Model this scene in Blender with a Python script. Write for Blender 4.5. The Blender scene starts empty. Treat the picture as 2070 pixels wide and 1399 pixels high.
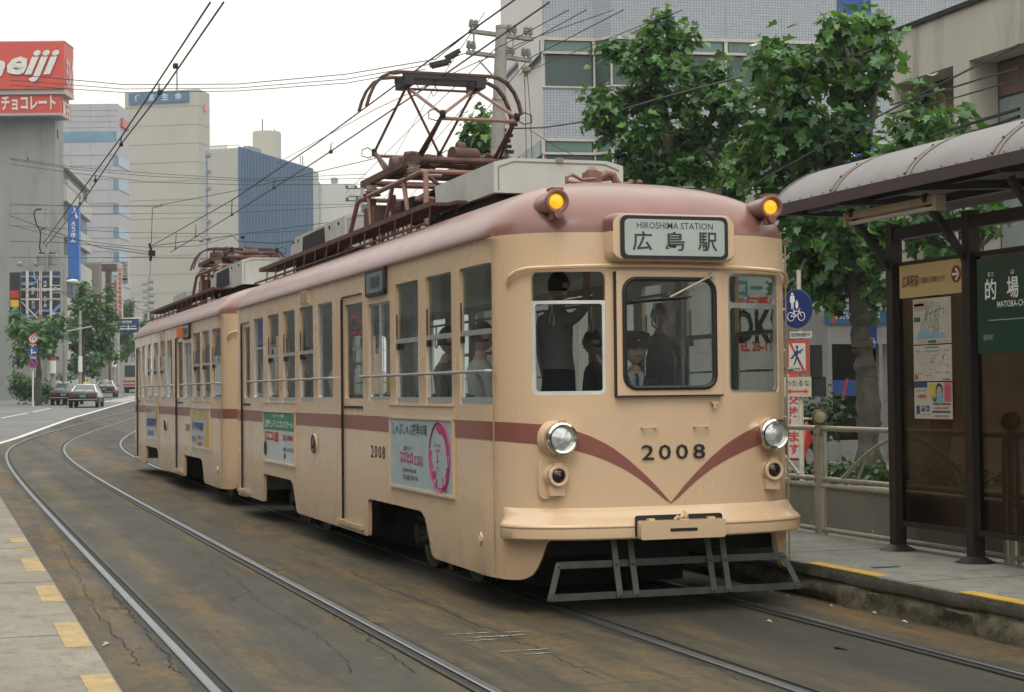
import bpy, bmesh, math, random
import numpy as np
from mathutils import Vector, Matrix
random.seed(7); rng = np.random.default_rng(7)
R = math.radians
SC = bpy.context.scene; COL = SC.collection

# ------------------------------------------------ camera
CAM = (-5.1284, -11.6346, 1.6586); YAW, PIT, ROL, FPX = .325, .0257, -.0104, 3450.6
_r = Vector((math.cos(YAW), -math.sin(YAW), 0)); _f = Vector((math.sin(YAW)*math.cos(PIT), math.cos(YAW)*math.cos(PIT), math.sin(PIT)))
_u = _r.cross(_f); _r2 = math.cos(ROL)*_r+math.sin(ROL)*_u; _u2 = -math.sin(ROL)*_r+math.cos(ROL)*_u
cam_data = bpy.data.cameras.new('camera'); cam = bpy.data.objects.new('camera', cam_data); COL.objects.link(cam)
m = Matrix.Identity(4)
for i in range(3): m[i][0] = _r2[i]; m[i][1] = _u2[i]; m[i][2] = -_f[i]; m[i][3] = CAM[i]
cam.matrix_world = m
cam_data.sensor_width = 36; cam_data.lens = FPX*36/2070; cam_data.clip_start = .1; cam_data.clip_end = 3000
SC.camera = cam
# ------------------------------------------------ sky, sun, exposure
SUN_EL, SUN_AZ = R(58), R(205)     # azimuth from +Y clockwise
w = bpy.data.worlds.new('World'); SC.world = w; w.use_nodes = True
nt = w.node_tree; nt.nodes.clear()
out = nt.nodes.new('ShaderNodeOutputWorld'); bg = nt.nodes.new('ShaderNodeBackground')
sky = nt.nodes.new('ShaderNodeTexSky'); sky.sky_type = 'NISHITA'; sky.sun_disc = False
sky.sun_elevation = SUN_EL; sky.sun_rotation = SUN_AZ; sky.air_density = 1.2; sky.dust_density = 5
tc = nt.nodes.new('ShaderNodeTexCoord'); sep = nt.nodes.new('ShaderNodeSeparateXYZ'); nt.links.new(tc.outputs['Generated'], sep.inputs[0])
cr = nt.nodes.new('ShaderNodeMapRange'); cr.inputs['From Min'].default_value = 0; cr.inputs['From Max'].default_value = 1
cr.inputs['To Min'].default_value = 12.3; cr.inputs['To Max'].default_value = 27.0; nt.links.new(sep.outputs['Z'], cr.inputs['Value'])
nz = nt.nodes.new('ShaderNodeTexNoise'); nz.inputs['Scale'].default_value = 1.6; nz.inputs['Detail'].default_value = 4; nt.links.new(tc.outputs['Generated'], nz.inputs['Vector'])
nm = nt.nodes.new('ShaderNodeMapRange'); nm.inputs['From Min'].default_value = .3; nm.inputs['From Max'].default_value = .7
nm.inputs['To Min'].default_value = .97; nm.inputs['To Max'].default_value = 1.05; nt.links.new(nz.outputs['Fac'], nm.inputs['Value'])
mu = nt.nodes.new('ShaderNodeMath'); mu.operation = 'MULTIPLY'; nt.links.new(cr.outputs[0], mu.inputs[0]); nt.links.new(nm.outputs[0], mu.inputs[1])
vm = nt.nodes.new('ShaderNodeVectorMath'); vm.operation = 'SCALE'; vm.inputs[0].default_value = (1.0, .985, .92); nt.links.new(mu.outputs[0], vm.inputs['Scale'])
mx = nt.nodes.new('ShaderNodeMix'); mx.data_type = 'RGBA'; mx.inputs['Factor'].default_value = .93   # thick white overcast over the clear sky
nt.links.new(sky.outputs[0], mx.inputs['A']); nt.links.new(vm.outputs[0], mx.inputs['B'])
nt.links.new(mx.outputs['Result'], bg.inputs['Color']); bg.inputs['Strength'].default_value = .092
nt.links.new(bg.outputs[0], out.inputs['Surface'])
sl = bpy.data.lights.new('sun', 'SUN'); sun = bpy.data.objects.new('sun', sl); COL.objects.link(sun)
sl.energy = .9; sl.angle = R(25); sl.color = (1, .96, .88)
sd = Vector((math.sin(SUN_AZ)*math.cos(SUN_EL), math.cos(SUN_AZ)*math.cos(SUN_EL), math.sin(SUN_EL)))
sun.rotation_euler = sd.to_track_quat('Z', 'Y').to_euler()
SC.view_settings.view_transform = 'Standard'; SC.view_settings.look = 'None'; SC.view_settings.gamma = 1
SC.view_settings.exposure = -.15; SC.view_settings.use_curve_mapping = False
SC.cycles.max_bounces = 7; SC.cycles.transparent_max_bounces = 14; SC.cycles.use_denoising = True
SC.cycles.volume_bounces = 0

# ------------------------------------------------ placing helpers
def ray(px, py): return _f+_r2*((px-1035)/FPX)-_u2*((py-699.5)/FPX)
def D(px, py, d): return Vector(CAM)+ray(px, py)*d
def XP(px, py, X): v = ray(px, py); t = (X-CAM[0])/v.x; return Vector(CAM)+v*t
def ZP(px, py, Z): v = ray(px, py); t = (Z-CAM[2])/v.z; return Vector(CAM)+v*t
def H(y): return .0125*5*math.log1p(math.exp(min(40, max(-40, (y-22)/5)))) if y < 200 else .0125*(y-22)
def GP(px, d):            # ground point seen in picture column px at depth d
    p = D(px, 790, d); return Vector((p.x, p.y, H(p.y)))
def trk(y): return .19*4*math.log1p(math.exp(min(40, (y-38)/4)))   # sideways run of the tracks in the curve

# ------------------------------------------------ mesh helpers
def tag(o, label=None, cat=None, group=None, kind=None):
    if label: o['label'] = label
    if cat: o['category'] = cat
    if group: o['group'] = group
    if kind: o['kind'] = kind
    return o
class MB:
    def __init__(s): s.v = []; s.f = []; s.mi = []; s.sm = []
    def add(s, vs, fs, mi=0, sm=False):
        n = len(s.v); s.v += [tuple(v) for v in vs]; s.f += [tuple(i+n for i in f) for f in fs]
        s.mi += [mi]*len(fs); s.sm += [sm]*len(fs); return s
    def box(s, x0, x1, y0, y1, z0, z1, mi=0):
        return s.add([(x0,y0,z0),(x1,y0,z0),(x1,y1,z0),(x0,y1,z0),(x0,y0,z1),(x1,y0,z1),(x1,y1,z1),(x0,y1,z1)],
                     [(0,3,2,1),(4,5,6,7),(0,1,5,4),(1,2,6,5),(2,3,7,6),(3,0,4,7)], mi)
    def obox(s, c, ux, uy, uz, sx, sy, sz, mi=0):     # oriented box: centre, unit axes, full sizes
        c = Vector(c); ux, uy, uz = Vector(ux)*sx/2, Vector(uy)*sy/2, Vector(uz)*sz/2
        vs = [c+a*ux+b*uy+k*uz for k in (-1, 1) for a, b in ((-1,-1),(1,-1),(1,1),(-1,1))]
        return s.add(vs, [(0,3,2,1),(4,5,6,7),(0,1,5,4),(1,2,6,5),(2,3,7,6),(3,0,4,7)], mi)
    def tube(s, pts, r, n=8, mi=0, closed=False, caps=True):
        pts = [Vector(p) for p in pts]; N = len(pts); rs = r if isinstance(r, (list, tuple)) else [r]*N
        T = []
        for i in range(N):
            a = pts[(i-1) % N] if (closed or i > 0) else pts[i]; b = pts[(i+1) % N] if (closed or i < N-1) else pts[i]
            t = (b-a); T.append(t.normalized() if t.length > 1e-9 else Vector((0,0,1)))
        ref = Vector((0,0,1)) if abs(T[0].z) < .9 else Vector((1,0,0))
        u = T[0].cross(ref).normalized(); vs = []
        for i in range(N):
            u = (u-T[i]*u.dot(T[i])); u = u.normalized() if u.length > 1e-6 else T[i].orthogonal().normalized()
            w_ = T[i].cross(u)
            for k in range(n):
                a = 2*math.pi*k/n; vs.append(pts[i]+(u*math.cos(a)+w_*math.sin(a))*rs[i])
        fs = []
        for i in range(N if closed else N-1):
            j = (i+1) % N
            for k in range(n): fs.append((i*n+k, i*n+(k+1) % n, j*n+(k+1) % n, j*n+k))
        s.add(vs, fs, mi, n > 5)
        if caps and not closed:
            s.add(vs[:n], [tuple(range(n))[::-1]], mi); s.add(vs[-n:], [tuple(range(n))], mi)
        return s
    def strip(s, pts, w, h, up=(0,0,1), mi=0):        # flat bar through points
        for a, b in zip(pts[:-1], pts[1:]):
            a, b = Vector(a), Vector(b); t = (b-a).normalized(); sd_ = t.cross(Vector(up)).normalized(); u = sd_.cross(t)
            s.obox((a+b)/2, t, sd_, u, (b-a).length+min(w, h)*.3, w, h, mi)
        return s
    def lathe(s, prof, c, ax=(0,0,1), n=20, mi=0, sm=True, mis=None):
        c = Vector(c); ax = Vector(ax).normalized(); u = ax.orthogonal().normalized(); v = ax.cross(u)
        vs = [c+ax*h_+(u*math.cos(2*math.pi*k/n)+v*math.sin(2*math.pi*k/n))*max(r_, 1e-4) for r_, h_ in prof for k in range(n)]
        for i in range(len(prof)-1):
            fs = [(k, (k+1) % n, n+(k+1) % n, n+k) for k in range(n)]
            s.add(vs[i*n:(i+2)*n], fs, mis[i] if mis else mi, sm)
        return s
    def prism(s, poly, o, ux, uy, n_, dep, mi=0, smi=None):  # polygon in plane (o,ux,uy), extruded dep along n_
        o, ux, uy, n_ = Vector(o), Vector(ux), Vector(uy), Vector(n_)*dep
        a = [o+ux*x+uy*y for x, y in poly]; b = [p+n_ for p in a]; k = len(poly)
        s.add(a+b, [tuple(range(k))[::-1], tuple(range(k, 2*k))], mi)
        s.add(a+b, [(i, (i+1) % k, k+(i+1) % k, k+i) for i in range(k)], mi if smi is None else smi); return s
    def quad(s, a, b, c, d, mi=0): return s.add([a, b, c, d], [(0,1,2,3)], mi)
    def build(s, name, mats, parent=None, org=None, angle=35, normals=True, loc=None, rot=None):
        me = bpy.data.meshes.new(name)
        vs = s.v
        if org is not None: vs = [(x-org[0], y-org[1], z-org[2]) for x, y, z in vs]
        me.from_pydata(vs, [], s.f)
        me.polygons.foreach_set('material_index', s.mi); me.polygons.foreach_set('use_smooth', s.sm)
        for mt in (mats if isinstance(mats, (list, tuple)) else [mats]): me.materials.append(mt)
        bm = bmesh.new(); bm.from_mesh(me); bmesh.ops.remove_doubles(bm, verts=bm.verts, dist=2e-5)
        if normals: bmesh.ops.recalc_face_normals(bm, faces=bm.faces)
        bm.to_mesh(me); bm.free()
        me.set_sharp_from_angle(angle=R(angle))
        o = bpy.data.objects.new(name, me); COL.objects.link(o)
        if parent is not None: o.parent = parent
        if loc is not None: o.location = loc
        elif org is not None and parent is None: o.location = org
        if rot is not None: o.rotation_euler = rot
        return o
def thing(name, loc, label, cat, group=None, rotz=0):
    o = bpy.data.objects.new(name, None); COL.objects.link(o); o.location = loc; o.rotation_euler = (0, 0, rotz); o.empty_display_size = .2
    return tag(o, label, cat, group)
def single(name, mb, mats, label, cat, group=None, kind=None, org=None, **k):
    if org is None:
        a = np.array(mb.v); org = ((a[:,0].min()+a[:,0].max())/2, (a[:,1].min()+a[:,1].max())/2, a[:,2].min())
    return tag(mb.build(name, mats, org=tuple(org), **k), label, cat, group, kind)
def copy_tree(o, parent=None):
    c = o.copy(); COL.objects.link(c); c.parent = parent
    for ch in list(o.children): copy_tree(ch, c)
    return c
def rrect(x0, x1, z0, z1, r, n=5):
    pts = []
    for cx, cz, a0 in ((x1-r, z1-r, 0), (x0+r, z1-r, 90), (x0+r, z0+r, 180), (x1-r, z0+r, 270)):
        for i in range(n+1):
            a = R(a0+90*i/n); pts.append((cx+r*math.cos(a), cz+r*math.sin(a)))
    return pts
_tc = {}
def text_mb(body, w_, h_, o, ux, uz, mb=None, bold=0, depth=0, mi=0, fit=True, shear=0):
    """lettering as flat faces centred on o, sized w_ x h_"""
    key = (body, bold, shear)
    if key not in _tc:
        cu = bpy.data.curves.new('lettering', 'FONT'); cu.body = body; cu.offset = bold; cu.resolution_u = 2; cu.shear = shear
        ob = bpy.data.objects.new('lettering', cu); COL.objects.link(ob)
        me = bpy.data.meshes.new_from_object(ob.evaluated_get(bpy.context.evaluated_depsgraph_get()))
        _tc[key] = ([tuple(v.co) for v in me.vertices], [tuple(p.vertices) for p in me.polygons])
        bpy.data.objects.remove(ob); bpy.data.curves.remove(cu); bpy.data.meshes.remove(me)
    vs, fs = _tc[key]
    mb = mb or MB()
    if not vs: return mb
    xs = [v[0] for v in vs]; ys = [v[1] for v in vs]; X0, X1, Y0, Y1 = min(xs), max(xs), min(ys), max(ys)
    sx = w_/max(X1-X0, 1e-6); sy = h_/max(Y1-Y0, 1e-6); o, ux, uz = Vector(o), Vector(ux), Vector(uz)
    mb.add([o+ux*((v[0]-(X0+X1)/2)*sx)+uz*((v[1]-(Y0+Y1)/2)*sy) for v in vs], fs, mi); return mb

# ------------------------------------------------ materials
def nodes(name):
    mt = bpy.data.materials.new(name); mt.use_nodes = True; t = mt.node_tree; b = t.nodes['Principled BSDF']; return mt, t, b
def N(t, typ, **k):
    n = t.nodes.new(typ)
    for a, v in k.items():
        if a in n.inputs.keys() if hasattr(n.inputs, 'keys') else False: n.inputs[a].default_value = v
        else: setattr(n, a, v)
    return n
def rgb(c): return (c[0], c[1], c[2], 1)
def noise(t, scale, detail=3, rough=.5, stretch=None, coord='Object', dist=0):
    tc_ = t.nodes.new('ShaderNodeTexCoord'); src = tc_.outputs[coord]
    if stretch:
        mp = t.nodes.new('ShaderNodeMapping'); mp.inputs['Scale'].default_value = stretch; t.links.new(src, mp.inputs[0]); src = mp.outputs[0]
    n = t.nodes.new('ShaderNodeTexNoise'); n.inputs['Scale'].default_value = scale; n.inputs['Detail'].default_value = detail
    n.inputs['Roughness'].default_value = rough; n.inputs['Distortion'].default_value = dist; t.links.new(src, n.inputs['Vector']); return n.outputs['Fac']
def rng_(t, v, a, b, c=0., d=1.):
    m_ = t.nodes.new('ShaderNodeMapRange'); m_.inputs['From Min'].default_value = a; m_.inputs['From Max'].default_value = b
    m_.inputs['To Min'].default_value = c; m_.inputs['To Max'].default_value = d; t.links.new(v, m_.inputs['Value']); return m_.outputs[0]
def mixc(t, fac, a, b, mode='MIX'):
    m_ = t.nodes.new('ShaderNodeMix'); m_.data_type = 'RGBA'; m_.blend_type = mode
    if isinstance(fac, (int, float)): m_.inputs['Factor'].default_value = fac
    else: t.links.new(fac, m_.inputs['Factor'])
    for k, v in (('A', a), ('B', b)):
        if isinstance(v, (tuple, list)): m_.inputs[k].default_value = rgb(v)
        else: t.links.new(v, m_.inputs[k])
    return m_.outputs['Result']
def math_(t, op, a, b=None):
    m_ = t.nodes.new('ShaderNodeMath'); m_.operation = op
    for i, v in enumerate((a, b)):
        if v is None: continue
        if isinstance(v, (int, float)): m_.inputs[i].default_value = v
        else: t.links.new(v, m_.inputs[i])
    return m_.outputs[0]
def bump(t, b, hgt, strength=.3, dist=.01):
    bp = t.nodes.new('ShaderNodeBump'); bp.inputs['Strength'].default_value = strength; bp.inputs['Distance'].default_value = dist
    t.links.new(hgt, bp.inputs['Height']); t.links.new(bp.outputs[0], b.inputs['Normal'])
_mc = {}
def M(name, c, rough=.6, metal=0, var=.12, scale=4, bmp=0, bscale=40, bdist=.004, stretch=None, dirt=None, dscale=2, damt=.5, emit=0, coat=0):
    if name in _mc: return _mc[name]
    mt, t, b = nodes(name)
    b.inputs['Roughness'].default_value = rough; b.inputs['Metallic'].default_value = metal
    n1 = noise(t, scale, 4, .6, stretch)
    col = mixc(t, rng_(t, n1, .3, .7), tuple(x*(1-var) for x in c), tuple(min(1, x*(1+var)) for x in c))
    if dirt:
        n2 = noise(t, dscale, 5, .65, stretch or (1,1,.35))
        col = mixc(t, rng_(t, n2, .52, .75, 0, damt), col, dirt)
    t.links.new(col, b.inputs['Base Color'])
    if bmp: bump(t, b, noise(t, bscale, 3, .6), bmp, bdist)
    if coat: b.inputs['Coat Weight'].default_value = coat; b.inputs['Coat Roughness'].default_value = .12
    if emit: b.inputs['Emission Color'].default_value = rgb(c); b.inputs['Emission Strength'].default_value = emit
    _mc[name] = mt; return mt
def glass_mat(name, tint=(.5,.55,.52), refl=1.5, rough=.02, base=.06):
    if name in _mc: return _mc[name]
    mt = bpy.data.materials.new(name); mt.use_nodes = True; t = mt.node_tree; t.nodes.clear()
    o = t.nodes.new('ShaderNodeOutputMaterial'); tr = t.nodes.new('ShaderNodeBsdfTransparent'); gl = t.nodes.new('ShaderNodeBsdfGlossy')
    tr.inputs[0].default_value = rgb(tint); gl.inputs[0].default_value = (.95,.97,1,1); gl.inputs['Roughness'].default_value = rough
    ge = t.nodes.new('ShaderNodeNewGeometry'); dp = t.nodes.new('ShaderNodeVectorMath'); dp.operation = 'DOT_PRODUCT'
    t.links.new(ge.outputs['Incoming'], dp.inputs[0]); t.links.new(ge.outputs['Normal'], dp.inputs[1])   # the same reflection from both faces of a thin pane
    f2 = rng_(t, math_(t, 'POWER', math_(t, 'SUBTRACT', 1.0, math_(t, 'ABSOLUTE', dp.outputs['Value'])), 5.0), 0, 1, base, 1)
    mx_ = t.nodes.new('ShaderNodeMixShader'); t.links.new(f2, mx_.inputs[0]); t.links.new(tr.outputs[0], mx_.inputs[1]); t.links.new(gl.outputs[0], mx_.inputs[2])
    t.links.new(mx_.outputs[0], o.inputs[0]); _mc[name] = mt; return mt
GLASS = glass_mat('window_glass', (.80,.84,.82)); GLASSD = glass_mat('dark_window_glass', (.16,.20,.19), 1.5, .03, .05)
def flat(name, c, rough=.6): return M(name, c, rough, 0, .04, 8)
WHITE = flat('white_paint', (.72,.72,.70)); BLACK = flat('black_paint', (.015,.015,.017)); RED = flat('red_paint', (.50,.035,.03)); BLUE = flat('blue_paint', (.02,.06,.28))
GREYP = flat('grey_paint', (.35,.36,.36)); YEL = flat('yellow_paint', (.70,.42,.05)); GREEN = flat('green_paint', (.03,.17,.07)); RUBBER = M('black_rubber', (.012,.012,.013), .55)
ALU = M('aluminium', (.62,.64,.66), .35, .8, .1, 10); CHROME = M('chrome', (.75,.72,.66), .18, 1, .05, 20)
CREAM = M('cream_paint', (.665,.475,.305), .24, 0, .03, 1.2, .09, 3.5, .012, None, (.50,.37,.23), .9, .35, 0, .4)
PINK = M('pink_brown_paint', (.215,.098,.080), .30, 0, .16, 2.0, .10, 4, .012, None, (.12,.068,.056), 1.6, .65, 0, .1)
def grime(mt, c=(.16,.11,.065), amt=.75):
    t = mt.node_tree; b = t.nodes['Principled BSDF']; src = b.inputs['Base Color'].links[0].from_socket
    g = t.nodes.new('ShaderNodeNewGeometry'); sp = t.nodes.new('ShaderNodeSeparateXYZ'); t.links.new(g.outputs['Position'], sp.inputs[0])
    low = rng_(t, sp.outputs['Z'], .22, .85, 1, 0); st = noise(t, 2.2, 6, .7, (1,1,.6)); fine = noise(t, 9, 5, .7)
    f = math_(t, 'MULTIPLY', math_(t, 'MULTIPLY', low, low), rng_(t, st, .35, .7, .15, amt)); col = mixc(t, f, src, c)
    f2 = math_(t, 'MULTIPLY', rng_(t, st, .54, .66, 0, .22), rng_(t, fine, .35, .65, .3, 1)); col = mixc(t, f2, col, (.46,.34,.21))
    t.links.new(col, b.inputs['Base Color']); t.links.new(rng_(t, st, .3, .7, .17, .33), b.inputs['Roughness'])
grime(CREAM)
STRIPE = M('maroon_stripe_paint', (.25,.088,.068), .32, 0, .06, 3)
RUST = M('rusty_brown_metal', (.105,.052,.042), .7, .1, .35, 6, .3, 60, .003, None, (.05,.03,.025), 5, .6)
PIPE = M('pink_brown_pipe_paint', (.23,.115,.09), .5, 0, .25, 7, .2, 60, .003, None, (.12,.06,.05), 6, .6)
DARKM = M('dark_greasy_steel', (.008,.008,.007), .85, 0, .4, 12)
ACG = M('grey_enamel_housing', (.50,.51,.48), .5, 0, .08, 3, .1, 30, .003, None, (.26,.25,.22), 3, .5)
CONC = M('pole_concrete', (.30,.29,.26), .85, 0, .15, 3, .3, 30, .01, None, (.16,.15,.13), 2, .5)
STEELR = M('galvanised_steel', (.34,.35,.35), .5, .5, .2, 6)
# ================================================ tram cars
W, LC = 1.225, 12.12
def plan_half():
    fr = [(0,0),(.25,.004),(.45,.014),(.6,.032),(.74,.062),(.86,.105),(.96,.16),(1.05,.235),(1.12,.325),(1.17,.43),(1.205,.56),(1.222,.70),(W,.85)]
    re = [(W,LC-.30),(1.215,LC-.2),(1.18,LC-.11),(1.11,LC-.045),(1.0,LC-.015),(.6,LC-.003),(0,LC)]
    def dense(p, n=4):
        o = []
        for i in range(len(p)-1):
            a = Vector(p[max(0,i-1)]); b = Vector(p[i]); c = Vector(p[i+1]); d = Vector(p[min(len(p)-1,i+2)])
            for k in range(n):
                t = k/n; o.append(tuple(.5*((2*b)+(c-a)*t+(2*a-5*b+4*c-d)*t*t+(3*b-a-3*c+d)*t**3)))
        o.append(p[-1]); return o
    return dense(fr), dense(re, 3)
_fr, _re = plan_half()
# perimeter: start mid rear, round the right side to the front, then the left side back (counter-clockwise seen from above is reversed; only s matters)
LEFT = [(-x, y) for x, y in _fr]+[(-x, y) for x, y in _re]            # front centre -> left -> rear centre
RIGHT = [(x, y) for x, y in _re[::-1]]+[(x, y) for x, y in _fr[::-1]]   # rear centre -> right -> front centre
PER = RIGHT+LEFT[1:]
_S = [0]
for a, b in zip(PER[:-1], PER[1:]): _S.append(_S[-1]+math.hypot(b[0]-a[0], b[1]-a[1]))
_S = np.array(_S); _P = np.array(PER)
_dx = np.gradient(_P[:,0], _S); _dy = np.gradient(_P[:,1], _S); _ln = np.hypot(_dx, _dy)
_NX = -_dy/_ln; _NY = _dx/_ln
_mid = len(RIGHT)-1; S0 = _S[_mid]     # s of the front centre
if _NY[_mid] > 0: _NX, _NY = -_NX, -_NY
def PP(s, off=0, z=0):
    x = np.interp(s, _S, _P[:,0]); y = np.interp(s, _S, _P[:,1]); nx = np.interp(s, _S, _NX); ny = np.interp(s, _S, _NY)
    l = math.hypot(nx, ny); return (x+nx/l*off, y+ny/l*off, z)
def sx(x):     # s on the front for lateral x
    idx = [i for i in range(len(PER)) if PER[i][1] < .9]; xs = [PER[i][0] for i in idx]; ss = [_S[i] for i in idx]
    o_ = np.argsort(xs); return float(np.interp(x, np.array(xs)[o_], np.array(ss)[o_]))
def sl_(y, side=-1):    # s on a side for distance y behind the front
    idx = range(_mid, len(PER)) if side < 0 else range(0, _mid+1)
    pts = [(PER[i][1], _S[i]) for i in idx if abs(PER[i][0]) > .9]; pts.sort(); return float(np.interp(y, [p[0] for p in pts], [p[1] for p in pts]))
class Hole:
    def __init__(h, sa, sb, z0, z1, r=.03): h.a, h.b = min(sa, sb), max(sa, sb); h.z0, h.z1, h.r = z0, z1, r
    def span(h, s):
        d = min(s-h.a, h.b-s); k = h.r-math.sqrt(max(0, h.r**2-max(0, h.r-d)**2)) if d < h.r else 0
        return h.z0+k, h.z1-k
def wall(sa, sb, zb, zt, holes=(), off=0., th=.03, step=.12, mi=0, mb=None, inner_mi=None, extra=()):
    mb = mb or MB(); zb_ = zb if callable(zb) else (lambda s: zb); zt_ = zt if callable(zt) else (lambda s: zt)
    bp = {round(sa, 5), round(sb, 5)}
    for s in _S:
        if sa < s < sb: bp.add(round(float(s), 5))
    s = sa
    while s < sb: bp.add(round(s, 5)); s += step
    for e in extra:
        if sa < e < sb: bp.add(round(e, 5))
    for h in holes:
        for k in (0, .1, .3, .6, 1):
            for q in (h.a+h.r*k, h.b-h.r*k):
                if sa <= q <= sb: bp.add(round(q, 5))
    bp = sorted(bp); q = [bp[0]]
    keep = set(round(e, 5) for e in extra) | set(round(x, 5) for h in holes for x in (h.a, h.b)) | {round(sb, 5)}
    for x in bp[1:]:
        if x-q[-1] < .0015:
            if x in keep: q[-1] = x
            continue
        q.append(x)
    bp = q
    def solids(s, m_):   # m_ = mid of the cell, decides which holes are crossed
        hs = sorted([h for h in holes if h.a < m_ < h.b], key=lambda h: h.z0); o = []; z = zb_(s if abs(s-m_) > 1e-9 else s)
        for h in hs:
            lo, hi = h.span(min(max(s, h.a), h.b)); o.append((z, lo)); z = hi
        o.append((z, zt_(s))); return o
    prev = None
    for a, b in zip(bp[:-1], bp[1:]):
        m_ = (a+b)/2; ia = solids(a+(m_-a)*1e-4, m_); ib = solids(b-(b-m_)*1e-4, m_)
        for (a0, a1), (b0, b1) in zip(ia, ib):
            A0, A1, B0, B1 = PP(a, off, a0), PP(a, off, a1), PP(b, off, b0), PP(b, off, b1)
            mb.add([A0, B0, B1, A1], [(0,1,2,3)], mi, True)
            if th:
                a0_, a1_, b0_, b1_ = PP(a, off-th, a0), PP(a, off-th, a1), PP(b, off-th, b0), PP(b, off-th, b1)
                mb.add([a0_, a1_, b1_, b0_], [(0,1,2,3)], mi if inner_mi is None else inner_mi, True)
                mb.add([A1, B1, b1_, a1_], [(0,1,2,3)], mi); mb.add([A0, a0_, b0_, B0], [(0,1,2,3)], mi)
        if th:
            def xor(p, q_):
                e = sorted({x for i in p+q_ for x in i}); o = []
                for lo, hi in zip(e[:-1], e[1:]):
                    c = (lo+hi)/2; inp = any(x0 < c < x1 for x0, x1 in p); inq = any(x0 < c < x1 for x0, x1 in q_)
                    if inp != inq and hi-lo > 1e-5: o.append((lo, hi))
                return o
            for lo, hi in xor(prev or [], ia):
                mb.add([PP(a, off, lo), PP(a, off-th, lo), PP(a, off-th, hi), PP(a, off, hi)], [(0,1,2,3)], mi)
            prev = ib
    if th:
        for lo, hi in prev: mb.add([PP(bp[-1], off, lo), PP(bp[-1], off-th, lo), PP(bp[-1], off-th, hi), PP(bp[-1], off, hi)], [(0,1,2,3)], mi)
    return mb
def ring(sa, sb, z0, z1, r, off, rad, mb=None, n=6, mi=0):
    sa, sb = min(sa, sb), max(sa, sb); pts = []
    per = rrect(sa, sb, z0, z1, r, 4)
    for i, (a, b) in enumerate(per):
        c, d = per[(i+1) % len(per)]; k = max(1, int(math.hypot(c-a, d-b)/.12))
        for j in range(k): pts.append(PP(a+(c-a)*j/k, off, b+(d-b)*j/k))
    mb = mb or MB(); return mb.tube(pts, rad, n, mi, closed=True)
ZE = 2.81
RP = [(0,0),(.008,.045),(.03,.10),(.07,.16),(.13,.225),(.22,.295),(.34,.355),(.5,.41),(.7,.46),(.95,.50),(1.22,.52)]
def roof_point(i, d, dz, off=0.):
    x, y = PER[i]; t = min(1, d/W); ty = min(max(y, 1.35), LC-1.2)
    return (x*(1-t), y+(ty-y)*t, ZE+dz+off)
def roof_z(x, y):
    d = W-abs(x); d = min(d, W); dz = np.interp(d, [p[0] for p in RP], [p[1] for p in RP])
    return ZE+float(dz)
LWIN = [(9.91,10.60,1.59,2.62,0),(8.87,9.59,1.545,2.62,1),(7.88,8.60,1.545,2.62,1),(6.87,7.62,1.545,2.62,1),(5.90,6.63,1.59,2.61,0),
        (3.50,4.33,1.57,2.49,2),(2.53,3.30,1.55,2.62,1),(1.53,2.30,1.55,2.62,1),(.54,1.31,1.55,2.62,1)]
ZT = lambda s: ZE
CUTS = [(4.40,2.42,2.16), (9.94,8.10,7.83)]     # rear edge, top front end, foot of the slope
def skirt(s):
    x = float(np.interp(s, _S, _P[:,0])); y = float(np.interp(s, _S, _P[:,1]))
    if y < .9 or y > LC-.9:
        ax = abs(x); z = float(np.interp(ax, [.9,.93,.96,.99,1.02,1.06,1.10,1.16,W], [.56,.53,.43,.35,.30,.272,.26,.257,.26]))
        if y > LC-.9: z = .3 if ax < 1.05 else .26
        return z
    z = .26+.02*(y/12)
    for r_, t_, f_ in CUTS:
        if f_-.14 < y < r_+.06:
            zz = np.interp(y, [f_-.14,f_-.05,f_+.01,f_+.05,t_-.09,t_-.04,t_+.05,t_+.12,r_-.08,r_-.03,r_-.005,r_,r_+.003,r_+.01,r_+.03,r_+.06],
                              [0,.01,.035,.09,.27,.325,.36,.37,.37,.36,.335,.30,.06,.02,.005,0]); z = max(z, .26+float(zz))
    return z
skx = []
for sd_ in (-1, 1):
    for r_, t_, f_ in CUTS: skx += [sl_(q, sd_) for q in (f_-.14,f_-.05,f_+.01,f_+.05,t_-.09,t_-.04,t_+.05,t_+.12,r_-.08,r_-.03,r_-.005,r_,r_+.003,r_+.01,r_+.03,r_+.06)]
    skx += [sx(sd_*q) for q in (.9,.93,.96,.99,1.02,1.06,1.1,1.16)]
SEAT = M('green_plush_seat', (.03,.10,.07), .9); INFLOOR = M('tram_floor_lino', (.10,.085,.07), .7); INWALL = M('tram_inner_panel', (.66,.68,.62), .6)
LENS = M('clear_ribbed_lens', (.62,.66,.66), .12, .6, .35, 30, .5, 25, .004); AMBER = M('lit_amber_lens', (.90,.46,.02), .3, 0, .45, 22, emit=.8)
DKLENS = M('dark_red_lens', (.02,.008,.008), .12, 0, .1, 5, coat=.5)
DESTG = M('destination_blind', (.40,.46,.43), .35, 0, .08, 3); DESTK = M('destination_lettering', (.035,.045,.05), .5)
PORC = M('brown_porcelain', (.30,.20,.14), .3); PORCW = M('pale_porcelain', (.45,.44,.36), .3)
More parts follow.
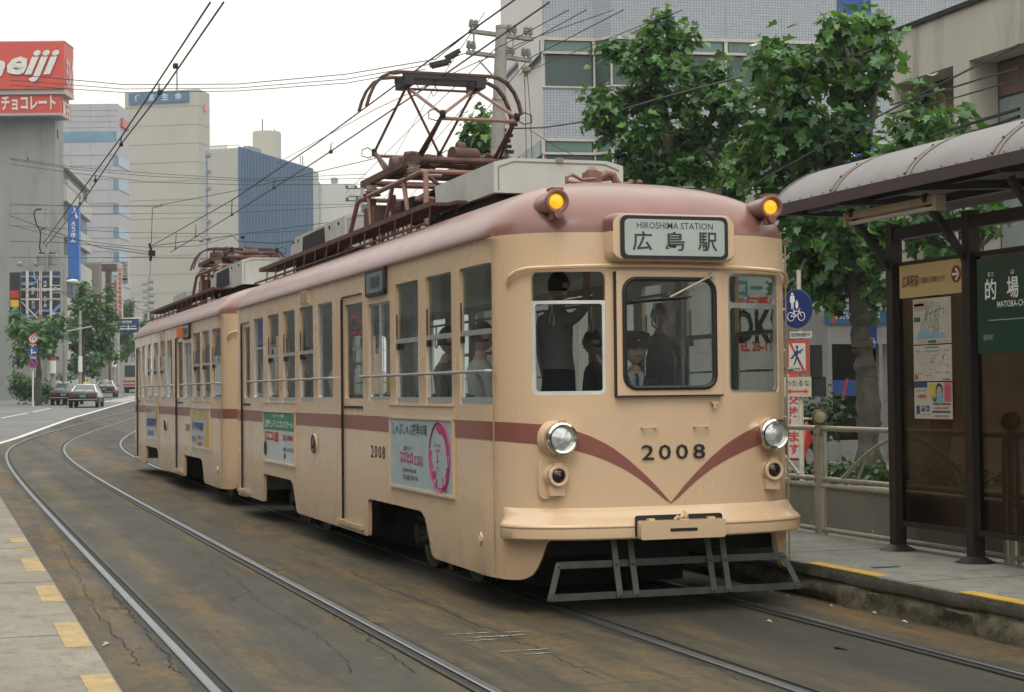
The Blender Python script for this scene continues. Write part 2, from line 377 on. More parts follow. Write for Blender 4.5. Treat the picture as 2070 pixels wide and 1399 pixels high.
def build_tram(num, y0, label, raised, front_ad, rear_ad, amber_box=False, lead=True):
    root = thing('tram_car', (.02, y0, 0), label, 'tram', 'coupled tram cars')
    P = lambda mb, name, mats, par=root, **k: mb.build(name, mats, par, **k)
    holes = []
    for sd_ in (-1, 1):
        for a, b, z0, z1, k in LWIN: holes.append(Hole(sl_(a, sd_), sl_(b, sd_), z0, z1, .035 if z1 > 2.6 and k == 1 else .02))
        holes.append(Hole(sl_(4.56, sd_), sl_(5.52, sd_), .335, 2.625, .05)); holes.append(Hole(sl_(10.87, sd_), sl_(11.62, sd_), .335, 2.605, .05))
    fl, fc, fr_ = (-1.01, -.495), (-.395, .395), (.50, 1.01)
    for a, b in (fl, fr_): holes.append(Hole(sx(a), sx(b), 1.62, 2.52, .05))
    holes.append(Hole(sx(fc[0]), sx(fc[1]), 1.64, 2.49, .06))
    for a, b in ((-.9,-.45),(-.35,.35),(.45,.9)):
        if raised is None: continue
    sA, sB = float(_S[0]), float(_S[-1])
    for a, b in ((.45, .95), (-.35, .35), (-.95,-.45)):   # rear end windows
        sr = [float(np.interp(q, [0, 1], [0, 1])) for q in (a, b)]
        if a > 0: holes.append(Hole(a, b, 1.62, 2.45, .06))
        elif b < 0: holes.append(Hole(sB-abs(a), sB-abs(b), 1.62, 2.45, .06))
    body = P(wall(sA, sB, skirt, ZT, holes, 0, .04, .14, 0, None, 1, skx), 'body_shell', [CREAM, INWALL])
    # stripe and the vee on the front
    vx = [0,.06,.13,.22,.34,.48,.62,.74,.82,.9,W]; zl = [.805,.845,.905,.975,1.055,1.125,1.18,1.215,1.235,1.25,1.285]; zu = [.815,.88,.955,1.04,1.145,1.245,1.315,1.36,1.385,1.40,1.425]
    def stz(tab):
        def f(s):
            x = float(np.interp(s, _S, _P[:,0])); y = float(np.interp(s, _S, _P[:,1]))
            return float(np.interp(abs(x), vx, tab)) if y < .7 and lead else tab[-1]
        return f
    st = MB(); segs = []
    cuts_l = [(4.53,4.56),(5.52,5.55),(10.84,10.87),(11.62,11.65)]
    for sd_ in (-1, 1):
        e = [sx(0), sl_(1.45, sd_), sl_(3.50, sd_), sl_(4.56, sd_), sl_(5.52, sd_), sl_(7.83, sd_), sl_(9.86, sd_), sl_(10.87, sd_), sl_(11.62, sd_), (sB if sd_ < 0 else sA)]
        for i, (a, b) in enumerate(zip(e[:-1], e[1:])):
            if i in (1, 3, 5, 7) and not (sd_ > 0 and i in (1, 5)): continue
            wall(min(a, b), max(a, b), stz(zl), stz(zu), (), .003, 0, .05, 0, st)
        for a, b in ((4.59, 5.49), (10.9, 11.59)): wall(min(sl_(a, sd_), sl_(b, sd_)), max(sl_(a, sd_), sl_(b, sd_)), 1.285, 1.425, (), -.022, 0, .2, 0, st)
    P(st, 'side_stripe', STRIPE, normals=False)
    # roof
    rf = MB(); n = len(PER); vs = [roof_point(i, d, dz) for d, dz in RP for i in range(n)]
    rf.add(vs, [(k*n+i, k*n+i+1, (k+1)*n+i+1, (k+1)*n+i) for k in range(len(RP)-1) for i in range(n-1)], 0, True)
    rf.add([roof_point(i, 0, 0, .0) for i in range(n)]+[(p[0]*.94, p[1]*.985+.1, ZE-.02) for p in PER], [(i, i+1, n+i+1, n+i) for i in range(n-1)], 0)
    roof = P(rf, 'roof', PINK, angle=50)
    g = MB()
    for sd_ in (-1, 1): g.strip([(sd_*(W+.012), .42, ZE+.004), (sd_*(W+.012), LC-.25, ZE+.004)], .03, .018)
    P(g, 'roof_gutter', PINK)
    # interior
    it = MB(); it.box(-1.14, 1.14, .5, LC-.2, .78, .84, 0); it.box(-1.13, 1.13, .35, LC-.2, 2.68, 2.71, 1)
    P(it, 'interior_floor', [INFLOOR, INWALL])
    it = MB()
    for sd_ in (-1, 1):
        for a, b in ((1.5, 4.3), (5.7, 10.6)):
            it.box(min(sd_*.72, sd_*1.15), max(sd_*.72, sd_*1.15), a, b, .84, 1.24); it.box(min(sd_*1.05, sd_*1.16), max(sd_*1.05, sd_*1.16), a, b, 1.24, 1.62)
    P(it, 'bench_seat', SEAT)
    it = MB(); it.box(-.1, .55, .30, .42, .84, 1.50); it.tube([(.42,.36,1.50),(.42,.40,1.58)], .05, 8); it.box(-1.1,-.98,1.36,1.40,.84,1.6)
    P(it, 'driver_desk', DARKM)
    it = MB()
    for xx in (-.45, .45):
        it.tube([(xx, 1.0, 2.42), (xx, LC-1, 2.42)], .014, 6)
        for k in range(14):
            yy = 1.3+k*.72; it.tube([(xx, yy, 2.41), (xx, yy, 2.28)], .008, 4)
            it.tube([(xx, yy+.055*math.sin(a), 2.22+.06*math.cos(a)) for a in [2*math.pi*q/10 for q in range(10)]], .009, 4, closed=True)
    for yy in (1.3, 4.5, 5.6, 9.7):
        for xx in (-.7, .7): it.tube([(xx, yy, .84), (xx, yy, 2.68)], .017, 6)
    P(it, 'grab_rail', ALU)
    # doors
    for sd_ in (-1, 1):
        for a, b, g0, g1 in ((4.56,5.52,4.66,5.42),(10.87,11.62,10.97,11.48)):
            sa, sb = sorted((sl_(a+.012, sd_), sl_(b-.012, sd_))); ha, hb = sorted((sl_(g0, sd_), sl_(g1, sd_)))
            dr = P(wall(sa, sb, .345, 2.61, [Hole(ha, hb, 1.59, 2.54, .02)], -.025, .035, .3), 'door', CREAM)
            P(wall(ha-.01, hb+.01, 1.58, 2.55, (), -.045, 0, .5), 'door_glass', GLASS, dr)
            e = MB(); e.box(min(sd_*(W-.045), sd_*(W+.0)), max(sd_*(W-.045), sd_*(W+.0)), b-.008, b+.0, .34, 2.60); e.box(min(sd_*(W-.022),sd_*(W-.014)), max(sd_*(W-.022),sd_*(W-.014)), a+.06, b-.07, 1.49, 1.515)
            P(e, 'door_seal', RUBBER, dr)
            e = MB(); x0, x1 = sorted((sd_*(W-.01), sd_*(W+.035))); e.box(x0, x1, a+.0, b+.14, .315, .355); P(e, 'door_sill', CREAM, dr)
    e = text_mb('口出', .50, .24, (-(W-.06), 5.03, 2.33), (0,-1,0), (0,0,1), None, .012); P(e, 'door_lettering', M('red_sticker_letters', (.55,.03,.02), .5))
    # side windows
    for sd_ in (-1, 1):
        for a, b, z0, z1, k in LWIN:
            sa, sb = sorted((sl_(a, sd_), sl_(b, sd_)))
            f = MB()
            if k == 1:
                wall(sa, sb, z0, z0+.055, (), -.006, .02, .3, 0, f); wall(sa, sb, 2.085, 2.125, (), -.004, .025, .3, 0, f)
                wall(sa, sb, z0, 2.10, [Hole(sa+.035, sb-.03, z0+.04, 2.09, .01)], -.02, .012, .3, 0, f)
                q = sl_(b-.05, sd_); wall(q-.03, q+.03, 2.03, 2.085, (), -.001, .02, .3, 1, f); wall(q+(.015 if sd_ < 0 else -.025), q+(.025 if sd_ < 0 else -.015), 2.12, 2.35, (), -.001, .01, .3, 1, f)
            elif k == 2:
                m_ = sl_((a+b)/2, sd_); wall(m_-.012, m_+.012, z0, z1, (), -.008, .02, .3, 0, f); wall(sa, sb, z0, z0+.03, (), -.012, .02, .3, 0, f)
                wall(sa, sb, z0+.02, z1, [Hole(sa+.02, sb-.02, z0+.04, z1-.02, .02)], -.02, .01, .3, 0, f)
            else: wall(sa, sb, z0, z1, [Hole(sa+.014, sb-.014, z0+.014, z1-.014, .02)], -.01, .02, .3, 0, f)
            fo = P(f, 'window', [ALU, RUBBER]); P(wall(sa-.005, sb+.005, z0-.005, z1+.005, (), -.03, 0, .5), 'pane', GLASS, fo)
    # guard rods
    for sd_ in (-1, 1):
        for a, b, br in ((.49,4.48,(.49,1.42,2.42,3.40,4.48)),(5.87,10.84,(5.87,6.75,7.75,8.74,9.75,10.84))):
            f = MB(); f.tube([(sd_*(W+.05), a, 1.80), (sd_*(W+.05), b, 1.80)], .012, 8)
            for q in br: f.tube([(sd_*(W-.01), q, 1.80), (sd_*(W+.06), q, 1.80)], .018, 6)
            P(f, 'window_guard_rod', STEELR)
    # side trim, ledges, ad boards
    for sd_ in (-1, 1):
        for a, b in ((1.44,3.53),(7.80,9.90)):
            f = MB(); f.obox((sd_*(W+.008), (a+b)/2, 1.535), (0,1,0), (1,0,0), (0,0,1), b-a, .03, .012); f.obox((sd_*(W+.006), (a+b)/2, 1.475), (0,1,0), (1,0,0), (0,0,1), b-a, .012, .10); P(f, 'window_ledge', CREAM)
    for (a, b, fn) in ((1.49,3.47,front_ad),(7.87,9.84,rear_ad)):
        fn(P, root, a, b)
    SEAM = M('seam_dark_cream', (.33,.235,.14), .6)
    for sd_ in (-1, 1):
        for q, z0, z1 in ((.47,.30,2.78),(1.42,.66,1.50),(5.70,.34,2.60),(7.76,.30,1.50),(10.76,.30,2.70)):
            f = MB(); xa, xb = sorted((sd_*(W-.01), sd_*(W+.0012))); f.box(xa, xb, q-.002, q+.002, z0, z1); P(f, 'panel_seam', SEAM)
    # vent, small lettering, emblem, cap
    f = MB(); f.box(-W-.012, -W+.01, 7.08, 7.48, 2.65, 2.815)
    for k in range(6): f.obox((-W-.018, 7.28, 2.668+k*.026), (0,1,0), (.7,0,.7), (-.7,0,.7), .36, .004, .022)
    P(f, 'louvre_vent', CREAM)
    f = MB()
    for i, ch in enumerate(num): text_mb(ch, .098, .118, (-W-.004, 4.20-.148*i, 1.09), (0,-1,0), (0,0,1), f, .006)
    P(f, 'side_number', BLACK)
    f = MB(); f.lathe([(.0,.018),(.075,.018),(.10,.012),(.11,0)], (-W, 6.81, 1.09), (-1,0,0), 24); f.tube([(-W-.02, 6.81+.095*math.cos(a), 1.09+.095*math.sin(a)) for a in [2*math.pi*q/24 for q in range(24)]], .008, 5, 1, closed=True)
    f.tube([(-W-.022, 6.81-.02, 1.16), (-W-.022, 6.81-.03, 1.03)], .009, 5, 1); f.tube([(-W-.022, 6.86, 1.12), (-W-.022, 6.75, 1.10)], .009, 5, 1); f.tube([(-W-.022, 6.86, 1.05), (-W-.022, 6.75, 1.09)], .009, 5, 1)
    P(f, 'company_emblem', [CREAM, M('dark_bronze', (.08,.06,.04), .5, .5)])
    f = MB(); f.lathe([(0,.006),(.032,.008),(.045,.012),(.05,0)], (-W, .80, .53), (-1,0,0), 16); f.obox((-W-.012,.80,.53), (0,.8,.6), (1,0,0), (0,-.6,.8), .07, .008, .012); P(f, 'filler_cap', CREAM)
    # side destination box
    f = MB(); f.prism(rrect(3.57, 4.33, 2.555, 2.805, .05), (-W+.0,0,0), (0,1,0), (0,0,1), (-1,0,0), .03, 0)
    dbx = P(f, 'side_destination_box', RUBBER); f = MB(); f.prism(rrect(3.64, 4.26, 2.585, 2.775, .03), (-W-.03,0,0), (0,1,0), (0,0,1), (-1,0,0), .004); P(f, 'blind', M('dim_blind', (.13,.17,.16), .2), dbx)
    P(text_mb('千田車庫', .40, .12, (-W-.0365, 3.95, 2.68), (0,-1,0), (0,0,1), None, .02), 'blind_lettering', DESTK, dbx)
    if amber_box: f = MB(); f.box(-W-.09, -W, 4.42, 4.62, 2.60, 2.76); P(f, 'side_lamp_box', M('orange_lamp_glass', (.62,.17,.03), .35))
    # ---- front
    f = wall(sx(.42), sx(-.42), 1.605, 2.525, [Hole(sx(-.36), sx(.36), 1.665, 2.465, .09)], .035, .05, .06)
    fd = P(f, 'windscreen_panel', CREAM)
    P(wall(sx(.37), sx(-.37), 1.655, 2.475, (), .012, 0, .1), 'windscreen_glass', glass_mat('windscreen_glass', (.80,.86,.88), 1.5, .02, .13), fd)
    P(ring(sx(.362), sx(-.362), 1.663, 2.467, .09, .036, .019), 'rubber_seal', RUBBER, fd)
    f = MB(); f.tube([(.34,-.055,2.50), (-.02,-.075,2.33)], .009, 6, 0); f.tube([(.15,-.085,2.335), (-.33,-.085,2.300)], .008, 6, 1); f.tube([(.13,-.07,2.325), (-.31,-.07,2.288)], .006, 6, 1); f.lathe([(0,.03),(.02,.03),(.025,0)], (.34,-.03,2.50), (0,-1,0), 10)
    P(f, 'wiper', [M('beige_wiper_arm', (.45,.38,.27), .4), BLACK], fd)
    e = MB(); e.obox((-.003, -.013, 1.603), (1,0,0), (0,1,0), (0,0,1), .86, .045, .012); e.obox((-.428, -.0, 2.06), (0,0,1), (0,1,0), (1,0,0), .92, .04, .012); P(e, 'panel_gap', RUBBER, fd)
    f = MB(); wall(sx(-.495), sx(-1.01), 1.62, 2.31, [Hole(sx(-.518), sx(-.988), 1.645, 2.285, .02)], -.006, .02, .06, 0, f)
    sw = P(f, 'window', [M('silver_sash', (.66,.67,.67), .4, .3), RUBBER]); P(wall(sx(-.50), sx(-1.0), 1.63, 2.30, (), -.02, 0, .1), 'pane', GLASS, sw)
    f = MB(); wall(sx(1.01), sx(.50), 1.62, 2.52, [Hole(sx(.98), sx(.52), 1.64, 2.26, .03), Hole(sx(.98), sx(.52), 2.30, 2.50, .03)], -.01, .02, .06, 0, f)
    sw = P(f, 'window', [STEELR, RUBBER]); P(wall(sx(1.0), sx(.51), 1.63, 2.51, (), -.025, 0, .1), 'pane', GLASS, sw)
    # brow moulding
    pts = [PP(sx(-1.135), .02, 2.44), PP(sx(-1.12), .03, 2.49), PP(sx(-1.08), .035, 2.53), PP(sx(-1.02), .035, 2.548)]
    pts += [PP(sx(-1.02+2.04*k/24), .035, 2.548+.018*math.sin(math.pi*k/24)) for k in range(1, 24)]
    pts += [PP(sx(1.02), .035, 2.548), PP(sx(1.08), .035, 2.53), PP(sx(1.12), .03, 2.49), PP(sx(1.135), .02, 2.44)]
    P(MB().tube(pts, .016, 6), 'rain_moulding', CREAM)
    if lead: front_gear(P, root, num)
    under_gear(P, root)
    roof_gear(P, root, num, raised)
    return root
def front_gear(P, root, num):
    # destination box
    f = MB()
    def hood(z0, z1, mi):
        xs = [-.50+k/16 for k in range(17)]
        prof = rrect(-.51, .51, 2.595, 2.945, .07, 6)
        return
    pr = rrect(-.505, .505, 2.592, 2.945, .075, 6); k = len(pr)
    bk = [(x, .30, z) for x, z in pr]; md = [(x*.995, -.085, z) for x, z in pr]; ft = [(x*.96, -.125, 2.768+(z-2.768)*.90) for x, z in pr]
    def colr(z): return 1 if z > ZE else 0
    for A, B in ((bk, md), (md, ft)):
        for i in range(k):
            j = (i+1) % k; z = (A[i][2]+A[j][2])/2
            if abs(A[i][2]-A[j][2]) > .1:   # the straight sides are split at the colour line
                for za, zb, mi in ((A[i][2], ZE, None), (ZE, A[j][2], None)):
                    def at(P0, P1, z_):
                        t = (z_-A[i][2])/(A[j][2]-A[i][2]); return tuple(P0[q]+(P1[q]-P0[q])*t for q in range(3))
                    f.add([at(A[i], A[j], za), at(A[i], A[j], zb), at(B[i], B[j], zb), at(B[i], B[j], za)], [(0,1,2,3)], colr((za+zb)/2))
            else: f.add([A[i], A[j], B[j], B[i]], [(0,1,2,3)], colr(z), True)
    f.add(ft, [tuple(range(k))], 0)
    db = P(f, 'destination_box', [CREAM, PINK], angle=50)
    f = MB(); f.prism(rrect(-.43, .43, 2.605, 2.925, .05), (0,-.126,0), (1,0,0), (0,0,1), (0,-1,0), .012); P(f, 'rubber_frame', RUBBER, db)
    f = MB(); f.prism(rrect(-.40, .40, 2.632, 2.898, .035), (0,-.138,0), (1,0,0), (0,0,1), (0,-1,0), .003); P(f, 'blind', DESTG, db)
    f = text_mb('HIROSHIMA STATION', .61, .048, (0,-.1425,2.853), (1,0,0), (0,0,1), None, .004)
    for ch, cx in (('広',-.262),('島',0),('駅',.262)): text_mb(ch, .155, .142, (cx,-.1425,2.738), (1,0,0), (0,0,1), f, .016)
    P(f, 'blind_lettering', DESTK, db)
    # number, grab handles, drain
    f = MB()
    for i, ch in enumerate(num): text_mb(ch, .100, .112, (.025+.138*(i-1.5),-.006-(.004 if i in (0,3) else 0),1.187), (1,0,0), (0,0,1), f, .012)
    P(f, 'front_number', BLACK)
    for x in (-.17, .25):
        f = MB(); f.tube([(x-.055,-.03,1.372), (x+.055,-.03,1.372)], .006, 6)
        for q in (-.05, .05): f.tube([(x+q,.0,1.372), (x+q,-.036,1.372)], .011, 6)
        P(f, 'front_handle', CREAM)
    f = MB(); f.obox((.36,-.01,1.548), (1,0,0), (0,1,0), (0,0,1), .05,.04,.014); f.tube([(.36,-.02,1.545),(.36,-.02,1.505)], .012, 6); P(f, 'panel_latch', CREAM)
    # lamps
    for sgn in (-1, 1):
        y = .085; x = sgn*.857
        f = MB(); f.lathe([(.108,.10),(.112,.0),(.118,-.075),(.122,-.09),(.118,-.112),(.104,-.122),(.088,-.115),(.082,-.098)], (x,y,1.30), (0,1,0), 32, 0); f.box(x-.012,x+.03,y-.10,y-.05,1.412,1.432)
        hl = P(f, 'headlight', CHROME); f = MB(); f.lathe([(0,-.115),(.04,-.112),(.083,-.098)], (x,y,1.30), (0,1,0), 28); P(f, 'lens', LENS, hl)
        f = MB(); f.lathe([(.125,.10),(.14,.05),(.118,-.01),(.108,-.05)], (x,y,1.30), (0,1,0), 32); P(f, 'lamp_fairing', CREAM, hl)
        x = sgn*.872; y = .10
        f = MB(); f.lathe([(.095,.06),(.088,-.01),(.078,-.05)], (x,y,1.03), (0,1,0), 24); f.lathe([(.062,-.04),(.076,-.055),(.080,-.072),(.070,-.085),(.054,-.082),(.050,-.06)], (x,y,1.03), (0,1,0), 28)
        f.box(x-.055, x+.055, y-.05, y+.1, .885, .97); f.box(x-.03, x+.03, y-.075, y, 1.10, 1.125)
        f.prism(rrect(x-.12, x+.08, .86, 1.14, .05), (0,y+.045,0), (1,0,0), (0,0,1), (0,-1,0), .03)
        tl = P(f, 'tail_lamp', CREAM); f = MB(); f.lathe([(0,-.092),(.03,-.088),(.052,-.068)], (x,y,1.03), (0,1,0), 20); P(f, 'lens', DKLENS, tl)
        x = sgn*.868
        f = MB(); f.lathe([(.02,.42),(.075,.25),(.086,.0),(.090,-.03),(.093,-.05),(.090,-.065),(.076,-.068),(.066,-.05),(.052,-.034)], (x,.06,3.03), (0,1,0), 26); f.box(x-.04,x+.05,.0,.12,3.11,3.13); f.box(x-.03,x+.03,.02,.10,2.90,2.96); f.lathe([(0,.0),(.03,0),(.03,.03)], (x,-.02,2.935), (0,1,0), 10)
        rl = P(f, 'roof_marker_lamp', PINK); f = MB(); f.lathe([(0,-.052),(.03,-.050),(.056,-.036)], (x,.06,3.03), (0,1,0), 20); P(f, 'amber_lens', AMBER if num == '2008' else M('unlit_amber_lens',(.5,.2,.02),.3), rl)
    # bumper
    f = MB(); sec = [(.0,.79),(.018,.782),(.045,.75),(.085,.705),(.125,.680),(.138,.668),(.14,.66),(.14,.578),(.128,.566),(.05,.56),(.0,.56)]
    ss = np.linspace(sl_(.42, 1), sl_(.42, -1), 70); n_ = len(sec); vs = []
    for i, s in enumerate(ss):
        e = min(s-ss[0], ss[-1]-s); k = .12+.88*min(1, math.sqrt(max(0, 1-(1-min(1, e/.36))**2)))
        vs += [PP(float(s), o_*k, z if z < .70 else z) for o_, z in sec]
    f.add(vs, [(i*n_+j, i*n_+j+1, (i+1)*n_+j+1, (i+1)*n_+j) for i in range(len(ss)-1) for j in range(n_-1)], 0, True)
    f.add(vs[:n_], [tuple(range(n_))]); f.add(vs[-n_:], [tuple(range(n_))]); 
    bmp_ = P(f, 'bumper', CREAM, angle=40)
    f = MB(); f.tube([PP(float(s), .1405*(.12+.88*min(1, math.sqrt(max(0, 1-(1-min(1, min(s-ss[0], ss[-1]-s)/.36))**2)))), .655) for s in ss], .0045, 5); P(f, 'bumper_seam', M('bumper_seam_brown', (.30,.20,.11), .6), bmp_)  # thin brown line along the bumper edge
    f = MB(); f.prism(rrect(-.335,.335,.565,.70,.015), (0,-.155,0), (1,0,0), (0,0,1), (0,-1,0), .075, 0); f.prism(rrect(-.11,.11,.618,.642,.012), (0,-.2305,0), (1,0,0), (0,0,1), (0,-1,0), .002, 1)
    f.prism(rrect(-.345,.345,.58,.735,.02), (0,-.13,0), (1,0,0), (0,0,1), (0,-1,0), .024, 1)
    for x in (-.24, .24): f.box(x-.025, x+.025, -.20, -.14, .70, .715, 0)
    f.tube([(-.06,-.20,.705),(-.04,-.21,.725),(-.01,-.20,.715),(.01,-.19,.74),(.02,-.18,.765),(.035,-.19,.745),(.03,-.2,.72)], .011, 6, 0); f.lathe([(0,-.02),(.025,-.01),(.025,.01),(0,.02)], (.03,-.185,.725), (0,0,1), 10); f.box(-.02,.05,-.21,-.15,.70,.708,0)
    P(f, 'coupler_cover', [CREAM, RUBBER])
    # life guard
    f = MB(); gm = 0
    a0, a1, zt_, zb_ = .93, 1.02, .385, .165
    def bar(p, q, w_=.05): f.strip([p, q], .012, w_, up=(0,1,.0001) if False else (0,0,1))
    f.obox((0,-.02,zt_), (1,0,0), (0,1,0), (0,0,1), 1.82, .012, .05); f.obox((0,-.10,zb_), (1,0,0), (0,1,0), (0,0,1), 2.02, .012, .05)
    for sgn in (-1, 1):
        p, q = Vector((sgn*.90,-.03,.40)), Vector((sgn*1.0,-.11,.145)); f.obox((p+q)/2, (q-p).normalized(), Vector((0,1,0)), (q-p).normalized().cross(Vector((0,1,0))), (q-p).length, .012, .045)
    for x in (-.46,-.33,.29,.41):
        p, q = Vector((x,.02,.60)), Vector((x,-.118,.145)); f.obox((p+q)/2, (q-p).normalized(), (1,0,0), (q-p).normalized().cross(Vector((1,0,0))), (q-p).length, .045, .012)
        for z, y in ((.385,-.068),(.165,-.13)): f.lathe([(0,-.008),(.008,-.006),(.012,0)], (x,y,z), (0,1,0), 8)
    for sgn in (-1, 1):
        for x, y, z in ((.905,-.05,.385),(.995,-.125,.165)): f.lathe([(0,-.008),(.008,-.006),(.012,0)], (sgn*x,y,z), (0,1,0), 8)
    P(f, 'life_guard', M('dark_green_grey_steel', (.050,.056,.050), .6, .1, .3, 9))
    return
def under_gear(P, root):
    f = MB(); f.box(-.9,.9,.5,LC-.3,.60,.78); f.box(-.55,.55,4.8,7.4,.22,.62); f.box(-.63,.63,1.2,LC-1.2,.10,.62); f.box(-.8,-.4,5.6,6.6,.28,.6); f.box(-1.0,1.0,.34,.38,.42,.60); f.box(-.3,.3,.35,1.1,.34,.5)  # long low centre box added to block light and keep the bogie openings black
    P(f, 'underframe', DARKM)
    for yc in (2.95, 8.85):
        f = MB()
        for sgn in (-1, 1):
            f.box(sgn*.86-.04, sgn*.86+.04, yc-.95, yc+.85, .40, .50); f.box(sgn*.95-.09, sgn*.95+.05, yc-.28, yc+.1, .36, .45)
            for k in range(3): f.lathe([(.055,-.02),(.065,0),(.055,.02)], (sgn*.95, yc+.30, .33+.05*k), (0,0,1), 12)
            f.tube([(sgn*.98, yc-.62,.30),(sgn*1.0, yc-.52,.36),(sgn*1.02, yc-.38,.55)], .022, 6); f.tube([(sgn*.97, yc+.05,.28),(sgn*.98, yc-.12,.36),(sgn*.98, yc-.25,.36)], .03, 6); f.box(sgn*.97-.02, sgn*.97+.04, yc-.6,yc-.5,.12,.42)
        f.box(-.8,.8,yc-.12,yc+.12,.30,.5)
        bg_ = P(f, 'bogie', M('grimy_truck_frame', (.030,.027,.024), .8, 0, .4, 9))
        for dy in (-.68, .68):
            f = MB()
            for sgn in (-1, 1): f.lathe([(0,-.05),(.10,-.05),(.12,-.03),(.27,-.03),(.30,-.055),(.325,-.055),(.325,.05),(.355,.055),(.355,.07),(0,.07)], (sgn*.745, yc+dy, .345), (-sgn,0,0), 32)
            f.tube([(-.75, yc+dy,.345),(.75, yc+dy,.345)], .06, 10); P(f, 'wheel_pair', M('worn_wheel_steel', (.10,.09,.08), .45, .7, .2, 9), bg_)
            for sgn in (-1, 1):
                f = MB(); f.lathe([(0,-.06),(.09,-.055),(.11,-.02),(.11,.06)], (sgn*.90, yc+dy, .345), (-sgn,0,0), 16); P(f, 'axle_box', M('grimy_truck_frame', (.045,.040,.035)), bg_)
def roof_gear(P, root, num, raised):
    for sgn in (-1, 1):
        f = MB(); a, b = 3.15, 12.0-.1
        f.strip([(sgn*.78, a, 3.345), (sgn*.78, b, 3.345)], .26, .03)
        f.strip([(sgn*.905, a, 3.355), (sgn*.905, b, 3.355)], .012, .05); 
        k = a+.1
        while k < b:
            f.tube([(sgn*.90, k, 3.35), (sgn*.92, k, roof_z(.92, k)-.02)], .010, 5); f.tube([(sgn*.66, k, 3.35), (sgn*.66, k, roof_z(.66, k)-.02)], .010, 5); k += .62
        f.tube([(sgn*.97, a+.1, 3.17), (sgn*.97, b, 3.17)], .014, 5); f.strip([(sgn*.72, a-.28, 3.335), (sgn*.72, a+.02, 3.345)], .10, .03)
        P(f, 'roof_walkway', RUST)
    def acbox(y0_, y1_, hw, zt, slope, chamf, grille, name='air_conditioner'):
        f = MB(); zb = 3.36
        yr = y1_-slope
        def sec_(y, top): return [(-hw, y, zb), (-hw, y, min(zt-.04, top)), (-hw+chamf, y, top), (hw-chamf, y, top), (hw, y, min(zt-.04, top)), (hw, y, zb)]
        secs = [sec_(y0_, zt), sec_(y0_+.0001, zt), sec_(yr, zt), [(-hw, y1_, zb), (-hw, y1_-.03, zt-.16), (-hw+chamf, y1_-.03, zt-.14), (hw-chamf, y1_-.03, zt-.14), (hw, y1_-.03, zt-.16), (hw, y1_, zb)]]
        for A, B in zip(secs[:-1], secs[1:]): f.add(A+B, [(i, (i+1) % 6, 6+(i+1) % 6, 6+i) for i in range(6)])
        f.add(secs[0], [(0,1,2,3,4,5)]); f.add(secs[-1], [(5,4,3,2,1,0)])
        ac = P(f, name, ACG, angle=25)
        e = MB(); e.box(-hw+.05, hw-.05, y0_+.1, y1_-.1, 3.25, zb+.002); P(e, 'mounting_base', DARKM, ac)
        e = MB(); 
        e.strip([(-hw+chamf+.02, y0_-.004, zt-.03), (hw-chamf-.02, y0_-.004, zt-.03)], .006, .008); e.strip([(-hw+.04, y0_-.004, zb+.02), (-hw+.04, y0_-.004, zt-.08)], .008, .006, up=(1,0,0)); e.strip([(-hw+.04,y0_-.004,zt-.08),(-hw+chamf+.02,y0_-.004,zt-.03)], .006,.008); e.strip([(hw-.04,y0_-.004,zt-.08),(hw-chamf-.02,y0_-.004,zt-.03)], .006,.008)
        e.box(-.03,.03,y0_-.02,y0_+.05,zt-.03,zt+.012)
        P(e, 'panel_joint', M('joint_grey', (.22,.22,.20), .7), ac)
        if grille:
            e = MB(); g0, g1 = grille; e.prism([(g0,3.42),(g1,3.42),(g1-.06,zt-.08),(g0+.05,zt-.07)] , (-hw-.004,0,0), (0,1,0), (0,0,1), (1,0,0), .006); P(e, 'grille', M('black_grille', (.012,.012,.013), .8), ac)
            e = MB()
            for q in (y0_+.3, g0-.25, g1+.25, y1_-.25): e.box(-hw-.012, -hw, q-.02, q+.02, zt-.12, zt-.085)
            P(e, 'latch', DARKM, ac)
        return ac
    if num == '2008':
        acbox(2.30, 4.15, .60, 3.665, .0, .16, None); acbox(7.9, 11.15, .62, 3.76, .35, .14, (8.95, 10.35))
    else:
        acbox(2.15, 5.40, .62, 3.78, .55, .14, (3.35, 4.75)); acbox(8.5, 10.5, .60, 3.665, .0, .16, None)
    # pantograph
    yc = 5.97
    f = MB()   # tower
    rr = .028
    for sgn in (-1, 1):
        f.tube([(sgn*.62, 7.85, 3.28), (sgn*.56, 7.5, 3.82), (sgn*.56, 7.35, 3.845), (sgn*.56, 4.72, 3.845), (sgn*.56, 4.60, 3.82), (sgn*.60, 4.45, 3.28)], rr, 8)
        f.tube([(sgn*.58, 6.75, 3.28), (sgn*.56, 6.95, 3.84)], rr*.9, 8); f.tube([(sgn*.58, 6.3, 3.28), (sgn*.56, 5.9, 3.84)], rr*.9, 8); f.tube([(sgn*.56, 5.2, 3.28), (sgn*.56, 5.45, 3.84)], rr*.9, 8)
    for y in (7.35, 5.95, 4.72): f.tube([(-.56, y, 3.845), (.56, y, 3.845)], rr*.9, 8)
    f.tube([(-.56,5.0,3.60),(.56,5.0,3.60)], rr*.8, 8); f.tube([(-.56,4.8,3.6),(.56,4.8,3.45)], rr*.7, 6); f.tube([(-.56,4.72,3.84),(.3,5.6,3.5)], rr*.7, 6)
    pn = P(f, 'pantograph', PIPE)
    f = MB(); f.box(-.42,-.12,5.6,6.1,3.44,3.70); f.box(.05,.35,6.2,6.7,3.40,3.62); f.lathe([(.07,-.14),(.08,0),(.07,.14)], (-.1,5.3,3.50), (1,0,0), 12); f.lathe([(.05,-.2),(.06,0),(.05,.2)], (-.3,6.9,3.55), (0,1,0), 12)
    for q in range(5): f.tube([(-.3+.1*q,5.2,3.7),(-.35+.12*q,5.6,3.62),(-.2+.06*q,6.2,3.72)], .013, 5)
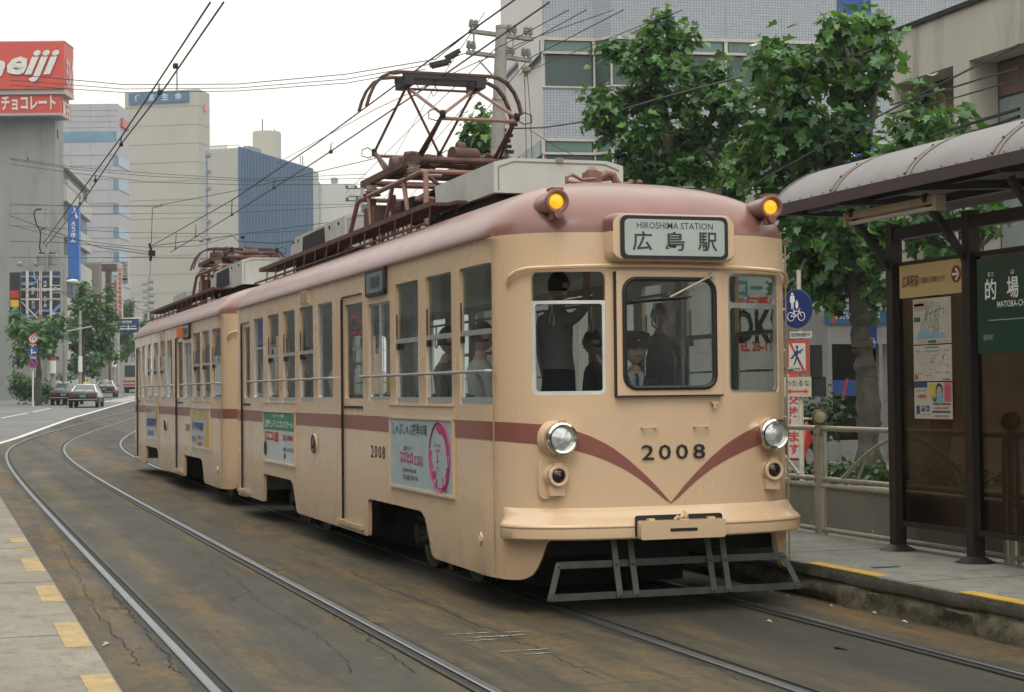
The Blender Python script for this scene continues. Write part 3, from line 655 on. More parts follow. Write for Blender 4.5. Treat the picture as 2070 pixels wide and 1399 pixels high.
    P(f, 'tower_equipment', DARKM, pn)
    f = MB(); f.box(-.56,-.40,6.7,7.2,3.50,3.72); f.lathe([(.09,-.15),(.11,-.1),(.11,.1),(.09,.15)], (-.30,6.35,3.62), (1,0,0), 14); f.lathe([(.05,-.3),(.06,0),(.05,.3)], (-.2,5.8,3.72), (0,1,0), 10)
    f.strip([(-.52,6.9,3.28),(-.52,6.9,3.80)], .06,.05, up=(1,0,0)); f.strip([(-.45,6.3,3.35),(-.45,6.3,3.78)], .05,.05, up=(1,0,0))
    for q in range(6): f.tube([(-.5+.09*q,7.25-.1*q,3.42),(-.46+.08*q,6.9,3.60+.02*q),(-.5+.12*q,6.4,3.45),(-.2,5.9,3.5+.03*q)], .012, 5)
    P(f, 'cable_and_breaker', RUST, pn)
    f = MB()
    for x in (-.50, .50):
        for y in (5.25, 7.05):
            f = MB(); f.lathe([(.10,0),(.10,.02),(.06,.03),(.085,.05),(.055,.06),(.08,.08),(.05,.09),(.07,.115),(.04,.12),(.04,.16)], (x,y,3.86), (0,0,1), 16, mis=[1,1,0,0,0,0,0,0,1]); P(f, 'insulator', [PORCW, RUST], pn)
    f = MB()
    for x in (-.5, .5): f.strip([(x, 5.12, 4.035), (x, 7.45, 4.035)], .07, .07); f.lathe([(0,-.1),(.09,-.08),(.10,0),(.09,.08),(0,.1)], (x*.9,5.5,4.06), (1,0,0), 14); f.obox((x,5.5,4.08), (0,1,0),(1,0,0),(0,0,1),.5,.05,.06)
    for y in (5.2, 7.3, 5.55, 6.6): f.tube([(-.5,y,4.03),(.5,y,4.03)], .035, 8)
    f.lathe([(0,-.14),(.10,-.13),(.115,-.05),(.115,.06),(.08,.13),(0,.14)], (-.36,6.25,4.09), (1,0,0), 16); f.tube([(-.2,5.3,4.0),(.0,5.28,4.05),(.1,5.3,4.16),(.18,5.35,4.05)], .03, 8); f.lathe([(.04,-.05),(.075,-.04),(.075,.04),(.04,.05)], (.02,5.32,4.17), (1,0,0), 14)
    for q in range(5): f.tube([(.25,5.3+.1*q,4.08),(.35,5.45+.12*q,4.15),(.45,5.3+.15*q,4.06)], .014, 5)
    for x in (-.25, .22): f.tube([(x,5.4,4.05),(x+.02,6.55,4.05)], .065, 10); f.lathe([(.07,-.02),(.10,0),(.07,.02)], (x,5.6,4.05), (0,1,0), 12)
    f.lathe([(.0,-.15),(.085,-.15),(.085,.15),(0,.15)], (.05,5.3,4.10), (1,.3,0), 14); f.strip([(-.5,5.1,3.99),(-.66,5.02,3.95)], .05,.03)
    P(f, 'base_frame', RUST, pn)
    kz, hz = (4.40, 4.965) if raised else (4.10, 4.15)
    kd = 1.40 if raised else 2.0
    arms = MB(); lo = MB(); jt = MB(); hy = .0
    for sg in (-1, 1):   # front / rear
        for x in (-.40, .40):
            pv = (x, yc+sg*.55 if raised else yc+sg*.55, 4.05); kn = (x*.97, yc+sg*kd*(1 if raised else .72), kz)
            pv2 = (x*1.12, pv[1], 4.05)
            lo = MB(); lo.tube([pv, kn], .024, 6)
            if raised: lo.tube([(x*1.12, pv[1]+sg*.05, 4.05), kn], .017, 6)
            P(lo, 'lower_arm', RUST, pn); jt = MB()
            arms.tube([kn, (x*.95, yc, hz-.05)], .017, 6); jt.lathe([(0,-.03),(.045,-.02),(.045,.02),(0,.03)], kn, (1,0,0), 10)
            if raised or True: 
                p = Vector(kn); o_ = 1 if x > 0 else -1
                jt.tube([p, p+Vector((o_*.08,-.02,.05)), p+Vector((o_*.15,-.02,.02)), p+Vector((o_*.15,-.02,-.05)), p+Vector((o_*.07,-.02,-.07)), p+Vector((0,0,-.03))], .006, 5)
            P(jt, 'knee_joint', DARKM, pn)
        y = yc+sg*kd*(1 if raised else .72)
        arms.tube([(-.39, y, kz-.04), (.39, y, kz-.04)], .020, 6); arms.tube([(.39*sg, y, kz), (-.38*sg, yc, hz-.05)], .016, 6)
    P(arms, 'upper_arm', PIPE if raised else RUST, pn)
    hd = MB()
    for sg in (-1, 1):
        y = yc+sg*.17; pts = [(-.86,y,hz-.30),(-.83,y,hz-.20),(-.78,y,hz-.09),(-.70,y,hz+.01),(-.60,y,hz+.06),(-.48,y,hz+.075),(.48,y,hz+.075),(.60,y,hz+.06),(.70,y,hz+.01),(.78,y,hz-.09),(.83,y,hz-.20),(.86,y,hz-.32)]
        for a_, b_ in zip(pts[:-1], pts[1:]): hd.strip([a_, b_], .062, .026, up=(0,0,1) if abs(a_[0]+b_[0]) < 1.2 else (1 if a_[0] > 0 else -1,0,.3))
        hd.box(-.46,.46,y-.028,y+.028,hz+.012,hz+.058, 1)
    for x in (-.40, .40): hd.box(x-.05, x+.05, yc-.2, yc+.2, hz-.06, hz+.05, 1)
    hd.tube([(-.4,yc,hz-.07),(.4,yc,hz-.07)], .014, 6)
    for x in (-.3,-.1,.3): hd.tube([(x,yc-.1,hz-.03),(x+.04,yc-.12,hz-.10),(x-.01,yc-.1,hz-.16),(x-.04,yc-.08,hz-.08)], .005, 5, 1)
    P(hd, 'collector_head', [RUST, M('carbon_black', (.03,.028,.028), .6)], pn)
    # pipes on the roof front
    f = MB(); zr = lambda x, y: roof_z(x, y)-.01
    f.box(-.02,.10,1.55,1.70,zr(0,1.6),zr(0,1.6)+.15); f.lathe([(.05,0),(.055,.06),(.03,.09),(0,.09)], (.04,1.62,zr(0,1.6)+.10), (0,0,1), 12)
    f.tube([(-.25,1.45,zr(.25,1.5)),(-.25,1.45,3.40),(-.20,1.45,3.42),(-.12,1.45,3.38),(.02,1.5,3.40)], .016, 6); f.tube([(-.25,1.42,3.36),(-.1,1.40,3.345),(.2,1.42,3.345),(.32,1.45,3.37)], .014, 6)
    f.tube([(.10,1.6,3.42),(.16,1.6,3.46),(.22,1.6,3.45),(.25,1.6,3.38),(.26,1.6,zr(.26,1.6))], .035, 8); f.tube([(.18,1.75,3.44),(.27,1.75,3.45),(.32,1.7,3.38),(.33,1.7,zr(.3,1.7))], .03, 8)
    for x in (.42,.50): f.tube([(x,1.7,zr(x,1.7)),(x,1.7,3.40)], .02, 6); f.lathe([(0,.02),(.03,.01),(.03,-.01),(0,-.02)], (x,1.7,3.41), (0,0,1), 8)
    P(f, 'roof_pipework', PIPE)
    # small hinges on the right corner
    f = MB()
    for z in (.93, 1.42, 1.95, 2.28, 2.66): f.tube([(W-.02,.62,z),(W+.05,.60,z),(W+.05,.66,z)], .012, 6)
    P(f, 'side_bracket', CREAM)
    return root
def ad_frame(P, a, b, par_mat, z0=.815, z1=1.415):
    f = MB(); f.box(-W-.010, -W, a, b, z0, z1, 0)
    bo = P(f, 'advertising_board', par_mat)
    f = MB(); f.box(-W-.022,-W,a-.02,b+.02,z1,z1+.018); f.box(-W-.028,-W,a-.02,b+.02,z0-.022,z0); f.box(-W-.02,-W,a-.02,a,z0,z1); f.box(-W-.02,-W,b,b+.02,z0,z1); P(f, 'board_frame', CREAM, bo)
    return bo
X_ = -W-.0125
def ad_restaurant(P, root, a, b):
    bo = ad_frame(P, a, b, M('pale_blue_grey_board', (.34,.43,.47), .35)); dk = M('board_black_ink', (.03,.04,.045), .5); mg = M('board_magenta_ink', (.42,.04,.16), .5); md = (a+b)/2
    # reading direction: from the rear (b) to the front (a)
    T = lambda s, w_, h_, u, z, bold=.01: text_mb(s, w_, h_, (X_, b-u, z), (0,-1,0), (0,0,1), None, bold)
    P(T('しゃぶしゃぶ四季の味', 1.14, .105, .66, 1.325, .012), 'board_lettering', dk, bo); P(T('広電グループ', .30, .04, .60, 1.155), 'board_lettering', dk, bo)
    P(T('スエヒロ', .44, .105, .55, 1.075, .05), 'board_lettering', mg, bo); P(T('広島店', .30, .095, .95, 1.06, .005), 'board_lettering', mg, bo)
    P(T('広島市中区本通', .44, .035, .65, .965), 'board_lettering', dk, bo); P(T('TEL (082) 247-7701', .50, .05, .68, .895), 'board_lettering', dk, bo)
    f = MB(); c = 1.60; oz = 1.115
    el = lambda rx, rz, n=28, cu=c, cz=oz: [(X_-.001, b-(cu+rx*math.cos(2*math.pi*k/n)), cz+rz*math.sin(2*math.pi*k/n)) for k in range(n)]
    f.tube(el(.30,.285), .008, 4, closed=True)
    def poly(pts): f.add([(X_-.0012, b-u, z) for u, z in pts], [tuple(range(len(pts)))])
    poly([(1.50,1.34),(1.53,1.39),(1.66,1.39),(1.68,1.30),(1.60,1.30)]); poly([(1.66,1.39),(1.76,1.345),(1.79,1.24),(1.68,1.30)]); poly([(1.76,1.345),(1.84,1.24),(1.87,1.14),(1.80,1.13),(1.77,1.24)])     # hair
    poly([(1.31,1.15),(1.38,1.16),(1.34,1.10),(1.42,1.02),(1.36,1.03)]); poly([(1.38,.98),(1.48,1.0),(1.50,.95),(1.40,.92),(1.34,.97)])
    poly([(1.80,1.03),(1.88,1.05),(1.86,.92),(1.80,.87),(1.76,.95)]); poly([(1.44,.845),(1.60,.825),(1.76,.85),(1.74,.875),(1.60,.855),(1.46,.88)]); poly([(1.72,.88),(1.80,.89),(1.80,.83),(1.75,.83)])
    for u, z, w_ in ((1.49,1.205,.05),(1.60,1.205,.05),(1.50,1.165,.035),(1.58,1.165,.04)): poly([(u-w_,z),(u,z+.012),(u+w_,z),(u,z-.008)])
    for p in ([(1.54,1.15),(1.55,1.08),(1.52,1.07)],[(1.50,1.03),(1.56,1.025)],[(1.52,.93),(1.48,.86)],[(1.68,.95),(1.70,.87)],[(1.30,1.2),(1.40,.95)],[(1.82,1.2),(1.85,1.05)]): f.tube([(X_-.001,b-u,z) for u,z in p], .006, 4)
    P(f, 'board_drawing', mg, bo)
def ad_store(P, root, a, b):
    bo = ad_frame(P, a, b, M('white_grey_board', (.50,.54,.56), .35)); dk = M('board_black_ink', (.03,.04,.045), .5); gr = M('board_green_ink', (.04,.22,.12), .5); rd = M('board_red_ink', (.42,.05,.035), .5)
    wh = M('board_white_ink', (.70,.76,.72), .5)
    f = MB(); f.quad((X_,a,1.20),(X_,b,1.20),(X_,b,1.415),(X_,a,1.415)); P(f, 'board_green_band', gr, bo)
    T = lambda s, w_, h_, u, z, bold=.01: text_mb(s, w_, h_, (X_-.003, b-u, z), (0,-1,0), (0,0,1), None, bold)
    P(T('カルチャー教室', .7, .045, 1.0, 1.375), 'board_lettering', wh, bo); P(T('三越屋上レディスゴルフスクール', 1.8, .095, .98, 1.275, .02), 'board_lettering', wh, bo)
    f = MB(); f.prism(rrect(.08,.68,1.07,1.175,.03), (X_,b,0), (0,-1,0), (0,0,1), (-1,0,0), .001); f.prism(rrect(.74,.98,1.06,1.175,.005), (X_,b,0), (0,-1,0), (0,0,1), (-1,0,0), .001); P(f, 'board_red_tag', rd, bo)
    P(T('生徒募集中', .5, .06, .38, 1.122, .02), 'board_lettering', wh, bo); P(T('242-9848', .62, .07, 1.55, 1.12, .02), 'board_lettering', rd, bo); P(T('MITSUKOSHI', .62, .05, 1.62, .98, .004), 'board_lettering', dk, bo)
    f = MB(); f.tube([(X_-.001, b-(.14+.05*math.cos(t)), .965+.085*math.sin(t)) for t in [2*math.pi*k/16 for k in range(16)]], .014, 4, closed=True); f.quad((X_-.001,b-.1,1.0),(X_-.001,b-.18,1.0),(X_-.001,b-.17,.9),(X_-.001,b-.11,.93)); f.quad((X_-.001,b-1.32,.93),(X_-.001,b-1.42,.93),(X_-.001,b-1.42,.87),(X_-.001,b-1.32,.87)); P(f, 'board_drawing', dk, bo)
def ad_fair(P, root, a, b):
    bo = ad_frame(P, a, b, M('pale_board', (.42,.46,.45), .35)); dk = M('board_black_ink', (.03,.04,.045), .5); yl = M('board_yellow_ink', (.55,.42,.08), .5); rd = M('board_red_ink', (.42,.05,.035), .5); bl = M('board_blue_ink', (.04,.07,.28), .5)
    f = MB()
    for k in range(3):
        f = MB(); f.add([(X_-.001, b-.3-.6*k+.2*math.cos(q), 1.32+.08*math.sin(q)) for q in [2*math.pi*j/20 for j in range(20)]], [tuple(range(20))]); P(f, 'board_yellow_disc', yl, bo)
    f = MB(); f.quad((X_-.001,a,.82),(X_-.001,a+.5,.82),(X_-.001,a+.42,1.2),(X_-.001,a+.1,1.22)); P(f, 'board_yellow_shape', yl, bo)
    T = lambda s, w_, h_, u, z, bold=.01: text_mb(s, w_, h_, (X_-.003, b-u, z), (0,-1,0), (0,0,1), None, bold)
    P(T('伊予宇和島展', 1.25, .15, .72, 1.13, .03), 'board_lettering', bl, bo); P(T('5/20〜25', .4, .09, .3, .93), 'board_lettering', bl, bo); P(T('広島そごう', .6, .07, 1.0, .96, .02), 'board_lettering', rd, bo); P(T('催場7階', .5, .06, 1.0, .86), 'board_lettering', rd, bo)
def ad_school(P, root, a, b):
    bo = ad_frame(P, a, b, M('pale_board', (.42,.46,.45), .35)); rd = M('board_red_ink', (.42,.05,.035), .5); bl = M('board_blue_ink', (.04,.07,.28), .5); yl = M('board_yellow_ink', (.55,.42,.08), .5)
    T = lambda s, w_, h_, u, z, bold=.01: text_mb(s, w_, h_, (X_-.003, b-u, z), (0,-1,0), (0,0,1), None, bold)
    P(T('英会話セミナー', 1.2, .08, .7, 1.34, .02), 'board_lettering', rd, bo); P(T('広島英語学院', 1.6, .17, .95, 1.11, .03), 'board_lettering', bl, bo); P(T('082-247', .9, .09, .8, .90), 'board_lettering', bl, bo)
    f = MB(); f.lathe([(0,0),(.14,0)], (X_-.001, a+.25, 1.28), (-1,0,0), 18); P(f, 'board_yellow_shape', yl, bo)
tram1 = build_tram('2008', 0, 'cream and pink-brown tram car in front, numbered 2008, its pantograph raised, amber roof lamps lit', True, ad_restaurant, ad_store)
tram2 = build_tram('2009', 12.86, 'second cream and pink-brown tram car coupled behind the first, numbered 2009, its pantograph folded down', False, ad_fair, ad_school, True, False)
# ================================================ ground, tracks, platforms
def sheet(name, rows, mat, kind='structure', z=0., label=None, cat=None, par=None):
    """rows: list of (y, [x...]) with equal counts, follows the terrain"""
    mb = MB(); n = len(rows[0][1])
    vs = [(x, y, H(y)+z) for y, xs in rows for x in xs]
    mb.add(vs, [(i*n+j, i*n+j+1, (i+1)*n+j+1, (i+1)*n+j) for i in range(len(rows)-1) for j in range(n-1)], 0, True)
    o = mb.build(name, mat, par); 
    return tag(o, label, cat, None, kind) if par is None else o
ASPH = None
def asphalt_mat():
    mt, t, b = nodes('road_asphalt'); b.inputs['Roughness'].default_value = .85
    n1 = noise(t, .25, 5, .6); n2 = noise(t, 60, 3, .7)
    c = mixc(t, rng_(t, n1, .3, .7), (.13,.135,.135), (.19,.195,.195)); c = mixc(t, rng_(t, n2, .4, .7, 0, .35), c, (.09,.09,.09))
    t.links.new(c, b.inputs['Base Color']); bump(t, b, n2, .35, .01); return mt
def bed_mat():
    mt, t, b = nodes('tram_bed_concrete'); b.inputs['Roughness'].default_value = .78
    g = t.nodes.new('ShaderNodeNewGeometry'); sp = t.nodes.new('ShaderNodeSeparateXYZ'); t.links.new(g.outputs['Position'], sp.inputs[0])
    X = sp.outputs['X']; Y = sp.outputs['Y']
    grain = noise(t, 55, 4, .7); mid = noise(t, 1.1, 5, .62, (1,.35,1)); big = noise(t, .35, 3, .5, (1,.4,1)); streak = noise(t, 2.2, 4, .6, (1,.12,1)); fine = noise(t, 7, 5, .7, (1,.5,1))
    base = mixc(t, rng_(t, mid, .32, .68), (.062,.060,.048), (.165,.148,.105))
    base = mixc(t, rng_(t, streak, .50, .70, 0, .7), base, (.046,.054,.062))
    base = mixc(t, rng_(t, noise(t, 9, 5, .75, (1,.45,1)), .50, .66, 0, .45), base, (.035,.035,.034))
    crisp = noise(t, 2.6, 9, .72, (1,.38,1)); crisp2 = noise(t, 5.5, 9, .75, (1,.25,1)); base = mixc(t, rng_(t, crisp, .44, .60, .75, 0), base, (.052,.055,.052)); base = mixc(t, rng_(t, crisp2, .56, .66, 0, .5), base, (.20,.185,.14))
    # brown brake dust near the rails, in patches
    def band(c, w_):
        d = math_(t, 'ABSOLUTE', math_(t, 'SUBTRACT', X, c)); return rng_(t, d, 0, w_, 1, 0)
    br = None
    for c, w_ in ((-1.35,1.0),(-3.95,.5),(1.1,.45),(-.2,.35),(-3.2,.3),(-2.25,.3)):
        v = band(c, w_); br = v if br is None else math_(t, 'MAXIMUM', br, v)
    brf = math_(t, 'MULTIPLY', br, rng_(t, big, .25, .52, .45, 1.0)); brf = math_(t, 'MULTIPLY', brf, rng_(t, crisp, .38, .58, .15, 1))
    base = mixc(t, math_(t, 'MULTIPLY', brf, .95), base, (.25,.170,.062))
    base = mixc(t, math_(t, 'MULTIPLY', brf, rng_(t, mid, .5, .66, 0, .8)), base, (.42,.225,.055))
    # dark blue-black oily centre of the tram's own track in the foreground
    oil = math_(t, 'MULTIPLY', band(.05, .62), rng_(t, streak, .3, .55, .35, 1.0)); base = mixc(t, math_(t, 'MULTIPLY', oil, .85), base, (.040,.043,.050))
    oil = math_(t, 'MULTIPLY', band(-2.95, .45), rng_(t, mid, .38, .6, 0, .55)); base = mixc(t, oil, base, (.055,.064,.072))
    g2_ = noise(t, 17, 5, .8, (1,.6,1)); base = mixc(t, rng_(t, g2_, .46, .62, 0, .42), base, (.030,.030,.027)); base = mixc(t, rng_(t, g2_, .30, .42, .30, 0), base, (.21,.19,.14))
    und = math_(t, 'MULTIPLY', rng_(t, math_(t, 'ABSOLUTE', X), .9, 1.35, 1, 0), rng_(t, Y, -1.5, 2.5, 0, .8)); und = math_(t, 'MULTIPLY', und, rng_(t, streak, .3, .6, .6, 1)); base = mixc(t, und, base, (.030,.029,.027))  # shade beneath the trams painted into the bed colour
    # dark joints beside each rail with a ragged edge
    rj = None; wob = math_(t, 'MULTIPLY', math_(t, 'SUBTRACT', noise(t, 3.2, 6, .75), .5), .30)
    for c in (-.7175,.7175,-2.2425,-3.6775):
        d = math_(t, 'ABSOLUTE', math_(t, 'SUBTRACT', math_(t, 'ADD', X, wob), c)); v = rng_(t, d, .075, .11, 1, 0); rj = v if rj is None else math_(t, 'MAXIMUM', rj, v)
    base = mixc(t, math_(t, 'MULTIPLY', rj, rng_(t, fine, .30, .55, .35, .95)), base, (.016,.015,.014))
    # cracks: voronoi edges, warped
    tc_ = t.nodes.new('ShaderNodeTexCoord'); mp = t.nodes.new('ShaderNodeMapping'); mp.inputs['Scale'].default_value = (.85,.16,1); mp.inputs['Rotation'].default_value = (0,0,R(4)); mp.inputs['Location'].default_value = (.37,.2,0); t.links.new(tc_.outputs['Object'], mp.inputs[0])
    nn = t.nodes.new('ShaderNodeTexNoise'); nn.inputs['Scale'].default_value = 9; nn.inputs['Detail'].default_value = 5; t.links.new(mp.outputs[0], nn.inputs['Vector'])
    va = t.nodes.new('ShaderNodeVectorMath'); va.operation = 'SCALE'; va.inputs['Scale'].default_value = .13; t.links.new(nn.outputs['Color'], va.inputs[0])
    vb = t.nodes.new('ShaderNodeVectorMath'); vb.operation = 'ADD'; t.links.new(mp.outputs[0], vb.inputs[0]); t.links.new(va.outputs[0], vb.inputs[1])
    vo = t.nodes.new('ShaderNodeTexVoronoi'); vo.feature = 'DISTANCE_TO_EDGE'; vo.inputs['Scale'].default_value = 1; t.links.new(vb.outputs[0], vo.inputs['Vector'])
    crk = rng_(t, vo.outputs['Distance'], .002, .010, 1, 0); crk = math_(t, 'MULTIPLY', crk, rng_(t, noise(t, .8, 3, .6), .56, .64, 0, .8))
    base = mixc(t, crk, base, (.018,.017,.017))
    # slab joints across the track
    jf = t.nodes.new('ShaderNodeMath'); jf.operation = 'FRACT'; t.links.new(math_(t, 'DIVIDE', math_(t, 'ADD', Y, math_(t, 'MULTIPLY', noise(t, 1.4, 4, .6), .10)), 5.3), jf.inputs[0])
    jl = rng_(t, math_(t, 'ABSOLUTE', math_(t, 'SUBTRACT', jf.outputs[0], .5)), .0012, .003, .8, 0); base = mixc(t, jl, base, (.03,.028,.026))
    spk = rng_(t, noise(t, 26, 2, .5), .72, .76); base = mixc(t, math_(t, 'MULTIPLY', spk, .7), base, (.02,.02,.02))
    long_ = noise(t, 6, 6, .75, (1,.06,1)); base = mixc(t, rng_(t, long_, .48, .62, 0, .6), base, (.034,.034,.030)); base = mixc(t, rng_(t, grain, .30, .7, .1, .6), base, (.040,.037,.032), 'MIX')
    base = mixc(t, 1.0, base, (.72,.69,.58), 'MULTIPLY'); t.links.new(base, b.inputs['Base Color']); t.links.new(rng_(t, mid, .3, .7, .62, .9), b.inputs['Roughness'])
    hh = math_(t, 'SUBTRACT', math_(t, 'ADD', math_(t, 'MULTIPLY', grain, .4), mid), math_(t, 'MULTIPLY', crk, 1.2)); bump(t, b, hh, .5, .012); return mt
ys = [-40,-20,-12]+[-8+2*i for i in range(60)]+[112+6*i for i in range(20)]+[240,300,400,600,900,1500]
mb = MB(); mb2 = sheet('ground', [(y, [-900,-300,-100,-40,-10,0,10,40,100,300,900]) for y in ys], asphalt_mat(), z=0)
# concrete tram bed follows the curve
ROAD_W = [(-40,-5.4),(20,-5.4),(30,-4.9),(38,-3.9),(44.7,-2.75),(54.8,-1.3),(69.4,.85),(109.6,7.5),(150,14.5),(220,27)]
rw = lambda y: float(np.interp(y, [p[0] for p in ROAD_W], [p[1] for p in ROAD_W]))
ty = [-40,-20,-14]+[-12+1.5*i for i in range(90)]
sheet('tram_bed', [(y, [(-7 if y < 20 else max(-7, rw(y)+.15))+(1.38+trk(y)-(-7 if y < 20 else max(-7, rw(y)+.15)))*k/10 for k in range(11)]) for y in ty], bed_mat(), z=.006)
# rails: head, flange groove
RAILM = M('polished_rail_steel', (.22,.24,.26), .33, .85, .15, 6, stretch=(1,.1,1)); GROOVE = M('rail_groove_dirt', (.022,.020,.018), .9)
RLAB = {0: ('left rail of the track the cream trams stand on', 'right rail of the track the cream trams stand on, nearest the shelter platform'),
        1: ('left rail of the empty track, beside the near left platform', 'right rail of the empty track, shining between the platform rail and the trams')}
def rail(xc, side, lab):
    mb = MB(); yy = [-30]+[-14+1.0*i for i in range(170)]
    sgn = -side
    def P_(y, o, z): a = math.atan(.19/(1+math.exp(-(y-38)/4))); return (xc+trk(y)+o*math.cos(a), y, H(y)+z)
    n = len(yy)
    prof = [(-.030,.004),(-.030,.018),(-.022,.024),(.022,.024),(.030,.018),(.030,.004)]
    vs = [P_(y, o, z) for y in yy for o, z in prof]; k = len(prof)
    mb.add(vs, [(i*k+j, i*k+j+1, (i+1)*k+j+1, (i+1)*k+j) for i in range(n-1) for j in range(k-1)], 0, True)
    gi = [(sgn*.036,.010),(sgn*.085,.010)]; vs = [P_(y, o, z) for y in yy for o, z in gi]
    mb.add(vs, [(i*2, i*2+1, i*2+3, i*2+2) for i in range(n-1)], 1)
    gi = [(sgn*.085,.010),(sgn*.085,.019),(sgn*.112,.019),(sgn*.112,.008)]; vs = [P_(y, o, z) for y in yy for o, z in gi]
    mb.add(vs, [(i*4+j, i*4+j+1, (i+1)*4+j+1, (i+1)*4+j) for i in range(n-1) for j in range(3)], 2)
    single('rail', mb, [RAILM, GROOVE, M('worn_check_rail', (.05,.046,.04), .6, .3)], lab, 'tram rail', 'tram rails', org=(xc, 0, 0), angle=30)
rail(-.7175, -1, RLAB[0][0]); rail(.7175, 1, RLAB[0][1]); rail(-2.96-.7175, -1, RLAB[1][0]); rail(-2.96+.7175, 1, RLAB[1][1])
# white edge line, lane dashes, crossing blocks, yellow patch
LINE = M('worn_road_paint', (.66,.66,.63), .7, 0, .1, 6, dirt=(.3,.3,.3), dscale=3, damt=.5)
sheet('road_edge_line', [(y, [rw(y)-.09, rw(y)+.09]) for y in [30+2*i for i in range(90)]], LINE, z=.008)
def dash(y0, y1, off0, w_=.15, n=4): sheet('lane_line', [(y0+(y1-y0)*i/n, [rw(y0+(y1-y0)*i/n)-off0-w_/2, rw(y0+(y1-y0)*i/n)-off0+w_/2]) for i in range(n+1)], LINE, z=.008)
for a, b in ((70,80),(82,91),(102,109),(120,127),(140,148)): dash(a, b, 3.3)
for k in range(5): y = 112+k*6; dash(y, y+2.6, 1.1, 1.6)
for k in range(4): y = 128+k*7; dash(y, y+4, .2, .25)
mb = MB(); a = ZP(96, 988, .0); b_ = ZP(180, 990, .0); mb.box(a.x, b_.x-.0, a.y-.25, a.y+.25, .012, .013); tag(mb.build('road_patch', M('worn_orange_white_paint', (.40,.32,.22), .7, 0, .5, 5)), kind='structure')
mb = MB(); a = ZP(247, 987, 0); b_ = ZP(275, 987, 0); mb.box(a.x, b_.x, a.y-.15, a.y+.35, .012, .013); tag(mb.build('road_patch', M('faded_ochre_paint', (.33,.23,.09), .7, 0, .3, 5)), kind='structure')
mb = MB()
for k, (px, py, l, w_) in enumerate(((945,1284,.34,.030),(1010,1289,.40,.035),(1045,1280,.24,.02),(1060,1318,.36,.028),(975,1297,.26,.018),(1090,1324,.2,.02),(412,980,.5,.03),(170,1018,.45,.05),(205,1024,.3,.04))):
    p = ZP(px, py, 0); g = np.random.default_rng(k+40); n_ = 26; top = []; bot = []
    for i in range(n_):
        t_ = i/(n_-1); e = math.sin(math.pi*t_)**.5; x = p.x-l/2+l*t_; yy_ = p.y+float(g.normal())*.006; top.append((x, yy_+w_*e*float(g.uniform(.1,1)), .0115)); bot.append((x, yy_-w_*e*float(g.uniform(.1,1)), .0115))
    mb.add(top+bot, [(i, i+1, n_+i+1, n_+i) for i in range(n_-1)])
tag(mb.build('road_scuffs', M('worn_white_scuffs', (.26,.25,.20), .7, 0, .6, 14)), kind='structure')
# platforms
def plat_mat(nm, c1, c2):
    mt, t, b = nodes(nm); b.inputs['Roughness'].default_value = .85
    n1 = noise(t, 1.4, 5, .65); n2 = noise(t, 50, 3, .7); n3 = noise(t, 5, 5, .7)
    c = mixc(t, rng_(t, n1, .3, .7), c1, c2); c = mixc(t, rng_(t, n2, .4, .75, 0, .5), c, tuple(x*.55 for x in c1)); c = mixc(t, rng_(t, n3, .55, .68, 0, .55), c, (.10,.08,.05)); c = mixc(t, rng_(t, noise(t, 11, 6, .75, (1,.5,1)), .50, .64, 0, .4), c, tuple(x*.45 for x in c1))
    t.links.new(c, b.inputs['Base Color']); bump(t, b, n2, .4, .01); return mt
PLT = plat_mat('platform_paving', (.17,.17,.15), (.28,.28,.245)); PLTL = plat_mat('platform_paving_warm', (.20,.18,.145), (.31,.28,.225))
def stone_mat():
    mt, t, b = nodes('rough_edge_stone'); b.inputs['Roughness'].default_value = .92
    g = t.nodes.new('ShaderNodeNewGeometry'); sp = t.nodes.new('ShaderNodeSeparateXYZ'); t.links.new(g.outputs['Position'], sp.inputs[0])
    n1 = noise(t, 5, 6, .72); n2 = noise(t, 22, 4, .75)
    c = mixc(t, rng_(t, n1, .35, .65), (.035,.032,.022), (.17,.15,.10)); c = mixc(t, rng_(t, n2, .55, .75, 0, .7), c, (.24,.21,.14)); c = mixc(t, rng_(t, sp.outputs['Z'], .17, .20), c, mixc(t, rng_(t, n1, .3, .7), (.10,.105,.085), (.19,.19,.155)))
    t.links.new(c, b.inputs['Base Color']); bump(t, b, math_(t, 'ADD', n1, math_(t, 'MULTIPLY', n2, .4)), .9, .03); return mt
STONE = stone_mat(); YPAINT = M('worn_yellow_marking', (.52,.32,.05), .75, 0, .15, 5, .2, 60, .003, None, (.30,.26,.17), 6, .6)
PZ, PX = .28, 1.33
pf = MB(); yy = [-30+.12*i if False else y for i, y in enumerate(list(np.arange(-14, 30, .10)))]
def hsh(a): return (math.sin(a*12.9898)*43758.5453) % 1
def wobble(y, k): i = math.floor(y/.35); f = y/.35-i; f = f*f*(3-2*f); return hsh(i+k*57)*(1-f)+hsh(i+1+k*57)*f
prof = []
for y in yy:
    w1, w2, w3 = wobble(y, 1), wobble(y*2.3, 2), wobble(y*1.1, 3)
    prof.append([(2.95, PZ), (PX+.02, PZ), (PX, PZ-.01), (PX+.004+.006*w2, PZ-.085-.02*w1), (PX+.02+.03*w3, PZ-.10-.025*w1), (PX-.01+.05*w2, PZ-.14), (PX-.03+.09*w1, .08), (PX-.04+.12*w3, .0), (PX+.0, -.05)])
k = len(prof[0]); vs = [(x, y, z) for y, pr in zip(yy, prof) for x, z in pr]
for j in range(k-1):
    pf.add([(prof[i+q][j+r_][0], yy[i+q], prof[i+q][j+r_][1]) for i in range(len(yy)) for q in (0,) for r_ in (0, 1)], [(2*i, 2*i+1, 2*i+3, 2*i+2) for i in range(len(yy)-1)], 0 if j < 1 else 1, j > 1)
pf.box(2.94, 2.95, -14, 30, 0, PZ-.002, 0); pf.box(PX+.1, 2.94, 29.9, 29.92, 0, PZ-.002, 1)
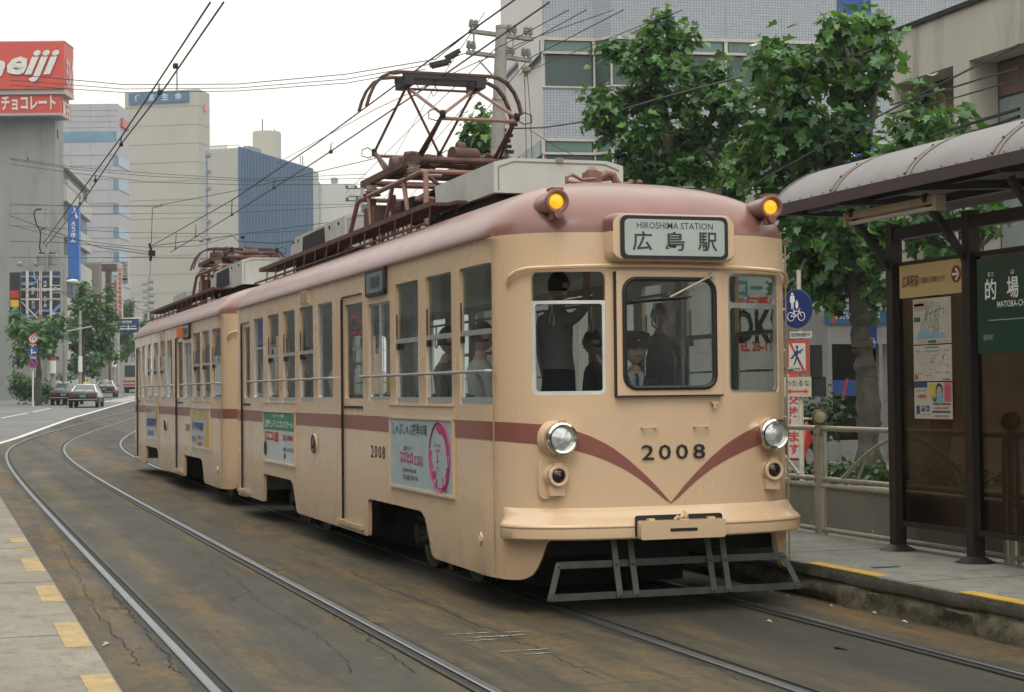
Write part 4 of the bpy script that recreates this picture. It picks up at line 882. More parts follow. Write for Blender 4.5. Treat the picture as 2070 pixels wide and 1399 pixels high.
platR = tag(pf.build('platform', [PLT, STONE], angle=60), 'low concrete tram stop platform with crumbling stone edge under the shelter', 'platform'); 
platR['kind'] = 'structure'
for a, b in ((-3.2,-1.75),(-.70,.36),(1.5,2.6),(3.6,4.7),(5.7,6.8),(-5.4,-4.2)):
    f = MB(); f.box(PX-.002, PX+.115, a, b, PZ-.006, PZ+.002); o = f.build('yellow_edge_marking', YPAINT, platR)
f = MB(); p = ZP(1790, 1147, PZ); f.box(p.x-.11, p.x+.11, p.y-.03, p.y+.03, PZ, PZ+.004); tag(f.build('platform_crack', BLACK, platR))
f = MB(); f.box(-9.5, -4.27, -14, 15, .0, .20, 0); platL = f.build('platform', [PLTL], angle=40); platL['kind'] = 'structure'; platL['label'] = 'low concrete platform at the near left with yellow edge blocks'; platL['category'] = 'platform'
for a in (6.2,5.15,4.2,3.0,1.87,.86,-.34,-1.48,-2.52):
    pass
for a, b in ((6.53,6.0),(5.25,5.12),(4.25,3.02),(1.9,.84),(-.34,-1.46),(-2.48,-3.6)):
    f = MB(); f.box(-4.43, -4.28, min(a, b), max(a, b), .199, .203); f.build('yellow_edge_marking', M('faded_yellow_marking', (.37,.27,.12), .8, 0, .2, 7, .3, 50, .004, None, (.24,.21,.16), 9, .9), platL)
for y in (3.4, 1.15, -1.1, -3.3): f = MB(); f.box(PX+.02, 2.93, y, y+.010, PZ-.001, PZ+.0015); f.build('paving_joint', M('joint_dirt', (.07,.065,.05), .9), platR)
for y in (5.3, 2.2, -.9): f = MB(); f.box(-9, -4.28, y, y+.012, .199, .2015); f.build('paving_joint', M('joint_dirt', (.07,.065,.05), .9), platL)
# litter in the gutter
LIT = [(1630,1190),(1563,1199),(1593,1206),(1680,1226),(1768,1240),(1829,1258),(1555,1257),(210,1306),(216,1302),(1700,1310)]
for i, (px, py) in enumerate(LIT):
    p = ZP(px, py, .01); f = MB(); a = hsh(i)*3; s_ = .012+.012*hsh(i+5); c, s2 = math.cos(a), math.sin(a)
    s_ *= (1.0 if i < 9 else 2.0)
    f.add([(p.x+s_*c, p.y+s_*s2*2, .012), (p.x-s_*s2, p.y+s_*c*2, .02), (p.x-s_*c, p.y-s_*s2*2, .012), (p.x+s_*s2*.6, p.y-s_*c*2, .018), (p.x, p.y, .028)], [(0,1,4),(1,2,4),(2,3,4),(3,0,4)])
    lab = ['scrap of pale paper lying in the gutter, farthest one by the tram', 'tiny pale scrap in the gutter just right of the life guard', 'pale scrap in the gutter below the platform corner', 'small white scrap in the gutter before the first yellow mark', 'white scrap of paper in the gutter below the yellow mark', 'pale curl of paper in the gutter, nearest the right edge', 'white speck of litter between the rails ahead of the tram', 'crumpled white paper on the ground beside the left platform', 'small white flake beside the crumpled paper on the left', 'dark leaf lying between the rails in the foreground'][i]
    single('litter' if i < 9 else 'leaf', f, M('dead_leaf', (.03,.025,.02), .8) if i == 9 else M('dull_paper_scrap', (.36,.35,.31), .8), lab, 'litter' if i < 9 else 'leaf', 'scraps of litter' if i < 9 else None)
# right-hand road edge strip, kerb and pavement
sheet('road_edge_line', [(y, [4.30, 4.48]) for y in range(-12, 40, 2)], LINE, z=.008)
f = MB(); f.box(8.0, 60, -14, 60, 0, .14, 0); f.box(7.85, 8.0, -14, 60, 0, .15, 1); o = f.build('pavement', [plat_mat('pavement_tiles', (.20,.19,.17), (.30,.29,.26)), CONC]); tag(o, kind='structure')

# ragged cracks in the concrete, each a thin dark seam
CRK = M('crack_dirt', (.024,.022,.019), .95)
CK = [([(575,1148),(700,1142),(780,1138),(830,1150),(900,1176)],.010),([(695,1150),(760,1185),(860,1218),(940,1258),(1030,1290),(1100,1320),(1200,1368)],.013),([(900,1307),(1030,1295),(1160,1282)],.012),([(320,1156),(500,1152)],.010),
 ([(245,995),(330,1040),(420,1095),(560,1175),(640,1222),(700,1265),(800,1330),(850,1364)],.014),([(60,985),(140,1080),(230,1200),(300,1290),(370,1364)],.016),([(190,895),(178,905),(182,925),(200,938),(290,985),(370,1022)],.014),([(300,1015),(430,1008)],.010),
 ([(120,1100),(160,1170),(200,1250),(290,1350)],.012),([(480,1040),(600,1045),(740,1062)],.008),([(1240,1275),(1350,1262),(1480,1258)],.010),([(1300,1300),(1420,1340),(1500,1380)],.010),([(560,1330),(700,1326)],.008),([(360,1100),(470,1165),(520,1215),(660,1300),(720,1364)],.008)]
for i, (pts, w_) in enumerate(CK):
    g = np.random.default_rng(i+900); P_ = [ZP(x, y, .0) for x, y in pts]; L_ = []
    for a, b in zip(P_[:-1], P_[1:]):
        n_ = max(2, int((b-a).length/.035))
        for k in range(n_): L_.append(a+(b-a)*(k/n_))
    L_.append(P_[-1]); off = 0; vs = []
    for k, p in enumerate(L_):
        t_ = (L_[min(k+1, len(L_)-1)]-L_[max(k-1, 0)]).normalized(); n2_ = Vector((-t_.y, t_.x, 0)); off = off*.86+float(g.normal())*.009; ww = w_*float(g.uniform(.25, 1.3))*(.2 if k in (0, len(L_)-1) else 1)*.34
        vs += [p+n2_*(off-ww)+Vector((0,0,.0105)), p+n2_*(off+ww)+Vector((0,0,.0105))]
    mb = MB(); mb.add(vs, [(2*k, 2*k+1, 2*k+3, 2*k+2) for k in range(len(L_)-1)]); tag(mb.build('road_crack', CRK, normals=False), kind='structure')
# ================================================ shelter, railing, signs on the right
SHB = M('dark_brown_shelter_steel', (.016,.011,.010), .5, .1, .2, 6, .1, 40, .002, None, (.05,.03,.018), 4, .4)
SMK = glass_mat('smoked_brown_panel', (.36,.30,.25), 1.45, .15, .05)
sh = thing('tram_shelter', (2.5, .5, PZ), 'dark brown steel tram stop shelter with curved grey roof and smoked panels', 'shelter')
o0 = (2.5, .5, PZ)
yp = [XP(1811, 787, 2.52).y, XP(1967, 787, 2.52).y]; yp += [yp[1]-(yp[0]-yp[1]), yp[1]-2*(yp[0]-yp[1])]
for y in yp:
    f = MB(); f.box(2.47, 2.57, y-.05, y+.05, PZ, 3.02, 0); f.lathe([(.17,0),(.13,.015),(.09,.04),(.07,.05)], (2.52, y, PZ), (0,0,1), 8)
    f.build('post', SHB, sh, org=o0)
    f = MB(); f.strip([(2.5, y+.02, 2.62), (2.12, y+.02, 3.13)], .05, .05); f.strip([(2.0, y, 3.20), (2.9, y, 3.24)], .06, .07); f.build('roof_bracket', SHB, sh, org=o0)
f = MB(); f.box(2.48, 2.56, -5, yp[0], 2.88, 2.98); f.box(2.50, 2.54, -5, yp[0], 2.66, 2.69); f.box(2.50, 2.56, -5, yp[0], .49, .53); f.box(2.0, 2.05, -5, 2.12, 3.205, 3.275); f.box(2.9,2.96,-5,2.12,3.2,3.27); f.box(2.0,2.9,2.06,2.12,3.20,3.25); f.box(2.3,2.36,-5,2.1,3.22,3.26)
f.build('frame_beam', SHB, sh, org=o0)
rpf = [(1.985,3.27),(2.0,3.30),(2.04,3.36),(2.10,3.42),(2.17,3.475),(2.26,3.53),(2.36,3.58),(2.48,3.62),(2.62,3.645),(2.8,3.655),(3.0,3.64),(3.2,3.58),(3.35,3.48),(3.45,3.36),(3.5,3.24)]
f = MB(); yr = [2.12, 1.06, -.10, -1.26, -2.42, -5]
f.add([(x, y, z+q) for q in (0,-.012) for y in yr for x, z in rpf], [(b*len(yr)*15+i*15+j, b*len(yr)*15+i*15+j+1, b*len(yr)*15+(i+1)*15+j+1, b*len(yr)*15+(i+1)*15+j) for b in (0,1) for i in range(len(yr)-1) for j in range(14)], 0, True)
f.build('curved_roof_sheet', M('weathered_roof_sheet', (.15,.142,.14), .45, 0, .12, 1.5, .1, 20, .004, None, (.11,.10,.09), 1.5, .7), sh, org=o0, normals=False, angle=60)
for y in yr[:-1]:
    f = MB(); wd = .05 if y < 2 else .03
    for dy in ((-.035, .035) if y < 2 else (0,)):
        f.add([(x+.0, y+dy+s_*wd/2, z+.008) for x, z in rpf[:12] for s_ in (-1, 1)], [(2*i, 2*i+1, 2*i+3, 2*i+2) for i in range(11)], 0, True)
    for x, z in rpf[1:9:2]: f.lathe([(0,.008),(.008,.006),(.012,0)], (x-.004, y+.02, z+.01), (-1,0,1), 6, 1)
    f.build('roof_rib', [M('brown_grey_rib', (.17,.14,.12), .5), SHB], sh, org=o0, normals=False)
f = MB()
for k in range(30): f.lathe([(0,.008),(.008,.006),(.011,0)], (1.99, 2.0-k*.2, 3.30), (-1,0,.6), 6)
f.build('roof_screws', M('brown_grey_rib', (.17,.14,.12)), sh, org=o0)
f = MB(); f.box(1.98, 2.0, -5, 2.12, 3.19, 3.285); f.build('fascia', M('purple_brown_fascia', (.055,.038,.040), .5), sh, org=o0)
for a, b in [(yp[i+1]+.05, yp[i]-.05) for i in range(3)]:
    f = MB(); f.box(2.535, 2.542, a, b, .53, 2.66); f.build('smoked_panel', SMK, sh, org=o0)
f = MB(); f.box(2.13,2.20,-.30,1.08,3.06,3.12,0); f.box(2.12,2.21,-.32,-.27,3.00,3.12,0); f.box(2.12,2.21,1.05,1.09,3.0,3.12,0); f.tube([(2.165,-.27,3.03),(2.165,1.05,3.03)], .018, 10, 1)
f.build('strip_lamp', [M('dirty_cream_lamp_housing', (.32,.26,.15), .5, 0, .2, 5), M('unlit_tube', (.5,.48,.42), .3)], sh, org=o0)
# signs and posters on the shelter (in plane X = 2.40 .. 2.43)
xs = 2.49; YY = lambda px: XP(px, 700, xs).y; V = (0,-1,0); U = (0,0,1)
ya_, yb_ = YY(1948), YY(1823)
f = MB(); f.box(xs-.012, xs, ya_, yb_, 2.385, 2.655, 0)
sg = single('direction_sign', f, M('yellow_ochre_sign', (.46,.34,.15), .5, 0, .05, 5), 'ochre yellow direction sign with a red arrow disc, on the shelter above the posters', 'sign', org=(xs,.5,2.385))
dr = M('dark_red_print', (.16,.02,.02), .5)
o_ = (xs,.5,2.385)
f = text_mb('広島駅前', .25, .105, (xs-.014,YY(1845),2.52), V, U, None, .02); text_mb('どの電車も広島駅行きです!', .38, .052, (xs-.014,YY(1889),2.515), V, U, f, .01); f.build('sign_lettering', dr, sg, org=o_)
YC = YY(1938); f = MB(); f.lathe([(0,.002),(.068,.002),(.07,0)], (xs-.012,YC,2.535), (-1,0,0), 24, 0); f.strip([(xs-.016,YC+.05,2.535),(xs-.016,YC-.04,2.535)], .002, .018, up=(0,0,1), mi=1)
for s_ in (-1,1): f.obox((xs-.016,YC-.02,2.535+s_*.022), (0,.7,.7*s_), (1,0,0), (0,-.7*s_,.7), .068,.002,.016,1)
f.build('arrow_disc', [M('sign_red_disc', (.22,.02,.02), .5), WHITE], sg, org=o_)
def poster(z0, z1, y0, y1, lab, fn):
    f = MB(); f.box(xs-.006, xs, y0, y1, z0, z1); o_ = (xs,(y0+y1)/2,z0)
    p = single('poster', f, M('poster_paper', (.44,.43,.36), .5, 0, .05, 6), lab, 'poster', org=o_); fn(p, y0, y1, z0, z1, o_); return p
def pq(f, y1, z0, w_, h_, W_, H_, u0, v0, u1, v1, mi=0, lift=.0075):   # rectangle in poster fractions
    f.add([(xs-lift, y1-u0*W_, z0+v0*H_), (xs-lift, y1-u1*W_, z0+v0*H_), (xs-lift, y1-u1*W_, z0+v1*H_), (xs-lift, y1-u0*W_, z0+v1*H_)], [(0,1,2,3)], mi)
PCOL = [M('print_'+n, c, .5) for n, c in (('pale_blue',(.20,.33,.42)),('dark_green',(.04,.11,.05)),('tan',(.40,.33,.20)),('grey',(.25,.25,.23)),('red',(.40,.05,.05)),('dark_blue',(.03,.05,.16)),('pink',(.50,.13,.20)),('yellow',(.48,.42,.06)),('skin',(.45,.30,.22)),('black',(.03,.03,.03)))]
def poster_map(p, y0, y1, z0, z1, o_):
    f = MB(); W_, H_ = y1-y0, z1-z0; q = lambda *a, **k: pq(f, y1, z0, 0, 0, W_, H_, *a, **k)
    q(.03,.74,.34,.96,2); q(.03,.50,.20,.60,1); q(.04,.84,.30,.90,3); q(.4,.02,.62,.08,1); q(.1,.03,.38,.07,2); q(.65,.03,.95,.07,2)
    poly = [(.08,.12),(.85,.12),(.86,.22),(.78,.26),(.72,.2),(.66,.3),(.6,.36),(.52,.3),(.46,.2),(.42,.27),(.3,.3),(.2,.34),(.12,.25)]
    f.add([(xs-.0078, y1-u*W_, z0+v*H_) for u, v in poly], [tuple(range(len(poly)))], 0)
    for a in ([(.30,.32),(.34,.55),(.42,.75),(.52,.95)],[(.40,.28),(.46,.5),(.50,.7),(.56,.9)],[(.55,.33),(.58,.6),(.64,.8)],[(.66,.3),(.68,.55),(.72,.85)],[(.2,.34),(.28,.5),(.36,.7),(.40,.95)]):
        f.tube([(xs-.008, y1-u*W_, z0+v*H_) for u, v in a], .003, 4, 0)
    for k in range(46):
        u, v = .3+.55*random.random(), .25+.65*random.random(); s_ = .012+.014*random.random(); q(u, v, u+s_*1.3, v+s_, random.choice([1,2,3,4,3,9]), lift=.0095)
    for k in range(14): q(.88,.12+k*.06,.96,.13+k*.06,3)
    f.tube([(xs-.009, y1-u*W_, z0+v*H_) for u, v in ((.34,.66),(.5,.68),(.66,.74),(.84,.76))], .002, 4, 4)
    f.build('poster_print', PCOL, p, org=o_, normals=False)
def poster_routes(p, y0, y1, z0, z1, o_):
    f = MB(); W_, H_ = y1-y0, z1-z0; q = lambda *a, **k: pq(f, y1, z0, 0, 0, W_, H_, *a, **k)
    q(.32,.93,.68,.955,5); 
    for a in ((.03,.86,.2),(.28,.86,.46),(.5,.86,.72),(.8,.86,.97),(.03,.24,.22),(.27,.18,.42),(.42,.34,.58),(.58,.26,.72),(.45,.64,.6)): q(a[0],a[1]-.03,a[2],a[1],0)
    for a in ((.28,.70,.74,.705),(.42,.42,.74,.425),(.42,.42,.425,.66),(.74,.42,.745,.66),(.1,.40,.105,.8),(.3,.5,.305,.85)): q(*a,2)
    for k in range(60): u, v = .04+.88*random.random(), .08+.8*random.random(); q(u, v, u+.05, v+.010, 3, lift=.0085)
    for a in ((.03,.05,.12,.18),(.47,.50,.49,.58),(.52,.50,.54,.58),(.78,.55,.80,.70),(.86,.22,.95,.25),(.44,.13,.46,.18)): q(*a,4)
    q(.78,.03,.97,.06,5); f.build('poster_print', PCOL, p, org=o_, normals=False)
def poster_pass(p, y0, y1, z0, z1, o_):
    f = MB(); W_, H_ = y1-y0, z1-z0; q = lambda *a, **k: pq(f, y1, z0, 0, 0, W_, H_, *a, **k)
    q(0,.86,.36,1,5); q(.80,.46,1,1,6); q(.50,.385,.97,.43,1); q(.48,.17,.97,.22,5)
    for k in range(7): q(.83,.52+k*.06,.96,.545+k*.06,4,lift=.009)
    def disc(u, v, r, mi, l=.009, sq=1.): f.add([(xs-l, y1-u*W_+r*math.cos(a), z0+v*H_+r*sq*math.sin(a)) for a in [2*math.pi*k/16 for k in range(16)]], [tuple(range(16))], mi)
    disc(.49,.78,.055,7,sq=1.1); disc(.68,.80,.052,9); disc(.68,.76,.038,8,.0095); disc(.70,.58,.045,0,.0097,1.2); disc(.56,.64,.022,8,.0098); disc(.56,.56,.03,1,.0096)
    for a in ((.06,.13,.15,.36),(.19,.2,.29,.36),(.32,.2,.41,.36)): q(*a,5)
    q(.20,.28,.28,.34,3,lift=.009); q(.33,.24,.4,.3,3,lift=.009); q(.2,.1,.42,.125,3)
    f.build('poster_print', PCOL, p, org=o_, normals=False)
    f = MB()
    for s_, w_, h_, u, v in (('一日乗車券',.30,.12,.19,.62),('600円 300円',.38,.075,.74,.30),('840円 420円',.38,.075,.74,.08)): text_mb(s_, w_*W_*.98, h_*H_*.8, (xs-.0095, y1-u*W_, z0+v*H_), V, U, None, .03).build('poster_lettering', PCOL[4], p, org=o_)
    f = text_mb('市内電車をご利用の', .3*W_, .04*H_, (xs-.0095, y1-.19*W_, z0+.77*H_), V, U, None, .0); f.build('poster_lettering', PCOL[9], p, org=o_)
PA, PB = YY(1924), YY(1848)
poster(1.995,2.365,PA,PB,'poster with a coloured city map, topmost of the three on the shelter panel', poster_map)
poster(1.695,1.985,PA,PB,'poster with a route diagram, middle of the three on the shelter panel', poster_routes)
poster(1.39,1.685,PA,PB,'fare poster with pink and yellow patches, lowest of the three on the panel', poster_pass)
f = MB(); GA = YY(1985); f.box(xs-.035, xs-.005, GA-.95, GA, 1.90, 2.625)
o_ = (xs,-.6,1.9)
gs = single('station_sign', f, M('dark_green_sign', (.007,.042,.024), .35, 0, .05, 4), 'dark green stop name board with large white characters, at the right edge', 'sign', org=o_)
Y1 = YY(2013); f = MB()
for k, ch in enumerate('的場町'): text_mb(ch, .145, .16, (xs-.037,Y1-.28*k,2.385), V, U, f, .015)
text_mb('まと', .08, .035, (xs-.037,Y1-.005,2.50), V, U, f, .01); text_mb('ば', .04, .035, (xs-.037,Y1-.28,2.50), V, U, f, .01); text_mb('MATOBA-CHO', .40, .048, (xs-.037,Y1-.28,2.265), V, U, f, .01); f.build('sign_lettering', WHITE, gs, org=o_)
f = MB(); f.box(xs-.037,xs-.034,GA-.9,YY(2008),2.145,2.152); text_mb('稲荷町', .13, .045, (xs-.037,YY(2007),2.02), V, U, f, .0); text_mb('段原一丁目', .2, .045, (xs-.037,GA-.75,2.02), V, U, f, .0); f.build('sign_lettering', M('pale_grey_print', (.3,.34,.32), .5), gs, org=o_)
# drink can
f = MB(); f.lathe([(0,0),(.028,0),(.033,.008),(.033,.108),(.028,.118),(0,.117)], (2.36,-1.14,PZ+.033), (-.25,-.97,0), 18, mis=[2,2,0,2,2]); 
cn = single('drink_can', f, [M('dark_can', (.03,.03,.035), .25, .6), WHITE, ALU], 'dark drink can with white patch lying on the platform, right edge', 'can')
# railing behind the platform
RAIL = M('beige_grey_tube_rail', (.34,.32,.26), .42, .3, .12, 6, dirt=(.15,.12,.08), dscale=5, damt=.5); PANEL = M('grey_steel_panel', (.20,.21,.185), .55, .2, .08, 2, dirt=(.12,.12,.10), dscale=3, damt=.4)
xr = 2.70
def rail_bay(ya, yb, lab):   # ya > yb
    fr = thing('railing', (xr, (ya+yb)/2, .0), lab, 'railing', 'railing bays behind the platform'); o_ = (xr, (ya+yb)/2, 0)
    f = MB()
    for z, r_ in ((1.27,.026),(.80,.024),(.735,.024),(.33,.024)): f.tube([(xr, ya, z), (xr, yb, z)], r_, 10)
    for y in (ya-.03, yb+.03): f.tube([(xr, y, .24), (xr, y, 1.27)], .020, 8)
    f.build('rail_tube', RAIL, fr, org=o_)
    f = MB(); f.box(xr-.005, xr+.005, yb+.05, ya-.05, .355, .715, 0)
    for k in range(8):
        y = yb+.12+k*(ya-yb-.24)/7
        for z in (.375,.695): f.lathe([(0,.008),(.008,.006),(.011,0)], (xr-.005,y,z), (-1,0,0), 6, 1)
    f.build('infill_panel', [PANEL, RAIL], fr, org=o_)
    f = MB(); L_ = ya-yb
    f.tube([(xr, ya-.35-(L_-.7)*k/20, .82+.40*math.sin(math.pi*k/20)) for k in range(21)], .018, 8)
    f.tube([(xr, ya-.62, .82), (xr, ya-.82, 1.08)], .014, 6); f.tube([(xr, yb+.62, .82), (xr, yb+.82, 1.08)], .014, 6)
    f.tube([(xr, (ya+yb)/2+.32*math.cos(a), 1.0+.16*math.sin(a)) for a in [2*math.pi*k/20 for k in range(20)]], .012, 6, closed=True)
    f.build('arched_tube', RAIL, fr, org=o_)
def rail_post(y, lab):
    f = MB(); f.tube([(xr, y, .0), (xr, y, 1.30)], .032, 10); f.box(xr-.05,xr+.05,y-.045,y+.045,.0,.02); f.box(xr-.03,xr+.03,y-.06,y+.06,1.22,1.26)
    p = single('railing_post', f, RAIL, lab, 'railing post', 'railing posts behind the platform', org=(xr,y,0))
    f = MB(); f.lathe([(0,-.05),(.055,-.05),(.072,-.04),(.075,.0),(.072,.035),(.06,.04),(0,.042)], (xr,y,1.375), (.45,.89,0), 20, mis=[1,0,0,0,0,1]); f.build('reflector_knob', [M('dark_bronze_knob', (.12,.10,.07), .4, .6), M('tarnished_reflector', (.36,.33,.20), .35, .2, .12, 30)], p, org=(xr,y,0))
yk = XP(1657, 851, xr).y
rail_post(yk, 'railing post with round knob standing between the tram and the shelter'); rail_post(yk-3.0, 'railing post with round knob behind the shelter panels'); rail_post(yk+3.0, 'railing post hidden behind the tram front')
rail_bay(yk-.06, yk-2.94, 'grey railing bay with arched tubes behind the shelter panels'); rail_bay(yk+2.94, yk+.06, 'grey railing bay just right of the tram front'); rail_bay(yk-3.06, yk-5.9, 'grey railing bay behind the shelter at the right edge')
# ------------------------------------------------ sign pole at the kerb
d0 = 26.0
sp = D(1618, 787, d0); base = Vector((sp.x, sp.y, .14)); pxm = d0/FPX
sgn = thing('sign_pole', base, 'white pole with round blue pedestrian and bicycle sign, red-framed no crossing sign and arrow plate', 'sign pole')
ax = (D(1640,787,d0)-D(1600,787,d0)).normalized(); yw = R(-50)+math.atan2(ax.y, ax.x)
ux = Vector((math.cos(math.atan2(ax.y,ax.x)-R(48)), math.sin(math.atan2(ax.y,ax.x)-R(48)), 0)).normalized(); nrm = Vector((ux.y, -ux.x, 0))
ux2 = Vector((math.cos(math.atan2(ax.y,ax.x)-R(25)), math.sin(math.atan2(ax.y,ax.x)-R(25)), 0)); nr2 = Vector((ux2.y, -ux2.x, 0))
f = MB(); f.tube([base, base+Vector((0,0,3.3))], .035, 10, 0); f.build('pole', M('cream_pole_paint', (.45,.42,.33), .5, 0, .2, 5, dirt=(.12,.08,.05), dscale=4, damt=.7), sgn, org=base)
c = D(1618, 624, d0); c = Vector((base.x, base.y, c.z))+nrm*.06
f = MB(); f.lathe([(0,-.012),(.29,-.012),(.298,-.006),(.298,.006),(.29,.012),(0,.012)], c, nrm, 36); f.build('round_sign', M('sign_blue', (.012,.03,.14), .4), sgn, org=base)
f = MB()
def pt(u, v, l=.016): return c+ux*u+Vector((0,0,v))+nrm*l
def pol(pts, mb=None, l=.016): (mb or f).add([pt(u, v, l) for u, v in pts], [tuple(range(len(pts)))])
def dsc(u, v, r, mb=None, n=12): pol([(u+r*math.cos(2*math.pi*k/n), v+r*math.sin(2*math.pi*k/n)) for k in range(n)], mb)
dsc(-.07,.225,.022); pol([(-.11,.20),(-.03,.20),(-.02,.10),(-.045,.10),(-.05,-.0),(-.065,-.0),(-.07,.08),(-.075,-.0),(-.09,-.0),(-.095,.10),(-.12,.10)])
dsc(.015,.115,.014); pol([(-.01,.10),(.04,.10),(.045,.04),(.03,-.0),(.0,-.0),(-.012,.04)])
for u in (-.10,.10): f.tube([pt(u+.065*math.cos(a), -.12+.065*math.sin(a)) for a in [2*math.pi*k/18 for k in range(18)]], .006, 4, closed=True)
for a, b in (((-.10,-.12),(-.045,-.04)),((-.045,-.04),(.065,-.04)),((-.045,-.04),(.0,-.12)),((.0,-.12),(.065,-.04)),((-.10,-.12),(.0,-.12)),((.10,-.12),(.055,-.02)),((.055,-.02),(.08,.0)),((-.06,-.02),(-.03,-.02))): f.tube([pt(*a), pt(*b)], .006, 4)
f.build('sign_symbol', WHITE, sgn, org=base)
def plate(cx_px, cy_px, w_, h_, ux_, nr_, mat, off, nm):
    q = D(cx_px, cy_px, d0); q = Vector((base.x, base.y, q.z))+nr_*.07+ux_*off; g = MB(); g.obox(q, ux_, nr_, (0,0,1), w_, .014, h_); g.build(nm, mat, sgn, org=base); return q
q = plate(1622, 677, .34, .10, ux2, nr2, M('sign_plate_white', (.5,.5,.44), .5), .04, 'text_plate'); f = text_mb('自転車歩道通行可', .30, .065, q+nr2*.009, ux2, U, None, .015); f.build('plate_lettering', BLACK, sgn, org=base)
q = plate(1607, 722, .36, .52, ux2, nr2, M('sign_plate_red', (.40,.06,.04), .5), -.02, 'no_crossing_sign'); g = MB(); g.obox(q+nr2*.008, ux2, nr2, (0,0,1), .26, .003, .42); g.build('sign_face', M('sign_plate_white', (.5,.5,.44)), sgn, org=base)
g = MB(); g.obox(q+nr2*.011, (ux2*.45+Vector((0,0,-.9))).normalized(), nr2, (ux2*.9+Vector((0,0,.45))).normalized(), .52, .002, .035); g.build('red_bar', M('sign_plate_red', (.40,.06,.04)), sgn, org=base)
g = MB(); P2 = lambda u, v: q+ux2*u+Vector((0,0,v))+nr2*.014
for s_ in (((.0,.13),(.0,.02)),((.0,.10),(-.06,.02)),((.0,.10),(.06,.06)),((.0,.02),(-.05,-.12)),((.0,.02),(.05,-.12)),((-.08,0),(.09,.12)),((-.1,-.02),(-.06,.0))): g.tube([P2(*s_[0]), P2(*s_[1])], .011, 5)
g.add([P2(.0+.022*math.cos(a), .155+.022*math.sin(a)) for a in [2*math.pi*k/12 for k in range(12)]], [tuple(range(12))]); g.build('walking_figure', M('sign_blue', (.012,.03,.14)), sgn, org=base)
g = text_mb('横断禁止', .2, .04, P2(0,-.18), ux2, U, None, .0); g.build('plate_lettering', BLACK, sgn, org=base)
q = plate(1608, 782, .42, .30, ux2, nr2, M('sign_plate_cream', (.42,.40,.32), .5), -.02, 'arrow_plate'); g = text_mb('わたるな', .37, .09, q+nr2*.009+Vector((0,0,.055)), ux2, U, None, .01); g.build('plate_lettering', BLACK, sgn, org=base)
g = MB(); P3 = lambda u, v: q+ux2*u+Vector((0,0,v-.07))+nr2*.010
g.add([P3(*a) for a in ((-.17,0),(-.11,.04),(-.11,.014),(.11,.014),(.11,.04),(.17,0),(.11,-.04),(.11,-.014),(-.11,-.014),(-.11,-.04))], [tuple(range(10))]); g.build('red_arrow', RED, sgn, org=base)
g = MB(); bq = Vector((base.x, base.y, 0))+ux2*.24-nr2*.05
g.obox(bq+Vector((0,0,2.03)), ux2, nr2, (0,0,1), .16, .12, .52); g.obox(bq+ux2*.03+Vector((0,0,1.66)), ux2, nr2, (0,0,1), .2, .12, .30); g.build('back_box', RUBBER, sgn, org=base)
# banner on a bamboo pole
bb = D(1604, 787, 27.5); bz = MB(); bb = Vector((bb.x, bb.y, .14)); bz.tube([bb+Vector((.16,0,0)), bb+Vector((.16,0,2.2))], .012, 6); bz.obox(bb+Vector((0,0,1.1)), ux2, nr2, (0,0,1), .24, .006, 1.45, 1)
bn = single('banner', bz, [WHITE, M('banner_cloth', (.5,.49,.46), .8)], 'white vertical cloth banner with red characters below the no crossing sign', 'banner', org=bb)
g = MB()
for k, ch in enumerate('無料交換します'): text_mb(ch, .16, .17, bb+Vector((0,0,1.72-k*.20))+nr2*.006, ux2, U, g, .03)
g.build('banner_lettering', RED, bn, org=bb)
# red scooter
d1 = 30; gz = .14; sb = Vector((D(1598,900,d1).x, D(1598,900,d1).y, gz)); fx = (D(1650,900,d1)-D(1600,900,d1)); fx.z = 0; fx = Matrix.Rotation(R(50), 3, 'Z') @ fx; fx.normalize(); fy = Vector((-fx.y, fx.x, 0))
sc = thing('scooter', sb, 'bright red motor scooter parked behind the railing beside the tram', 'scooter'); Q = lambda u, v, z: sb+fx*u+fy*v+Vector((0,0,z))
for u in (-.62, .60):
    g = MB(); g.lathe([(.15,-.04),(.24,-.045),(.27,0),(.24,.045),(.15,.04),(.15,-.04)], Q(u,0,.27), fy, 24, 0); w__ = g.build('wheel', RUBBER, sc, org=sb); g = MB(); g.lathe([(0,-.02),(.15,-.03),(.15,.03),(0,.02)], Q(u,0,.27), fy, 16); g.build('rim', ALU, w__, org=sb)
g = MB(); g.tube([Q(-.9,0,.55), Q(-.6,0,.62), Q(-.2,0,.55), Q(.0,0,.32), Q(.3,0,.30), Q(.48,0,.55), Q(.56,0,.85)], [.06,.13,.14,.10,.10,.12,.07], 12); g.tube([Q(.35,0,.50), Q(.6,0,.60), Q(.85,0,.48)], [.05,.10,.05], 10); g.build('fairing', M('scooter_red', (.55,.03,.015), .25, 0, .05, 3, coat=.5), sc, org=sb)
g = MB(); g.tube([Q(-.7,0,.74), Q(-.4,0,.78), Q(-.1,0,.72)], [.08,.11,.07], 10); g.build('seat', RUBBER, sc, org=sb)
g = MB(); g.tube([Q(.5,-.28,.98), Q(.54,-.1,.95), Q(.54,.1,.95), Q(.5,.28,.98)], .018, 8); g.tube([Q(.55,0,.9), Q(.62,0,.3)], .025, 6); g.build('handlebar', CHROME, sc, org=sb)
